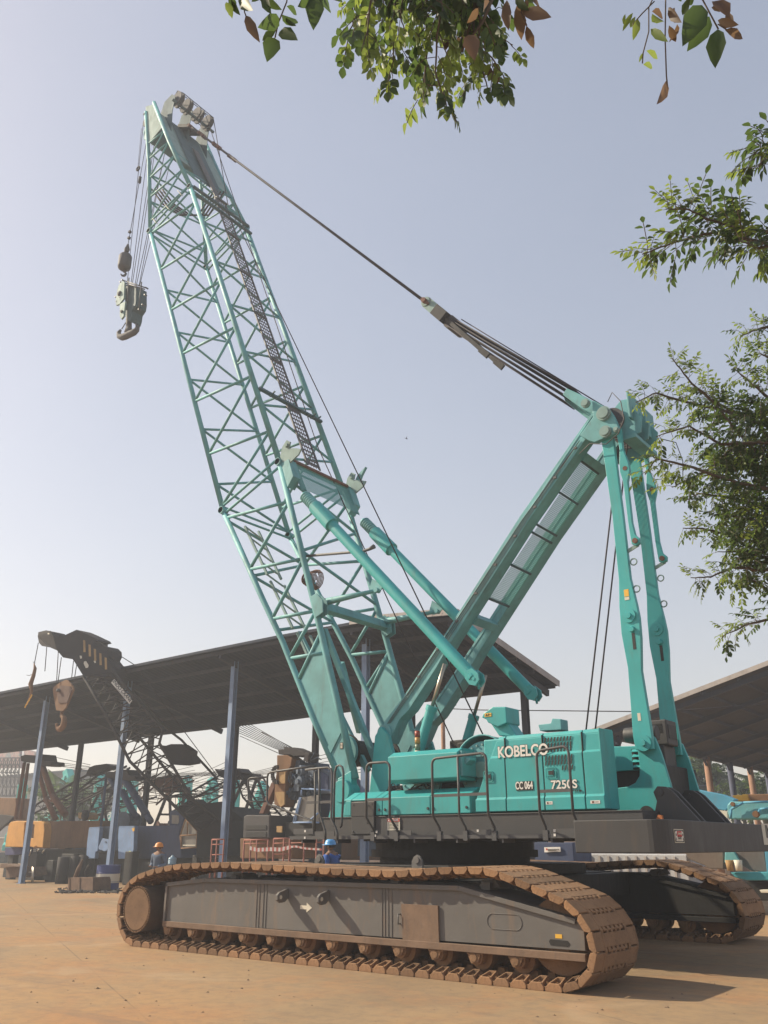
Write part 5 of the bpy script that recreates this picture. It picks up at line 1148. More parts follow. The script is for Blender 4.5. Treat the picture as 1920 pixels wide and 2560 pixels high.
tp('cab_roof', zB3, YM + .3, [(1020, 540), (1120, 500), (1260, 545), (1400, 700), (1430, 860), (1050, 850)], 1.2, m_blugr, pm_, .04)
tp('side_window', zB3, YM + .27, [(1075, 600), (1120, 545), (1215, 600), (1215, 790), (1180, 810), (1090, 800)], .03, m_navyp, pm_)
tp('windscreen', zB3, YM + .1, [(830, 905), (1080, 870), (1090, 1250), (740, 1245)], .1, m_glass, pm_)
fm = MB()
for a, b in (((830, 905), (738, 1248)), ((845, 905), (765, 1245)), ((740, 1250), (1090, 1252)), ((850, 780), (1250, 810)), ((850, 800), (850, 880)), ((960, 1230), (1080, 1120))): tl(fm, zB3, YM + .05, a, b, .03)
bld(fm, 'cab_frame', m_palebl, pm_)
tp('cab_base', zB3, YM + .3, [(620, 1240), (1100, 1250), (1300, 1250), (1300, 1470), (620, 1470)], 1.5, m_dark, pm_, .03)
tp('cab_side', zB3, YM + .6, [(1080, 850), (1430, 850), (1420, 1260), (1080, 1260)], 1.0, m_navyp, pm_, .03)
tp('red_arm', zB3, YM, [(430, 700), (470, 690), (475, 760), (320, 1130), (260, 1130), (300, 1030)], .25, m_rust, pm_, .02)
rd = tp('radiator_housing', zB3, YM - .1, [(50, 1170), (90, 1145), (410, 1150), (400, 1470), (40, 1470)], 1.4, paint('dark_radiator_paint', (.055, .052, .055), .6, (.14, .1, .08), .5), pm_, .03)
for y0, y1 in ((1290, 1350), (1385, 1450)): tp('louvre_opening', zB3, YM - .12, [(80, y0), (362, y0 - 3), (360, y1), (76, y1)], .03, m_black, rd)
tp('lower_block', zB3, YM + .2, [(0, 1470), (720, 1470), (720, 1750), (0, 1750)], 1.2, m_brmach, pm_, .03)
ch_ = MB()
for k in range(10):
    a = math.pi * (.5 + k / 9); 
    p = PS(zB3, (510 + 60 * math.cos(a) * 1.0, 590 + 105 * -math.sin(a)), YM - .1); ch_.box(p.x - .05, p.x + .05, p.y - .04, p.y + .04, p.z - .06, p.z + .06)
for k in range(12): p = PS(zB3, (700 - 14 * math.sin(k / 3), 560 + k * 14), YM - .1); ch_.lathe(p, (0, 1, 0), [(0, .035), (.05, .035)], 8)
bld(ch_, 'drive_chain', m_iron, pm_)
mr = MB()
for k in range(8): tl(mr, zB3, YM + .2, (545 + k * 22, 250 - k * 5), (0 - 20 + k * 14, 60 - k * 22 - 50), .012, YM + 2)
tl(mr, zB3, YM + .2, (525, 290), (0, 55), .012, YM + 2); tl(mr, zB3, YM + .2, (720, 215), (300, 0), .012, YM + 2)
for k in range(5): mr.tube([PS(zB3, (0 - 20 + k * 14, 10 - k * 22), YM + 2), PS(z6, (1350 + k * 20, 640 - k * 6), YM + 3)], .012, 5)
bld(mr, 'pendant_rope', m_iron, pm_)
# ---------------------------------------------------------------- red tube barriers with tape
def barrier(label, z, Y, posts, ytop, ybot, mids):
    t = thing('tube_barrier', label, 'barrier', tuple(PS(z, (posts[0], ybot), Y) * V(1, 1, 0)), 'red tube barriers')
    m_ = paint('faded_red_tube_paint', (.26, .095, .07), .7, (.1, .06, .05), .6, 3) if 'faded_red_tube_paint' not in bpy.data.materials else bpy.data.materials['faded_red_tube_paint']
    m = MB()
    tops = [PS(z, (x, ytop + (x - posts[0]) * -.02), Y) for x in posts]
    for p in tops: m.tube([V(p.x, Y, 0), p], .028, 6)
    bld(m, 'posts', m_, t)
    m = MB(); m.tube([tops[0], tops[-1]], .028, 6)
    for ym in mids: m.tube([PS(z, (posts[0], ym), Y), PS(z, (posts[-1], ym - (posts[-1] - posts[0]) * .02), Y)], .02, 6)
    bld(m, 'rails', m_, t); return t
barrier('leftmost red tube barrier, beside the foot of the third blue column', zB2, 20.6, [1125, 1185, 1270], 1215, 1700, [1275, 1400])
barrier('red tube barrier in the middle, below the dark louvred radiator housing', zB3, 20.4, [60, 150, 235, 390], 1495, 1790, [1545])
barrier('red tube barrier right of the others, below the dusty windscreen', zB3, 20.3, [470, 610, 690], 1475, 1790, [1540, 1690])
barrier('rightmost rusty tube barrier, beside the blue-clad worker', zB3, 20.5, [700, 890, 1060, 1160], 1465, 1790, [1535])
tpth = [(135, 1605), (240, 1630), (420, 1620), (560, 1625), (700, 1590), (760, 1580), (900, 1610), (1130, 1625)]
tapeo = thing('barrier_tape', 'red and white striped tape strung along the tube barriers', 'tape', tuple(PS(zB3, (420, 1620), 20.2)))
Rm, Wm = MB(), MB(); A = [PS(zB3, p, 20.2) for p in tpth]
for k in range(34):
    a, b = along(A, k / 34), along(A, (k + 1) / 34); h = .055 if k < 20 else .028
    (Rm if k % 2 else Wm).add([a + V(0, 0, h), b + V(0, 0, h), b - V(0, 0, h), a - V(0, 0, h)], [(0, 1, 2, 3)])
bld(Rm, 'red_stripes', paint('faded_tape_red', (.30, .06, .05), .6), tapeo); bld(Wm, 'white_stripes', paint('faded_tape_white', (.42, .40, .40), .6), tapeo)
# ---------------------------------------------------------------- small yard things on the left
wb = thing('wooden_crate', 'weathered grey-brown crate with a stick leaning out, left of the oil drum', 'crate', tuple(P(*zB1(970, 1990), Z=0)))
cY = P(*zB1(970, 1990), Z=0).y
m_wood = paint('weathered_timber', (.15, .095, .065), .9, (.06, .045, .035), .6, 4, .25, .01)
tp('crate_box', zB1, cY, [(835, 1825), (1130, 1820), (1125, 1985), (820, 1990)], .8, m_wood, wb, .01)
cs = MB()
for x in (835, 960, 1120): cs.prism(T(zB1, cY - .03, [(x, 1825), (x + 12, 1825), (x + 10, 1985), (x - 2, 1987)]), cY - .03, cY - .001)
bld(cs, 'corner_batten', m_wood, wb)
stk_ = MB().tube([PS(zB1, (910, 1850), cY + .3), PS(zB1, (960, 1720), cY + .3), PS(zB1, (1010, 1605), cY + .3)], [.08, .09, .03], 8); tag(bld(stk_, 'wooden_stick', m_wood), 'rough brown stick standing up out of the weathered crate', 'stick')
jk = MB().tube([PS(zB1, p, cY + .4) for p in ((1050, 1860), (1045, 1760), (1075, 1700), (1105, 1670))], .06, 8); tag(bld(jk, 'bent_hose', m_iron), 'bent dark hose leaning between the weathered crate and the oil drum', 'hose')
dr = thing('oil_drum', 'blue oil drum with a wide white label band, standing beside the second blue column', 'drum', tuple(P(*zB1(1215, 1985), Z=0)))
dY = P(*zB1(1215, 1985), Z=0); rw = (PS(zB1, (1310, 1800), dY.y) - PS(zB1, (1115, 1800), dY.y)).length / 2 * .86; H_ = PS(zB1, (1215, 1672), dY.y).z
m_dblue = paint('drum_blue_paint', (.03, .05, .19), .5, (.12, .08, .06), .4, 3)
bld(MB().lathe(dY + V(0, .3, 0), (0, 0, 1), [(0, rw), (.02, rw * 1.02), (H_ * .33, rw), (H_ * .34, rw * 1.03), (H_ * .36, rw), (H_ * .68, rw), (H_ * .69, rw * 1.03), (H_ * .71, rw), (H_ - .02, rw), (H_, rw * 1.03), (H_, rw * .9)], 28, False), 'drum_shell', m_dblue, dr)
bld(MB().lathe(dY + V(0, .3, H_ * .30), (0, 0, 1), [(0, rw + .006), (H_ * .36, rw + .006)], 28, False), 'label_band', m_cream, dr)
text('lettering', 'OIL', rw * .42, m_black, dY + V(-rw * .45, .3 - rw - .03, H_ * .48), (1, 0, 0), (0, 0, 1), dr, .01, .002)
bld(MB().lathe(dY + V(rw * .42, .3 - rw - .0, H_ * .46), (0, 1, 0), [(0, .06), (.02, .06)], 12, False), 'droplet_emblem', m_dblue, dr)
nt_ = MB()
for k in range(150):
    q = P(*zB1(random.uniform(690, 1460), 2020 - random.random() * 55), Z=0); nt_.tube([q + V(0, 0, .02), q + V(random.uniform(-.15, .15), random.uniform(-.1, .1), .05), q + V(random.uniform(-.25, .25), random.uniform(-.1, .1), .02)], .022, 5)
tag(bld(nt_, 'tangled_net', m_iron), 'dark tangled net or mat edging the ground in front of the crate and drum', 'net')
cyl_ = MB()
for k, (xx, r_) in enumerate(((440, .26), (560, .2), (640, .22))):
    a = P(*zB1(xx, 1910), Z=0) + V(0, 1.2, 0); cyl_.tube([a + V(0, 0, 0), a + V(-.15 * k, .2 * k, 1.1)], r_, 14)
tag(bld(cyl_, 'steel_pipes', m_iron), 'dark steel pipes standing together behind the first blue column', 'pipes')
ps_ = MB()
for a, b in (((345, 1500), (310, 1860)), ((400, 1690), (385, 1920)), ((410, 1700), (400, 1920)), ((300, 1760), (380, 1760)), ((385, 1480), (355, 1560)), ((480, 1475), (455, 1500)), ((545, 1480), (515, 1525))): tl(ps_, zB1, 23.6, a, b, .03)
tag(bld(ps_, 'pipe_stand', m_chrome), 'thin shiny tube stand beside the foot of the first blue column', 'stand')
pk_ = MB().prism(T(zB1, 23.0, [(0, 1660), (40, 1655), (210, 1690), (210, 1694), (120, 1692), (20, 1712), (0, 1710)]), 23.0, 23.6); pk_.prism(T(zB1, 23.0, [(0, 1700), (200, 1695), (210, 1800), (0, 1830)]), 23.3, 24.5)
tag(bld(pk_, 'scrap_pile', m_wood), 'low pile of dark scrap topped by a pale plank at the left edge', 'scrap pile')
# junk behind the near track: dark masses under the machines
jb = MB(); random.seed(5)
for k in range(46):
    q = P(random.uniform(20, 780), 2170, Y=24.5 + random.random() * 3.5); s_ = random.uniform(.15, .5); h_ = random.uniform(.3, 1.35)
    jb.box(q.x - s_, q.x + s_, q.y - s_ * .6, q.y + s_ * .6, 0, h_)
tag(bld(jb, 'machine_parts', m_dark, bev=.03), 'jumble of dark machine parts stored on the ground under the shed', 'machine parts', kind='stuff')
# ---------------------------------------------------------------- billboard and steel tower far left
bbd = thing('billboard', 'tall multicoloured billboard on a steel lattice far behind the shed at the left edge', 'billboard', tuple(PS(zB1, (100, 840), 60) * V(1, 1, 0)))
def mural():
    m, t, b = nodes('printed_billboard'); tc = t.nodes.new('ShaderNodeTexCoord').outputs['Object']
    n1 = noise(t, .35, 2, .5, tc, 2.0); n2 = noise(t, .9, 3, .5, tc, 3.0)
    c = ramp(t, n1, [(.35, (.16, .20, .22)), (.47, (.34, .16, .17)), (.56, (.36, .27, .24)), (.66, (.12, .16, .18))]).outputs[0]
    f = ramp(t, n2, [(.49, 0.0), (.5, .7), (.52, .7), (.53, 0.0)]).outputs[0]; c = mixc(t, f, c, (.5, .42, .40)); t.links.new(c, b.inputs['Base Color']); return m
bld(MB().prism(T(zB1, 60, [(-100, 100), (0, 135), (140, 170), (235, 240), (245, 490), (-100, 490)]), 60, 60.4), 'printed_panel', mural(), bbd)
bld(MB().prism(T(zB1, 58.5, [(290, 255), (440, 290), (425, 330), (360, 345), (285, 330)]), 58.5, 58.8), 'printed_corner', mural(), bbd)
tw = MB()
for k in range(-2, 6):
    x = k * 48; tl(tw, zB1, 59.5, (x, 360), (x - 20, 840), .09)
for y in (365, 450, 540, 600, 720, 830): tl(tw, zB1, 59.4, (-100, y), (245 - (y - 360) * .1, y), .08)
for k in range(-2, 5):
    for y in (365, 480, 600, 720): tl(tw, zB1, 59.3, (k * 48, y), (k * 48 + 44, y + 115), .05); tl(tw, zB1, 59.3, (k * 48 + 44, y), (k * 48, y + 115), .05)
bld(tw, 'steel_lattice', m_iron, bbd)
gb_ = thing('warehouse', 'long grey warehouse wall low behind the palms and turquoise excavators', 'warehouse', tuple(PS(zB1, (600, 830), 64) * V(1, 1, 0)))
q0 = PS(zB1, (-150, 520), 64); q1 = PS(zB1, (960, 530), 64)
bld(MB().box(q0.x, q1.x, 64, 72, 0, q1.z), 'wall', paint('pale_grey_cladding', (.13, .13, .14), .8, (.1, .09, .08), .4, .5), gb_)
bld(MB().box(q0.x - .3, q1.x + .3, 63.7, 72.3, q1.z, q1.z + .25), 'roof', m_sheet, gb_)
lw = thing('perimeter_wall', 'low brown wall closing the yard behind the shed', 'wall', (-50, 48, 0))
bld(MB().box(-110, -14, 48, 48.3, 0, 2.2), 'wall_panel', paint('brown_block_wall', (.17, .13, .11), .9, (.08, .06, .05), .5, 1), lw)
bld(MB().box(-110, -14, 47.95, 48.35, 2.2, 2.3), 'coping', m_edge, lw)
om_ = thing('scrap_machine', 'dark brown disused machine body at the left edge behind the ochre crane', 'machine', tuple(PS(zB1, (60, 1100), 31) * V(1, 1, 0)))
tp('machine_body', zB1, 31, [(-300, 840), (190, 855), (200, 1000), (180, 1180), (-300, 1200)], 1.0, m_brmach, om_, .03)
tp('machine_deck', zB1, 30.7, [(-300, 1040), (60, 1060), (170, 1080), (60, 1180), (-300, 1500)], .2, m_iron, om_, .02)
def stored_crane(x, y, rot, h, label):
    t = thing('stored_crane', label, 'crane', (x, y, 0), 'dark stored cranes under the left shed'); t.rotation_euler = (0, 0, R(rot)); ORG[t.name] = V(0, 0, 0)
    u = MB()
    for s in (-1.3, 1.3): u.prism([(-2.4, .15), (-2.1, 0), (2.1, 0), (2.4, .15), (2.5, .5), (2.2, .85), (-2.2, .85), (-2.5, .5)], s - .3, s + .3)
    bld(u, 'tracks', m_dark, t, bev=.04)
    b = MB().box(-2.6, 1.2, -1.3, 1.3, 1.0, 2.1); b.box(-2.7, -1.9, -1.35, 1.35, 1.0, 2.2); b.box(-.9, .4, -.9, .9, 2.1, 2.5); bo = bld(b, 'body', m_brmach if rot > 0 else m_iron, t, bev=.06)
    d = MB()
    for k in range(4): d.box(-2.4 + k * .85, -1.65 + k * .85, -1.325, -1.3, 1.15, 1.95); 
    bld(d, 'body_door', m_blugr, bo, bev=.01)
    c = MB().prism([(1.0, 1.0), (2.3, 1.0), (2.4, 1.9), (2.0, 2.75), (1.0, 2.75)], -1.3, -.4); cb = bld(c, 'cab', m_blugr, t, bev=.05)
    bld(MB().prism([(1.15, 1.7), (2.25, 1.75), (1.95, 2.6), (1.15, 2.6)], -1.325, -1.302), 'window', m_glass, cb)
    a = MB()
    for s in (-.7, .7): a.tube([(-2.2, s, 2.1), (-.9, s * .7, h)], .09, 7); a.tube([(.3, s, 2.1), (-.9, s * .7, h)], .08, 7)
    a.cyl((-.9, -.7, h), (-.9, .7, h), .16, 12); a.tube([(-1.6, -.6, 2.1 + (h - 2.1) * .45), (-1.6, .6, 2.1 + (h - 2.1) * .45)], .06, 6); bld(a, 'a_frame', m_iron, t)
    r_ = MB()
    for k in range(5): r_.tube([(-.9, -.4 + k * .2, h + .1), (5.5, -.3 + k * .15, h + 1.1 - .2 * k)], .013, 4)
    bld(r_, 'pendant_rope', m_iron, t)
    w_ = MB()
    for z_, xx in ((2.45, -1.6), (2.5, .6)): w_.lathe((xx, -.7, z_), (0, 1, 0), [(0, .35), (.05, .35), (.05, .24), (1.35, .24), (1.35, .35), (1.4, .35)], 18, False)
    bld(w_, 'winch_drum', m_rust, t)
stored_crane(-44.5, 32.0, 12, 4.6, 'dark rusty stored crane farthest left, behind the ochre crane')
stored_crane(-38.0, 31.5, -14, 4.4, 'blackened stored crane between the ochre and navy cranes, behind the palms')
stored_crane(-33.0, 32.5, 8, 4.9, 'dark rusty stored crane behind the navy crane, right of the second blue column')
stored_crane(-28.4, 31.8, -10, 4.5, 'blackened stored crane behind the navy cab and the black boom foot')
stored_crane(-23.6, 32.2, 15, 4.3, 'dark rusty stored crane between the third blue column and the yellow mast')
stored_crane(-18.8, 32.0, -8, 4.0, 'blackened stored crane farthest right, behind the foot of the teal boom')
# ---------------------------------------------------------------- turquoise excavators in a row
def excavator():
    t = thing('excavator', '', 'excavator', (0, 0, 0), 'turquoise excavators in a row')
    for s in (-1, 1):
        tr = MB().prism([(-1.5, .1), (-1.2, 0), (1.2, 0), (1.5, .1), (1.6, .4), (1.4, .7), (-1.4, .7), (-1.6, .4)], s * .85 - .22, s * .85 + .22); bld(tr, 'track', m_dark, t, bev=.03)
    b = MB().prism([(-1.6, .8), (1.1, .8), (1.1, 1.2), (.3, 1.35), (.2, 1.9), (-1.5, 1.9), (-1.7, 1.6)], -1.0, 1.0); bld(b, 'body', m_teal2, t, bev=.06)
    c = MB().prism([(.1, 1.2), (1.3, 1.2), (1.35, 1.9), (1.1, 2.75), (.0, 2.75), (.0, 1.2)], .1, 1.0); cb = bld(c, 'cab', m_teal2, t, bev=.05)
    bld(MB().prism([(.25, 1.8), (1.2, 1.8), (1.05, 2.6), (.2, 2.6)], .07, .1), 'window', m_navyp, cb)
    bm = MB().prism([(.9, 1.0), (1.25, 1.2), (1.75, 2.9), (2.9, 5.0), (3.25, 5.15), (3.2, 4.85), (2.3, 2.7), (1.5, .95)], -.38, .30); bo = bld(bm, 'boom', m_teal2, t, bev=.03)
    text('lettering', 'KOBELCO', .42, m_white, (2.0, -.385, 3.3), (.45, 0, .9), (-.9, 0, .45), bo, .02, .002)
    bld(MB().prism([(2.75, 5.4), (3.15, 5.6), (3.5, 5.1), (3.6, 2.6), (3.45, 2.2), (3.2, 2.4), (3.0, 4.9)], -.28, .20), 'stick', m_teal2, t, bev=.02)
    bld(MB().tube([(1.3, -.3, 1.1), (2.2, -.3, 3.5)], .07, 8).tube([(1.3, .2, 1.1), (2.2, .2, 3.5)], .07, 8), 'boom_cylinder', m_chrome, t)
    bld(MB().prism([(3.3, 2.3), (3.6, 2.5), (3.9, 1.9), (3.7, 1.3), (3.0, 1.2), (3.05, 1.7)], -.45, .4), 'bucket', m_dark, t, bev=.02)
    return t
exs = [(62, 1945, 46, 25), (172, 1922, 50, 60), (255, 1936, 46, 30), (330, 1930, 52, 70), (470, 1940, 50, 40), (531, 1943, 54, 60), (592, 1946, 48, 20), (655, 1953, 50, 65)]
exlab = ['leftmost turquoise excavator, just left of the first blue column', 'turquoise excavator with upright arm, directly behind the dark palms', 'turquoise excavator seen through the stored lattice boom beside the navy column pole',
         'turquoise excavator just right of the second blue column, behind navy winch', 'turquoise excavator behind the middle of the black crane boom', 'turquoise excavator left of the round lattice head, behind the black crane boom foot',
         'turquoise excavator directly right of the third blue column', 'rightmost turquoise excavator, left of the yellow crane mast']
proto = excavator()
for i, (x, y, D, rot) in enumerate(exs):
    o = proto if i == 0 else copy_tree(proto)
    q = P(x, y, Y=D); sc = (q.z) / 5.6; o.scale = (sc, sc, sc); o.rotation_euler = (0, 0, R(rot - 60))
    o.location = V(q.x, D, 0) - V(math.cos(R(rot - 60)), math.sin(R(rot - 60)), 0) * 3.0 * sc; o['label'] = exlab[i]
# ---------------------------------------------------------------- right background
lbm = thing('crane_boom_base', 'sky blue crane base section lying behind the grey counterweight, under the right shed', 'crane part', tuple(PS(zR, (900, 1100), 23) * V(1, 1, 0)))
tp('side_plate', zR, 23, [(200, 622), (600, 700), (760, 760), (650, 895), (500, 880), (380, 760), (300, 690), (200, 660)], .3, m_sky2, lbm, .02)
tp('box_section', zR, 22.2, [(660, 830), (700, 785), (860, 790), (1154, 780), (1254, 800), (1254, 1000), (690, 1000), (665, 900)], 1.0, paint('faded_aqua_paint', (.12, .36, .40), .5, (.25, .2, .15), .4), lbm, .03)
hm_ = MB()
for a, b in (((705, 990), (710, 880)), ((710, 880), (860, 800)), ((860, 800), (1154, 790)), ((1154, 870), (1060, 880)), ((1060, 880), (1010, 980))): tl(hm_, zR, 22.1, a, b, .03)
bld(hm_, 'edge_bead', m_sky2, lbm)
c = PS(zR, (738, 820), 22.1); bld(MB().lathe(c, (0, -1, 0), [(0, .05), (.08, .05)], 12).lathe(PS(zR, (1015, 940), 22.1), (0, -1, 0), [(0, .08), (.1, .07)], 12), 'pin', m_brmach, lbm)
tp('white_plate', zR, 22.9, [(555, 890), (660, 905), (665, 985), (620, 985)], .1, m_cream, lbm)
mb_ = thing('service_machine', 'turquoise and grey machine low at the right edge, below the grey counterweight', 'machine', tuple(PS(zR, (950, 1750), 23.5) * V(1, 1, 0)))
tp('side_panel', zR, 23.5, [(745, 1390), (1110, 1375), (1150, 1640), (950, 1620), (850, 1560), (800, 1480)], .3, paint('worn_grey_panel', (.13, .11, .10), .8, (.08, .06, .05), .6), mb_, .02)
tp('front_panel', zR, 23.4, [(635, 1390), (745, 1390), (800, 1480), (840, 1520), (630, 1525)], .3, m_teal_old, mb_, .02)
tp('base_beam', zR, 23.0, [(700, 1640), (1254, 1635), (1254, 1735), (900, 1735), (760, 1700)], .8, paint('turquoise_beam_paint', (.05, .30, .36), .5, (.15, .12, .1), .4), mb_, .02)
tp('bright_post', zR, 23.3, [(1112, 1375), (1160, 1375), (1160, 1640), (1140, 1640)], .2, m_sky2, mb_, .01)
tp('grey_cabinet', zR, 23.6, [(150, 1400), (620, 1390), (620, 1600), (430, 1600), (400, 1560), (200, 1480)], .7, paint('grey_brown_cabinet', (.16, .125, .10), .8, (.08, .06, .05), .5), mb_, .02)
tp('dark_underside', zR, 23.6, [(430, 1740), (1254, 1740), (1254, 1980), (1080, 1980), (900, 1900)], 1.2, m_dark, mb_, .02)
tp('lower_rail', zR, 22.6, [(1050, 1850), (1254, 1850), (1254, 1890), (1070, 1885)], .3, m_cream, mb_, .01)
for (x, nm, lab, mt) in ((705, 'drinking_jar', 'small amber jar standing on the ledge of the grey machine', m_yelm), (808, 'plastic_cup', 'pale plastic cup standing on the ledge right of the amber jar', m_cream)):
    q = PS(zR, (x, 1620), 22.9); tag(bld(MB().lathe(q, (0, 0, 1), [(0, .07), (.0, .075), (.24, .1), (.24, .09)], 14), nm, mt), lab, 'jar' if x < 800 else 'cup')
wc = thing('container', 'white container seen through the gap under the grey counterweight', 'container', tuple(P(1600, 2140, Y=24) * V(1, 1, 0)))
a = P(1340, 2134, Y=24); b = P(1716, 2134, Y=24); bld(MB().box(a.x, b.x, 24, 25.8, .35, a.z), 'container_box', paint('dirty_white_container_paint', (.45, .45, .46), .6), wc, bev=.02)
cr_ = MB()
for k in range(16): x = a.x + .1 + k * (b.x - a.x - .2) / 16; cr_.box(x, x + .06, 23.97, 24, .4, a.z - .05)
bld(cr_, 'corrugation', m_edge, wc)
bt = thing('blue_truck_body', 'dark blue truck body behind the swing ring with a small white notice on it', 'truck', tuple(P(1380, 2140, Y=22.5) * V(1, 1, 0)))
a = P(1335, 2106, Y=22.5); b = P(1432, 2106, Y=22.5); bld(MB().box(a.x, b.x, 22.5, 23.6, .4, a.z), 'body_panel', m_navyp, bt, bev=.02)
cc_ = crop(1200, 2100, 4.1475)
nb2 = tp('notice', cc_, 22.45, [(665, 75), (830, 72), (835, 120), (668, 128)], .03, m_white, bt)
tp('red_logo', cc_, 22.43, [(680, 90), (695, 85), (700, 100), (690, 108)], .01, m_red, nb2); tp('printed_lines', cc_, 22.43, [(705, 95), (820, 92), (820, 99), (705, 102)], .01, m_black, nb2); tp('printed_lines', cc_, 22.43, [(705, 106), (790, 104), (790, 109), (705, 111)], .01, m_black, nb2)
by = thing('yellow_machine', 'bright yellow machine roof beyond the sky blue base section at the right', 'machine', tuple(PS(zR, (850, 760), 30) * V(1, 1, 0)))
tp('hood', zR, 30, [(720, 715), (800, 705), (830, 720), (845, 700), (900, 700), (950, 790), (760, 780)], 1.5, paint('bright_yellow_paint', (.62, .36, .04), .5), by, .03)
tp('engine_deck', zR, 29.8, [(905, 700), (1254, 695), (1254, 785), (950, 790)], 1.5, m_brmach, by, .03)
bdg = thing('small_building', 'low pale blue building with tin roof behind the columns of the right shed', 'building', tuple(PS(zR, (600, 700), 66) * V(1, 1, 0)))
tp('wall', zR, 66, [(500, 590), (700, 625), (960, 665), (960, 760), (500, 740)], 6, paint('pale_blue_plaster', (.34, .42, .46), .8, (.2, .2, .18), .3, 1), bdg)
tp('roof', zR, 65.6, [(190, 598), (400, 585), (500, 575), (960, 645), (960, 662), (500, 592), (400, 600), (190, 612)], 7, m_sheet, bdg)
tp('window', zR, 65.9, [(570, 660), (620, 668), (620, 705), (570, 700)], .1, m_navyp, bdg)
tp('dark_gap', zR, 65.8, [(330, 605), (500, 592), (500, 700), (330, 690)], .2, m_dark, bdg)
# cable across, thin pole
cab_ = MB(); A = P(1105, 1771, Y=30); pts = [P(x, y, Y=30 + (x - 1105) * .004) for x, y in ((1105, 1771), (1200, 1775), (1400, 1777), (1600, 1779), (1700, 1776), (1920, 1760))]; cab_.tube(pts, .02, 5)
tag(bld(cab_, 'overhead_cable', m_iron), 'single dark overhead cable strung level across behind the masts', 'cable')
q = P(1106, 1762, Y=30); pl9 = thing('utility_pole', 'slim grey-brown pole behind the engine house that carries the overhead cable', 'pole', (q.x, 30, 0))
bld(MB().cyl((q.x, 30, 0), (q.x, 30, q.z), .09, 10), 'shaft', m_brown, pl9); bld(MB().box(q.x - .05, q.x + .3, 29.95, 30.05, q.z - .3, q.z - .22), 'bracket', m_iron, pl9)
q = P(1015, 1096, Y=30)
bird = MB().add([q, q + V(-.12, 0, .07), q + V(-.05, .06, .01), q + V(.1, 0, .08), q + V(.05, -.06, .02), q + V(.02, .14, 0)], [(0, 1, 2), (0, 3, 4), (0, 5, 2), (0, 4, 5)]); tag(bld(bird, 'bird', m_dark), 'tiny dark bird flying in the sky between boom and pendant ropes', 'bird')
q = P(400, 2175, Y=23.2); jug = thing('water_jug', 'clear blue ribbed water jug standing right of the orange-helmeted worker', 'water jug', tuple(PS(zB2, (635, 1510), 22.4)))
c = PS(zB2, (635, 1510), 22.4); top_ = PS(zB2, (635, 1415), 22.4); h_ = top_.z - c.z
m_jug = paint('pale_blue_plastic', (.20, .32, .42), .2, (.1, .1, .1), .1, 2)
bld(MB().lathe(c - V(0, 0, .02), (0, 0, 1), [(0, .15), (h_ * .2, .155), (h_ * .22, .14), (h_ * .3, .155), (h_ * .45, .155), (h_ * .47, .14), (h_ * .55, .155), (h_ * .8, .15), (h_ * .92, .08), (h_ * 1.15, .035), (h_ * 1.2, .035)], 20), 'jug_body', m_jug, jug)
tb_ = MB().box(c.x - .25, c.x + .25, c.y - .2, c.y + .2, .0, c.z - .03); tag(bld(tb_, 'metal_stand', m_coldk, bev=.01), 'dark stand carrying the blue water jug behind the near track', 'stand')
# ================================================================ TREES
def leafmat(name, col, tr):
    m, t, b = nodes(name); tc = t.nodes.new('ShaderNodeTexCoord').outputs['Object']
    n1 = noise(t, 2.2, 3, .6, tc); c = ramp(t, n1, [(.3, tuple(x * .6 for x in col)), (.55, col), (.75, tuple(min(1, x * 1.5) for x in col))]).outputs[0]
    t.links.new(c, b.inputs['Base Color']); b.inputs['Roughness'].default_value = .5
    tl_ = t.nodes.new('ShaderNodeBsdfTranslucent'); c2 = mixc(t, .5, c, tr); t.links.new(c2, tl_.inputs[0])
    mx = t.nodes.new('ShaderNodeMixShader'); mx.inputs[0].default_value = .5
    t.links.new(b.outputs[0], mx.inputs[1]); t.links.new(tl_.outputs[0], mx.inputs[2]); t.links.new(mx.outputs[0], t.nodes['Material Output'].inputs[0]); return m
m_leaf = leafmat('green_leaf', (.038, .064, .028), (.14, .22, .04)); m_young = leafmat('young_yellow_green_leaf', (.15, .22, .05), (.36, .44, .07)); m_dry = leafmat('dry_brown_leaf', (.11, .07, .045), (.25, .15, .07))
m_bark = paint('grey_brown_bark', (.10, .08, .065), .9, (.05, .04, .035), .5, 6, .2, .01)
def leaf(mb, o, d, n, L, W):
    d = d.normalized(); s = d.cross(n); 
    if s.length < 1e-3: s = d.cross(V(0, 1, .3))
    s.normalize(); n = s.cross(d).normalized(); f = .16 * W; c = -.08 * L
    p = [o, o + d * L * .22 + s * W * .34 + n * f, o + d * L * .52 + s * W * .5 + n * (f + c * .3), o + d * L * .82 + s * W * .26 + n * (f * .5 + c), o + d * L + n * c * 1.6,
         o + d * L * .82 - s * W * .26 + n * (f * .5 + c), o + d * L * .52 - s * W * .5 + n * (f + c * .3), o + d * L * .22 - s * W * .34 + n * f, o + d * L * .5]
    mb.add(p, [(0, 1, 2, 8), (8, 2, 3, 4), (8, 4, 5, 6), (0, 8, 6, 7)], True)
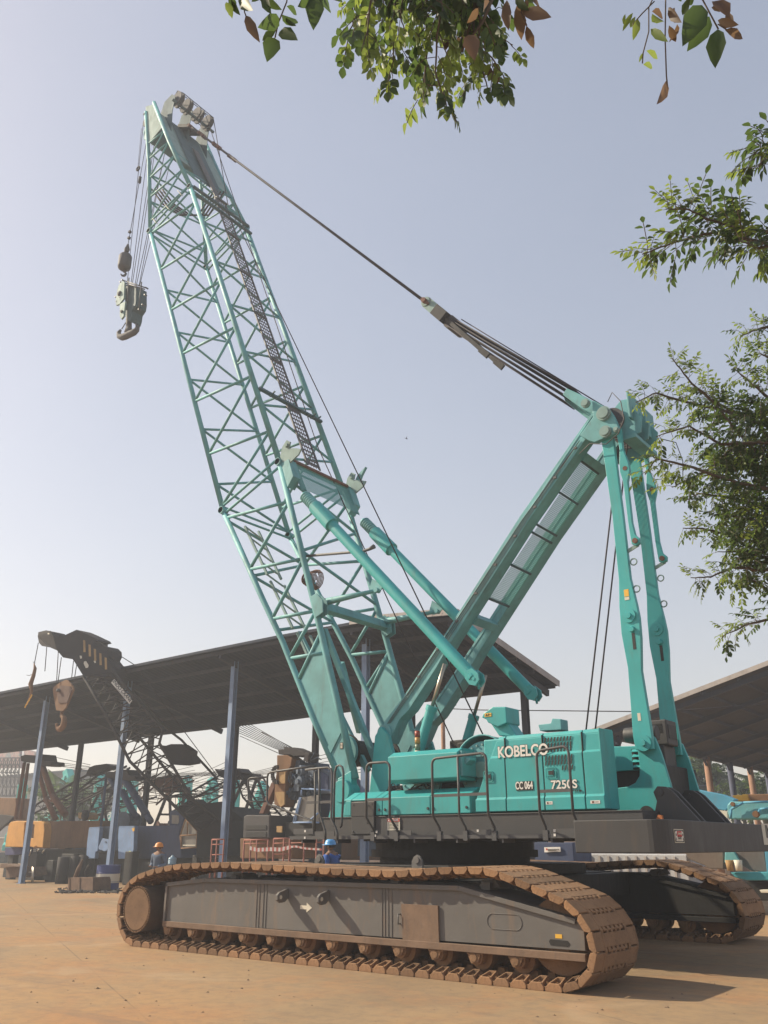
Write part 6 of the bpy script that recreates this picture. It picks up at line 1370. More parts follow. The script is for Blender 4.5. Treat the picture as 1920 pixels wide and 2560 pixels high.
def frond(mb, tw, o, d, Ls, npair, L, W, droop=.6):     # one compound leaf with paired leaflets
    d = d.normalized(); pts = [o]; cur = o.copy(); dd = d.copy(); st = Ls / (npair + 1)
    for i in range(npair + 1):
        dd = (dd + V(0, 0, -droop * .16)).normalized(); cur = cur + dd * st; pts.append(cur.copy())
    tw.tube(pts, [L * .035] * len(pts), 4, False)
    side = dd.cross(V(0, 0, 1)); 
    if side.length < .1: side = V(random.uniform(-1, 1), random.uniform(-1, 1), 0)
    side.normalize()
    for i in range(1, npair + 1):
        t = (pts[i] - pts[i - 1]).normalized(); nn = side.cross(t).normalized() + V(random.uniform(-.4, .4), random.uniform(-.4, .4), .2)
        for s in (-1, 1):
            if random.random() < .06: continue
            ld = side * s * .75 + t * .55 + V(0, 0, -.35) + V(random.uniform(-.25, .25), random.uniform(-.25, .25), random.uniform(-.25, .2))
            k = random.uniform(.8, 1.1) * (1 - .25 * abs(i / npair - .5)); leaf(mb, pts[i] + ld * .006, ld, nn, L * k, W * k)
    leaf(mb, pts[-1], dd, side.cross(dd), L, W)
def PD(q, D): return P(q[0], q[1], D=D)
def smooth_path(pts, k=5):
    out = []
    for a, b in zip(pts, pts[1:]):
        for i in range(k): out.append(a.lerp(b, i / k) + V(random.uniform(-1, 1), random.uniform(-1, 1), random.uniform(-1, 1)) * (b - a).length * .02)
    return out + [pts[-1]]
def branch(z, pts, D0, D1, r0, dens, Lf, Wf, Ls, npair, meshes, tw, tipyoung=.25, spread=1.0, droop=.6, dry=0):
    ps = smooth_path([PD(z(*p), D0 + (D1 - D0) * i / (len(pts) - 1)) for i, p in enumerate(pts)]); n = len(ps)
    tw.tube(ps, [r0 * (1 - .85 * i / (n - 1)) + .0012 for i in range(n)], 6)
    tot = sum((b - a).length for a, b in zip(ps, ps[1:])); m = int(tot * dens)
    for k in range(m):
        t = (k + random.random()) / m; o = along(ps, t); o2 = along(ps, min(1, t + .03)); ax = (o2 - o)
        if ax.length < 1e-4: ax = ps[-1] - ps[-2]
        ax.normalize(); rv = V(random.uniform(-1, 1), random.uniform(-1, 1), random.uniform(-.7, .9)); rv = (rv - ax * rv.dot(ax)).normalized()
        d = ax * random.uniform(.2, .9) + rv * spread
        tip = t > 1 - tipyoung and random.random() < .75
        off_ = rv * random.random() * Ls * .9 * (1 - t * .6)
        if off_.length > .03: tw.tube([o, o + off_], .0025, 4, False)
        mb = meshes[2] if random.random() < dry else (meshes[1] if tip or random.random() < .07 else meshes[0])
        k_ = .75 if tip else 1
        frond(mb, tw, o + off_, d, Ls * random.uniform(.7, 1.1) * k_, max(3, int(npair * random.uniform(.7, 1.1))), Lf * k_, Wf * k_, droop)
def make_tree(name, label, trunk, base_r):
    t = thing(name, label, 'tree', tuple(V(trunk[0][0], trunk[0][1], 0)))
    tk = MB().tube([V(*p) for p in trunk], [base_r * (1 - .12 * i) for i in range(len(trunk))], 14)
    to = bld(tk, 'trunk', m_bark, t); return t, to
# --- tree at the right
random.seed(11)
J = P(2280, 1250, D=8.8)
tr1, tk1 = make_tree('tree', 'leafy green tree reaching in from the right edge in front of the grey shed', [(J.x, J.y, 0), (J.x + .05, J.y - .05, 1.5), (J.x - .05, J.y, 3.0), (J.x, J.y, J.z)], .2)
ms = [MB(), MB(), MB()]; tw = MB()
DD = 8.6
brs = [[(941, 1050), (600, 660), (420, 490), (330, 370)], [(640, 700), (380, 640), (230, 590), (100, 650)], [(941, 620), (820, 520), (720, 430)], [(941, 900), (640, 920), (440, 800), (230, 870)], [(941, 1200), (700, 1150), (420, 1050), (230, 1010), (160, 1110)],
       [(941, 1320), (660, 1250), (500, 1230), (410, 1280)], [(941, 1520), (700, 1500), (520, 1450), (400, 1450)], [(941, 1720), (720, 1700), (580, 1760), (450, 1765)], [(941, 1850), (820, 1760), (700, 1830)], [(941, 2030), (820, 2060), (650, 2140)],
       [(941, 170), (860, 190), (770, 230)], [(941, 360), (890, 340)], [(941, 760), (700, 700), (560, 620), (480, 560)], [(941, 1000), (760, 980), (600, 1010)], [(941, 1420), (760, 1380), (640, 1370)], [(941, 1640), (800, 1600), (620, 1600)], [(700, 950), (560, 1080), (420, 1150), (330, 1190)]]
for i, b in enumerate(brs):
    big = [(1500 + i * 8, 900 + i * 30)] + b
    D_ = DD + random.uniform(-.7, .7)
    branch(zL, [(1340, b[0][1] * .55 + 560)] + b, D_ + .3, D_ - .1, .022, 44, .068, .032, .20, 5, ms, tw, .3)
for k in range(480):                                     # inner crown towards the trunk
    x = random.uniform(560, 1150); y = random.uniform(620, 1760)
    if x < 560 + abs(y - 1180) * .42: continue
    q = zL(x, y); o = P(q[0], q[1], D=DD + random.uniform(-.6, .9)); d = V(random.uniform(-1, 1), random.uniform(-1, 1), random.uniform(-.6, .6))
    frond(ms[1] if random.random() < .12 else ms[0], tw, o, d, .22, 5, .07, .033, .6)
for k in range(9): q = zL(1340, (b[0][1] if 0 else 300 + k * 210)); tw.tube([J - V(0, 0, .3 - k * .05), P(q[0], q[1] * .9 + 130, D=DD + .3)], [.05, .025], 6)
# mid-right sprays of the same tree
zM = crop(1500, 0, 3.159)
for b in ([(1500, 1860), (1327, 1830), (1050, 1790), (850, 1730), (700, 1650), (520, 1650)], [(1500, 1950), (1327, 1930), (900, 1840), (700, 1880), (480, 1950), (335, 2010)], [(1500, 1900), (1250, 1960), (1100, 1900)]):
    branch(zM, b, 6.2, 5.6, .014, 38, .078, .034, .19, 4, ms, tw, .22, .9)
for b in ([(1500, 1150), (1327, 1130), (1210, 1220)], [(1500, 1250), (1300, 1260), (1230, 1330)]): branch(zM, b, 5.6, 5.2, .01, 26, .085, .038, .17, 4, ms, tw, .2, .6)
bld(tw, 'limbs', m_bark, tr1)
bld(ms[0], 'crown', m_leaf, tr1); bld(ms[1], 'young_leaves', m_young, tr1)
# --- overhead tree
random.seed(23)
tr2, tk2 = make_tree('tree', 'overhead tree whose green and browning leaves hang in from the top edge of the view', [(2.6, -1.6, 0), (2.5, -1.5, 2), (2.2, -1.2, 4), (1.6, -.4, 5.6)], .22)
ms = [MB(), MB(), MB()]; tw = MB()
zO = crop(550, 0, 1.952)
H0 = V(1.6, -.4, 5.6); hub = P(1250, -700, D=4.6)
tw.tube([H0, H0.lerp(hub, .5) + V(0, 0, .3), hub, P(1230, -120, D=4.4), PD(zO(1180, 250), 4.3)], [.09, .06, .035, .012, .005], 8)
tops = [((640, -60), (650, 120), (600, 200)), ((740, -60), (720, 150), (690, 250)), ((850, -80), (850, 200), (845, 300), (810, 430)), ((960, -60), (930, 200), (960, 300)), ((1010, -60), (1010, 250), (1000, 400), (990, 500)), ((1080, -60), (1050, 350), (1090, 470), (1115, 560)), ((1150, -60), (1130, 250), (1150, 420)),
        ((1200, 150), (1230, 350), (1225, 440)), ((1240, 200), (1290, 380), (1320, 470)), ((1260, 200), (1340, 300), (1400, 400)), ((1300, 50), (1360, 180), (1430, 220)), ((700, -80), (800, 60), (780, 170)), ((900, -60), (880, 80), (900, 150)), ((1100, -60), (1180, 100), (1200, 200)), ((1000, 50), (1080, 180), (1120, 300)), ((1250, -60), (1300, 90), (1310, 160))]
for i, b in enumerate(tops):
    D_ = 4.3 + random.uniform(-.35, .35)
    branch(zO, [(b[0][0] * .6 + 480, -330)] + list(b), D_ + .1, D_, .006, 23, .072, .045, .13, 3, ms, tw, .5, .42, 1.3, .02 if b[0][0] < 1150 else .08)
for k in range(14):
    q = zO(random.uniform(640, 1330), random.uniform(-20, 250)); o = P(q[0], q[1], D=4.3 + random.uniform(-.4, .4)); frond(ms[0] if random.random() < .8 else ms[1], tw, o, V(random.uniform(-1, 1), random.uniform(-1, 1), -.6), .13, 3, .07, .043, 1.2)
def bigleaves(z, D, items, which, size=1):
    for (x, y, x2, y2) in items:
        a = PD(z(x, y), D); b = PD(z(x2, y2), D + random.uniform(-.1, .1)); L = (b - a).length; nn = (V(0, 0, CH) - a).normalized() + V(random.uniform(-.5, .5), random.uniform(-.5, .5), .2); leaf(ms[which], a, b - a, nn, L, L * .40 * size)
bigleaves(zO, 2.5, [(325, 30, 385, 70), (300, 70, 385, 130), (290, 90, 205, 130), (275, 145, 200, 200), (290, 155, 365, 180), (265, 185, 235, 275), (320, 85, 370, 140), (210, -20, 240, 60), (180, -40, 295, 55), (440, -30, 400, 30), (470, -20, 455, 120), (480, -60, 490, 60), (490, 20, 555, 35), (520, -40, 598, 5), (60, -20, 75, 50), (100, -40, 135, 45), (40, -10, 95, 75), (230, -60, 150, 10), (420, -20, 440, 60)], 0)
bigleaves(zO, 2.5, [(30, 10, 60, 80), (70, 20, 30, 75)], 1); bigleaves(zO, 2.5, [(125, 75, 182, 190)], 2, .7)
bigleaves(zO, 3.0, [(1495, 125, 1530, 240), (1480, 60, 1605, 75), (1450, 20, 1475, 190), (1400, 0, 1400, 140), (1540, -20, 1560, 60), (1215, 170, 1240, 270), (1290, 0, 1300, 60), (1260, 40, 1215, 110), (1500, 0, 1480, 60)], 2)
bigleaves(zO, 3.0, [(1440, -10, 1500, 50), (1530, -40, 1490, 50), (1400, 60, 1440, 160), (1480, 20, 1560, 60)], 0)
tw.tube([PD(zO(340, -120), 2.6), PD(zO(325, 10), 2.5), PD(zO(285, 110), 2.5), PD(zO(268, 185), 2.5)], .0022, 5); tw.tube([PD(zO(100, -120), 2.5), PD(zO(120, 60), 2.5), PD(zO(128, 80), 2.5)], .002, 5)
tw.tube([PD(zO(1500, -120), 3.0), PD(zO(1470, 60), 3.0), PD(zO(1497, 125), 3.0)], .003, 5); tw.tube([PD(zO(1350, -60), 4.2), PD(zO(1280, 110), 4.2), PD(zO(1175, 250), 4.2)], [.012, .008, .003], 6)
tw.tube([hub, PD(zO(340, -120), 2.6)], .012, 6); tw.tube([hub, PD(zO(100, -120), 2.5)], .012, 6); tw.tube([hub, PD(zO(1500, -120), 3.0)], .012, 6)
# top right dry sprays
bigleaves(zM, 2.6, [(805, 40, 680, 310), (865, 130, 715, 375), (930, 230, 905, 500), (715, -20, 640, 130), (700, -60, 720, 60), (620, -30, 640, 20)], 0)
bigleaves(zM, 2.6, [(400, 230, 520, 320), (500, 170, 410, 150), (365, 400, 475, 460), (340, 510, 435, 525), (335, 420, 310, 490), (260, 100, 175, 240), (200, 110, 180, 200), (280, 130, 230, 230), (300, 150, 270, 300)], 1, .8)
bigleaves(zM, 2.5, [(410, 90, 520, 130), (590, 60, 560, 200), (610, 190, 560, 350), (540, 60, 620, 180), (880, 60, 1010, 60), (900, 10, 1020, 90), (930, 160, 1080, 200), (985, 235, 1145, 300), (1000, 100, 1050, 200), (545, 200, 600, 340)], 2)
bigleaves(zM, 3.4, [(525, 640, 490, 805)], 2, .7)
for pts, D_, r in (([(520, -60), (515, 300), (525, 600), (535, 690)], 3.4, .003), ([(780, -60), (870, 110), (935, 230)], 2.6, .0025), ([(440, -60), (385, 60), (385, 250), (340, 420), (335, 500)], 2.6, .002), ([(430, 10), (330, 110), (260, 190), (280, 280)], 2.6, .002), ([(930, 190), (1010, 240)], 2.6, .002)):
    tw.tube([PD(zM(*p), D_) for p in pts], r, 5)
for (x, D_) in ((520, 3.4), (780, 2.6), (440, 2.6)): tw.tube([PD(zM(x, -60), D_), hub], .01, 6)
bld(tw, 'limbs', m_bark, tr2)
bld(ms[0], 'crown', m_leaf, tr2); bld(ms[1], 'young_leaves', m_young, tr2); bld(ms[2], 'dry_leaves', m_dry, tr2)
# --- far trees and palms
def palm(label, px, py, D, rad, group='palms behind the right shed', nf=16):
    q = P(px, py, Y=D); t = thing('palm_tree', label, 'palm', (q.x, q.y, 0), group)
    bld(MB().tube([V(q.x, q.y, 0), V(q.x + .1, q.y, q.z * .5), q], [.22, .17, .13], 8), 'trunk', m_bark, t)
    mb = MB()
    for k in range(nf):
        a = 2 * math.pi * k / nf + random.uniform(-.2, .2); el = random.uniform(-.1, 1.1); d = V(math.cos(a) * math.cos(el), math.sin(a) * math.cos(el), math.sin(el)); pts = [q.copy()]; c = q.copy()
        for i in range(7): d = (d + V(0, 0, -.16)).normalized(); c = c + d * rad / 7; pts.append(c.copy())
        s = d.cross(V(0, 0, 1)).normalized()
        for i in range(1, 8):
            for j in range(3):
                o = pts[i - 1].lerp(pts[i], j / 3)
                for sg_ in (-1, 1):
                    e = o + s * sg_ * rad * .22 + (pts[i] - pts[i - 1]).normalized() * rad * .12 + V(0, 0, -rad * .12); w_ = (pts[i] - pts[i - 1]).normalized() * rad * .02
                    mb.add([o - w_, o + w_, e], [(0, 1, 2)])
        mb.tube(pts, .03, 4, False)
    bld(mb, 'crown', m_leaf, t); return t
random.seed(4)
palm('palm with drooping fronds left of the first visible brown column of the right shed', 1790, 1935, 70, 3.2)
palm('palm with ragged fronds between the brown and navy columns of the right shed', 1862, 1960, 74, 2.6)
palm('small palm at the far right edge behind the last column of the right shed', 1908, 1975, 76, 2.4)
palm('dark palm directly behind the brown A-frame of the ochre crane', 140, 1965, 42, 2.4, 'palms behind the left shed')
palm('dark bushy palm right of the brown A-frame, left of the stored lattice boom', 178, 1975, 44, 2.5, 'palms behind the left shed')
def bush(name, label, px, py, Y, rx, rz, n, group=None):
    q = P(px, py, Y=Y); t = thing(name, label, 'tree', (q.x, q.y, 0), group); bld(MB().tube([V(q.x, Y, 0), V(q.x + .1, Y, q.z * .6), V(q.x, Y, q.z)], [.2, .15, .07], 7).tube([V(q.x + .05, Y, q.z * .5), V(q.x + rx * .5, Y, q.z)], .06, 6).tube([V(q.x + .05, Y, q.z * .55), V(q.x - rx * .5, Y, q.z * 1.02)], .06, 6), 'trunk', m_bark, t)
    mb = MB(); cl = [(random.gauss(0, .45), random.gauss(0, .4), random.gauss(0, .45)) for _ in range(16)]
    for k in range(n):
        c = random.choice(cl); o = q + V((c[0] + random.gauss(0, .16)) * rx, (c[1] + random.gauss(0, .16)) * rx, (c[2] + random.gauss(0, .16)) * rz)
        leaf(mb, o, V(random.uniform(-1, 1), random.uniform(-1, 1), random.uniform(-1, .4)), V(random.uniform(-1, 1), random.uniform(-1, 1), 1), .34, .2)
    bld(mb, 'crown', m_leaf, t)
bush('tree', 'round green tree beside the far teal mast, under the right shed roof', 1745, 1945, 68, 3.4, 2.8, 2600, 'trees behind the right shed')
bush('tree', 'low green tree between the navy and second brown columns of the right shed', 1850, 1990, 72, 3.4, 2.0, 1500, 'trees behind the right shed')
bush('tree', 'low green tree right of the second brown column of the right shed', 1900, 1990, 66, 3.0, 1.6, 1200, 'trees behind the right shed')
bush('tree', 'small leafy tree between the second and third blue columns, beyond the excavators', 278, 1990, 62, 2.2, 1.8, 900, 'trees behind the left shed')
bush('tree', 'dark dense shrubby tree below the two dark palms', 165, 2005, 40, 2.2, 1.5, 1500, 'trees behind the left shed')
# ================================================================ PEOPLE
m_skin = paint('brown_skin', (.22, .12, .075), .6, (.2, .12, .08), .1, 5, .08, 0)
def skinned(name, vs, es, rad, mat, parent, root=0, sub=2):
    me = bpy.data.meshes.new(name); me.from_pydata([Vector(v) for v in vs], es, []); o = bpy.data.objects.new(name, me); C.objects.link(o)
    sk = o.modifiers.new('s', 'SKIN'); sk.use_smooth_shade = True
    for i, r in enumerate(rad): me.skin_vertices[0].data[i].radius = (r if isinstance(r, tuple) else (r, r)); me.skin_vertices[0].data[i].use_root = (i == root)
    s = o.modifiers.new('d', 'SUBSURF'); s.levels = s.render_levels = sub
    bpy.context.view_layer.update(); m2 = bpy.data.meshes.new_from_object(o.evaluated_get(bpy.context.evaluated_depsgraph_get())); bpy.data.objects.remove(o)
    m2.materials.clear(); m2.materials.append(mat); o = bpy.data.objects.new(name, m2); C.objects.link(o); o.parent = parent; ORG[o.name] = wloc(parent)
    return o
def person(label, loc, yaw, H, cloth, helmet, brim, arms):
    t = thing('person', label, 'person', tuple(loc)); t.rotation_euler = (0, 0, yaw); k = H / 1.7
    # skeleton in local space, facing +X
    J = dict(pel=(0, 0, .92), wst=(0, 0, 1.08), chs=(.01, 0, 1.28), nb=(0, 0, 1.41), nk=(.015, 0, 1.47), hd=(.03, 0, 1.56), tp=(.02, 0, 1.64),
             hl=(.0, .10, .88), hr=(.0, -.10, .88), kl=(.03, .11, .48), kr=(.02, -.11, .48), al=(-.01, .12, .09), ar=(-.02, -.12, .09), tl=(.13, .13, .035), tr=(.12, -.13, .035),
             sl=(0, .18, 1.37), sr=(0, -.18, 1.37), el=arms[0], er=arms[1], wl=arms[2], wr=arms[3], gl=arms[4], gr=arms[5])
    nm = list(J); ix = {n: i for i, n in enumerate(nm)}; vs = [V(*J[n]) * k for n in nm]
    E_ = [('pel', 'wst'), ('wst', 'chs'), ('chs', 'nb'), ('nb', 'nk'), ('nk', 'hd'), ('hd', 'tp'), ('pel', 'hl'), ('pel', 'hr'), ('hl', 'kl'), ('hr', 'kr'), ('kl', 'al'), ('kr', 'ar'), ('al', 'tl'), ('ar', 'tr'), ('nb', 'sl'), ('nb', 'sr'), ('sl', 'el'), ('sr', 'er'), ('el', 'wl'), ('er', 'wr'), ('wl', 'gl'), ('wr', 'gr')]
    rd_ = dict(pel=(.15, .11), wst=(.14, .10), chs=(.17, .11), nb=.09, nk=.055, hd=(.085, .10), tp=(.06, .07), hl=.085, hr=.085, kl=.06, kr=.06, al=.045, ar=.045, tl=.04, tr=.04, sl=.06, sr=.06, el=.042, er=.042, wl=.028, wr=.028, gl=(.02, .035), gr=(.02, .035))
    b = skinned('body', vs, [(ix[a], ix[c]) for a, c in E_], [tuple(q * k for q in rd_[n]) if isinstance(rd_[n], tuple) else rd_[n] * k for n in nm], m_skin, t)
    cn = ['pel', 'wst', 'chs', 'nb', 'hl', 'hr', 'kl', 'kr', 'al', 'ar', 'sl', 'sr', 'el', 'er', 'wl', 'wr']; ci = {n: i for i, n in enumerate(cn)}
    cr = dict(pel=(.17, .13), wst=(.165, .125), chs=(.19, .135), nb=.105, hl=.105, hr=.105, kl=.08, kr=.08, al=.07, ar=.07, sl=.08, sr=.08, el=.06, er=.06, wl=.045, wr=.045)
    skinned('coverall', [V(*J[n]) * k for n in cn], [(ci[a], ci[c]) for a, c in E_ if a in ci and c in ci], [tuple(q * k for q in cr[n]) if isinstance(cr[n], tuple) else cr[n] * k for n in cn], cloth, t)
    def loc_build(mb, nm_, mt, par=None):
        o = MB.build(mb, nm_, mt, None); o.parent = par or t; return o
    h = V(.03, 0, 1.585) * k
    he = MB().lathe(h, (0, 0, 1), [(-.0, .135), (.0, .125), (.05, .12), (.09, .10), (.12, .06), (.13, .01)], 20); he.lathe(h + V(.03, 0, 0), (0, 0, 1), [(-.006, .15), (.006, .15)], 20)
    if brim: he.lathe(h + V(.03, 0, .0), (0, 0, 1), [(-.006, .155), (.004, .15)], 20)
    ho = loc_build(he, 'helmet', helmet)
    fc = MB(); fc.tube([V(.115, 0, 1.575) * k, V(.135, 0, 1.545) * k, V(.115, 0, 1.535) * k], [.008, .016, .01], 6)
    loc_build(fc, 'nose', m_skin); ey = MB()
    for s in (-1, 1): ey.box(.105 * k, .117 * k, (s * .035 - .012) * k, (s * .035 + .012) * k, 1.565 * k, 1.575 * k)
    ey.box(.108 * k, .116 * k, -.022 * k, .022 * k, 1.502 * k, 1.508 * k); loc_build(ey, 'eyes_and_mouth', m_dark)
    ea = MB()
    for s in (-1, 1): ea.lathe(V(.02, s * .088, 1.55) * k, (0, s, 0), [(0, .025), (.012, .02)], 8)
    loc_build(ea, 'ears', m_skin); hm = MB().lathe(V(.0, 0, 1.53) * k, (0, 0, 1), [(0, .088), (.03, .102), (.06, .106)], 16); loc_build(hm, 'hair', m_black)
    for s, (w_, g_) in enumerate(((arms[2], arms[4]), (arms[3], arms[5]))):
        g = V(*g_) * k; d = (g - V(*w_) * k).normalized(); sd = d.cross(V(0, 0, 1)).normalized(); fm_ = MB()
        for j, L in enumerate((.065, .075, .07, .055)): o = g + sd * (.022 * (1.5 - j)) * -1; fm_.tube([o, o + d * L * .5, o + d * L * .8 - V(0, 0, L * .35)], [.009, .008, .006], 6)
        o = g - d * .05 + sd * .03; fm_.tube([o, o + sd * .03 + d * .02, o + sd * .035 + d * .05], [.011, .009, .007], 6); loc_build(fm_, 'fingers', m_skin)
    bt_ = MB()
    for s in (-1, 1): bt_.prism([(-.1, 0), (.18, 0), (.18, .06), (.1, .10), (.04, .17), (-.08, .17)], s * .12 - .05, s * .12 + .05)
    loc_build(bt_, 'boots', m_black); return t
m_cov1 = paint('grey_blue_coverall', (.10, .135, .20), .85, (.06, .06, .07), .4, 4); m_cov2 = paint('royal_blue_coverall', (.03, .10, .36), .8, (.05, .06, .12), .3, 4)
m_hel1 = paint('orange_helmet', (.62, .22, .03), .35, (.3, .2, .1), .1, 4, .05, 0); m_hel2 = paint('sky_blue_helmet', (.10, .36, .72), .3, (.2, .2, .2), .1, 4, .05, 0)
bent = ((-.05, .26, 1.10), (-.05, -.26, 1.10), (.20, .12, 1.02), (.20, -.12, 1.04), (.27, .08, 1.03), (.27, -.08, 1.05))
q = P(400, 2107, D=25.5); person('person in grey-blue coveralls and orange helmet standing by the navy crane, hands at the waist', (q.x, q.y, 0), R(-75), q.z, m_cov1, m_hel1, False, bent)
down = ((-.03, .25, 1.10), (-.03, -.25, 1.10), (.05, .27, .86), (.05, -.27, .86), (.07, .27, .80), (.07, -.27, .80))
q = P(829, 2098, D=19.0); pb = person('person in royal blue coveralls and sky blue helmet, in profile beyond the near track', (q.x, q.y, 0), R(190), q.z, m_cov2, m_hel2, True, down)
bdg_ = MB().lathe(V(0, .205, 1.28), (0, 1, 0), [(0, .035), (.012, .033)], 14); o = bdg_.build('sleeve_badge', m_white, None); o.parent = pb
# ================================================================ HOOKS THAT HANG FROM THE BOOM TOP
YH_ = 13.35
hbk = thing('hook_block', 'large pale teal hook block with bare steel ramshorn hook hanging from the tall teal boom', 'hook block', tuple(PS(zK, (520, 1700), YH_)))
def sidepl(y):
    return MB().prism(T(zK, y, [(385, 1010), (760, 1110), (745, 1330), (710, 1410), (640, 1500), (610, 1640), (570, 1710), (430, 1640), (395, 1560), (380, 1300), (378, 1150)]), y, y + .02)
hw = MB()
cK = PS(zK, (560, 1300), YH_)
# body: side plates face along the boom's width; the camera sees it obliquely
bodyp = T(zK, YH_, [(415, 1070), (600, 1090), (600, 1330), (585, 1420), (530, 1500), (515, 1600), (490, 1680), (440, 1640), (400, 1560), (415, 1300)])
bk = bld(MB().prism(bodyp, YH_, YH_ + .42), 'block_housing', m_hookw, hbk, bev=.01)
sp_ = bld(MB().prism(T(zK, YH_ - .12, [(385, 1010), (415, 1035), (405, 1300), (330, 1400), (275, 1420), (270, 1330), (290, 1180), (320, 1080)]), YH_ - .14, YH_ - .08), 'cheek_plate', m_teal_head, hbk, bev=.006)
bld(MB().prism(T(zK, YH_ - .12, [(430, 1350), (400, 1600), (360, 1650), (335, 1600), (335, 1400)]), YH_ - .14, YH_ - .08), 'cheek_plate', m_teal_head, hbk, bev=.006)
bld(MB().lathe(PS(zK, (325, 1220), YH_ - .14), (0, -1, 0), [(0, .09), (.03, .085), (.03, .04), (.06, .04)], 16).lathe(PS(zK, (365, 1520), YH_ - .14), (0, -1, 0), [(0, .05), (.05, .045)], 12), 'sheave_pin', m_hook, hbk)
gg = MB()
for a, b in (((380, 1000), (775, 1130)), ((400, 1040), (740, 1150)), ((480, 960), (450, 1380)), ((690, 1030), (640, 1480))): tl(gg, zK, YH_ - .06, a, b, .022)
for a in ((380, 1000), (350, 1035), (775, 1130), (755, 1248), (270, 1283), (340, 1285), (285, 1360), (715, 1410), (655, 1490)):
    p = PS(zK, a, YH_ - .1); gg.cyl(p - V(0, .05, 0), p + V(0, .05, 0), .025, 8)
bld(gg, 'guard_bar', m_rail, hbk)
hp_ = PS(zK, (478, 1640), YH_ + .15)
bld(MB().tube([hp_, PS(zK, (478, 1830), YH_ + .15)], .095, 14), 'hook_shank', m_hook, hbk)
pts = [(345, 1820), (310, 1870), (325, 1930), (370, 1945), (430, 1925), (490, 1895), (560, 1865), (610, 1820), (625, 1770), (600, 1725)]
bld(MB().tube([PS(zK, p, YH_ + .15) for p in pts], [.035, .07, .095, .11, .115, .115, .11, .09, .065, .04], 12), 'ramshorn_hook', m_hook, hbk)
bld(MB().tube([PS(zK, (440, 1880), YH_ + .15), PS(zK, (480, 1800), YH_ + .15), PS(zK, (500, 1880), YH_ + .15)], [.09, .12, .09], 10), 'hook_saddle', m_hook, hbk)
bld(MB().tube([PS(zK, (430, 1700), YH_ + .1), PS(zK, (360, 1810), YH_ + .1)], .018, 6), 'safety_latch', m_rail, hbk)
ball = thing('overhaul_ball', 'grey overhaul weight with a small hook hanging beside the large pale teal hook block', 'hook ball', tuple(PS(zK, (410, 700), 12.9)))
c = PS(zK, (412, 700), 12.9); bh_ = (PS(zK, (440, 560), 12.9) - PS(zK, (395, 850), 12.9)).length
bld(MB().lathe(c - V(0, 0, bh_ / 2), (0, 0, 1), [(0, .05), (.04, .12), (.10, .19), (.16, .205), (bh_ - .12, .205), (bh_ - .06, .17), (bh_, .06)], 24), 'weight', m_hook, ball)
bld(MB().tube([c + V(0, 0, bh_ / 2 - .02), c + V(.03, 0, bh_ / 2 + .16), c + V(.05, 0, bh_ / 2 + .34)], [.06, .09, .03], 10), 'swivel_socket', m_hook, ball)
hook(c - V(0, 0, bh_ / 2 - .03), .075, .028, ball, m_hook, (.7, .7, 0))
b2 = MB()
tipw = bp(23.9, -.82, 13.2)
b2.tube([tipw, c + V(.05, 0, bh_ / 2 + .3)], .012, 6)
for t in (.0, .12): b2.box(c.x + .02, c.x + .1, c.y - .04, c.y + .04, c.z + bh_ / 2 + .55 + t * 2, c.z + bh_ / 2 + .62 + t * 2)
bld(b2, 'whip_rope', m_rope, crane)
hr_ = MB(); tops_ = [(12.98, -.60), (13.28, -.60), (13.38, -.35), (13.58, -.6), (13.88, -.35), (14.0, -.6), (14.2, -.35)]
xk = [445, 510, 530, 580, 600, 645, 655]
for (yy, nn), x in zip(tops_, xk):
    a = bp(24.4, nn, yy); b = PS(zK, (x, 1100), YH_ + .2); hr_.tube([a, b], .011, 5)
bld(hr_, 'hook_rope', m_rope, crane)
wl = MB(); p = PS(zT, (85, 1115), 12.95); n_ = 16
wl.tube([p + V(math.cos(a) * .075, 0, math.sin(a) * .075) for a in [2 * math.pi * k / n_ for k in range(n_ + 1)]], .028, 8, False); wl.tube([p + V(-.02, 0, .08), PS(zT, (130, 560), 12.95)], .008, 5)
w2 = PS(zT, (108, 1270), 13.0); wl.tube([w2 + V(0, 0, .12), w2 - V(0, 0, .12)], .05, 8)
bld(wl, 'limit_weight', m_rope, crane)
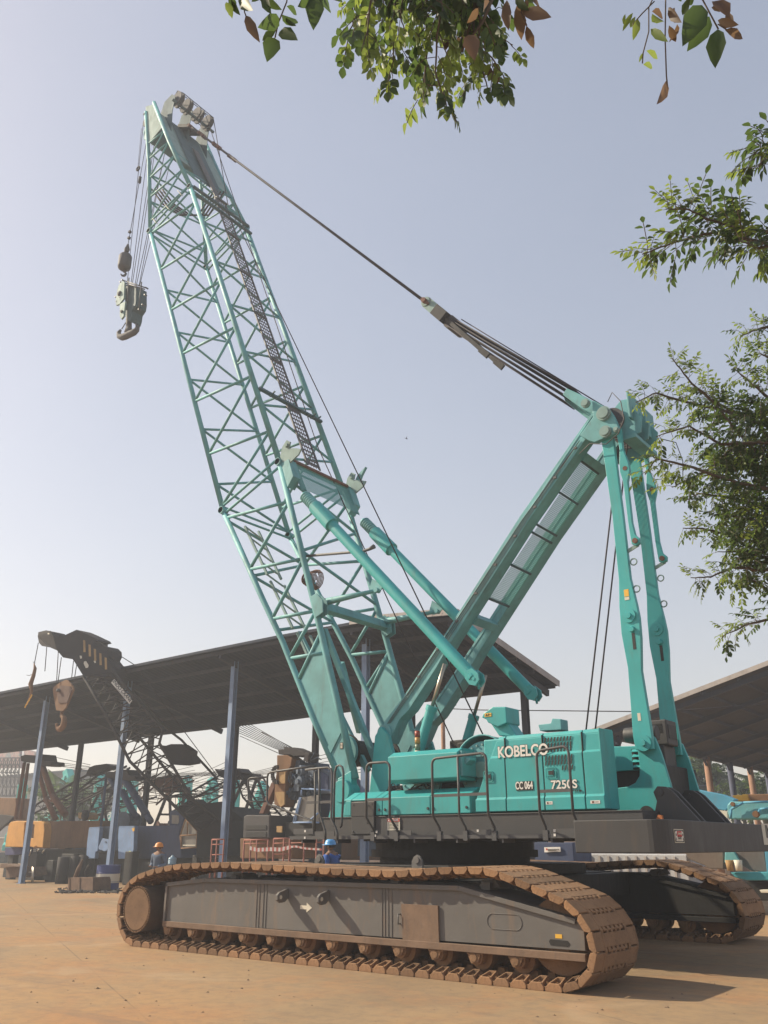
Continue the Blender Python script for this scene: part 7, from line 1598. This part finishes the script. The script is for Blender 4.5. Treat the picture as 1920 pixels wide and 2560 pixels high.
# black hoses sagging inside the boom top, and the rusty cable reel further down
hz2 = MB()
for k in range(4):
    o_ = V(.05 * k, .1 * k, .04 * k); pts = [lo(20.9, 12.95), lo(20.4, 13.2) + V(.25, 0, -.1), lo(20.0, 13.6) + V(.6, 0, -.1), lo(19.9, 14.0) + V(1.0, 0, .05), hi(20.2, 14.2)]
    hz2.tube([p + o_ for p in pts], .03, 6)
bld(hz2, 'sagging_hose', m_dark, top)
sg_ = MB()
for k in range(3): a = bp(19.35 - k * .0, -1.1 + k * .62, YN - .02); sg_.beam(a, a - BU * .36 + BN * .1, .012, .09, (0, 1, 0))
bld(sg_, 'pale_tag_plate', m_cream, top)
rl_ = MB(); c = bp(4.75, .25, 13.25)
for k in range(12): rl_.tube([c + V(math.cos(a) * (.1 + .012 * k) + k * .01, -.1 + .02 * k, math.sin(a) * (.12 + .01 * k)) for a in [2 * math.pi * j / 12 + k for j in range(12)]], .012, 5, False)
bld(rl_, 'coiled_cable', m_rust, base)
fl = MB().tube([PS(z2, p, YN + .1) for p in ((955, 1478), (1380, 1442), (1430, 1425), (1465, 1405))], [.03, .03, .035, .05], 8); bld(fl, 'hinged_arm', m_rail, base)
bg = MB().prism([(bp(s, n, 0).x, bp(s, n, 0).z) for s, n in ((7.6, .95), (7.75, 1.0), (7.9, 1.2), (7.95, 1.5), (7.82, 1.3), (7.68, 1.15))], YF + .1, YF + .18); bld(bg, 'rope_guard_horn', m_teal_old, ins)
# ================================================================ no deeper than thing > part > sub-part
def depth(o): return 0 if o.parent is None else 1 + depth(o.parent)
for o in [o for o in bpy.data.objects if depth(o) > 2]:
    a = o
    while depth(a) > 1: a = a.parent
    m = o.matrix_local.copy(); o.parent = a; o.matrix_local = m
trF.location.x += -.28
HAZE = .0026
# ================================================================ HAZE
hzb = MB().box(-150, 60, -20, 190, -1.0, 34)
m_hz = bpy.data.materials.new('haze_air'); m_hz.use_nodes = True; t_ = m_hz.node_tree
for n_ in list(t_.nodes): t_.nodes.remove(n_)
ou = t_.nodes.new('ShaderNodeOutputMaterial'); pv = t_.nodes.new('ShaderNodeVolumePrincipled'); t_.links.new(pv.outputs[0], ou.inputs['Volume'])
pv.inputs['Color'].default_value = (.88, .92, 1.0, 1); pv.inputs['Density'].default_value = HAZE; pv.inputs['Anisotropy'].default_value = .3
hzo = bld(hzb, 'haze', m_hz); hzo['kind'] = 'stuff'
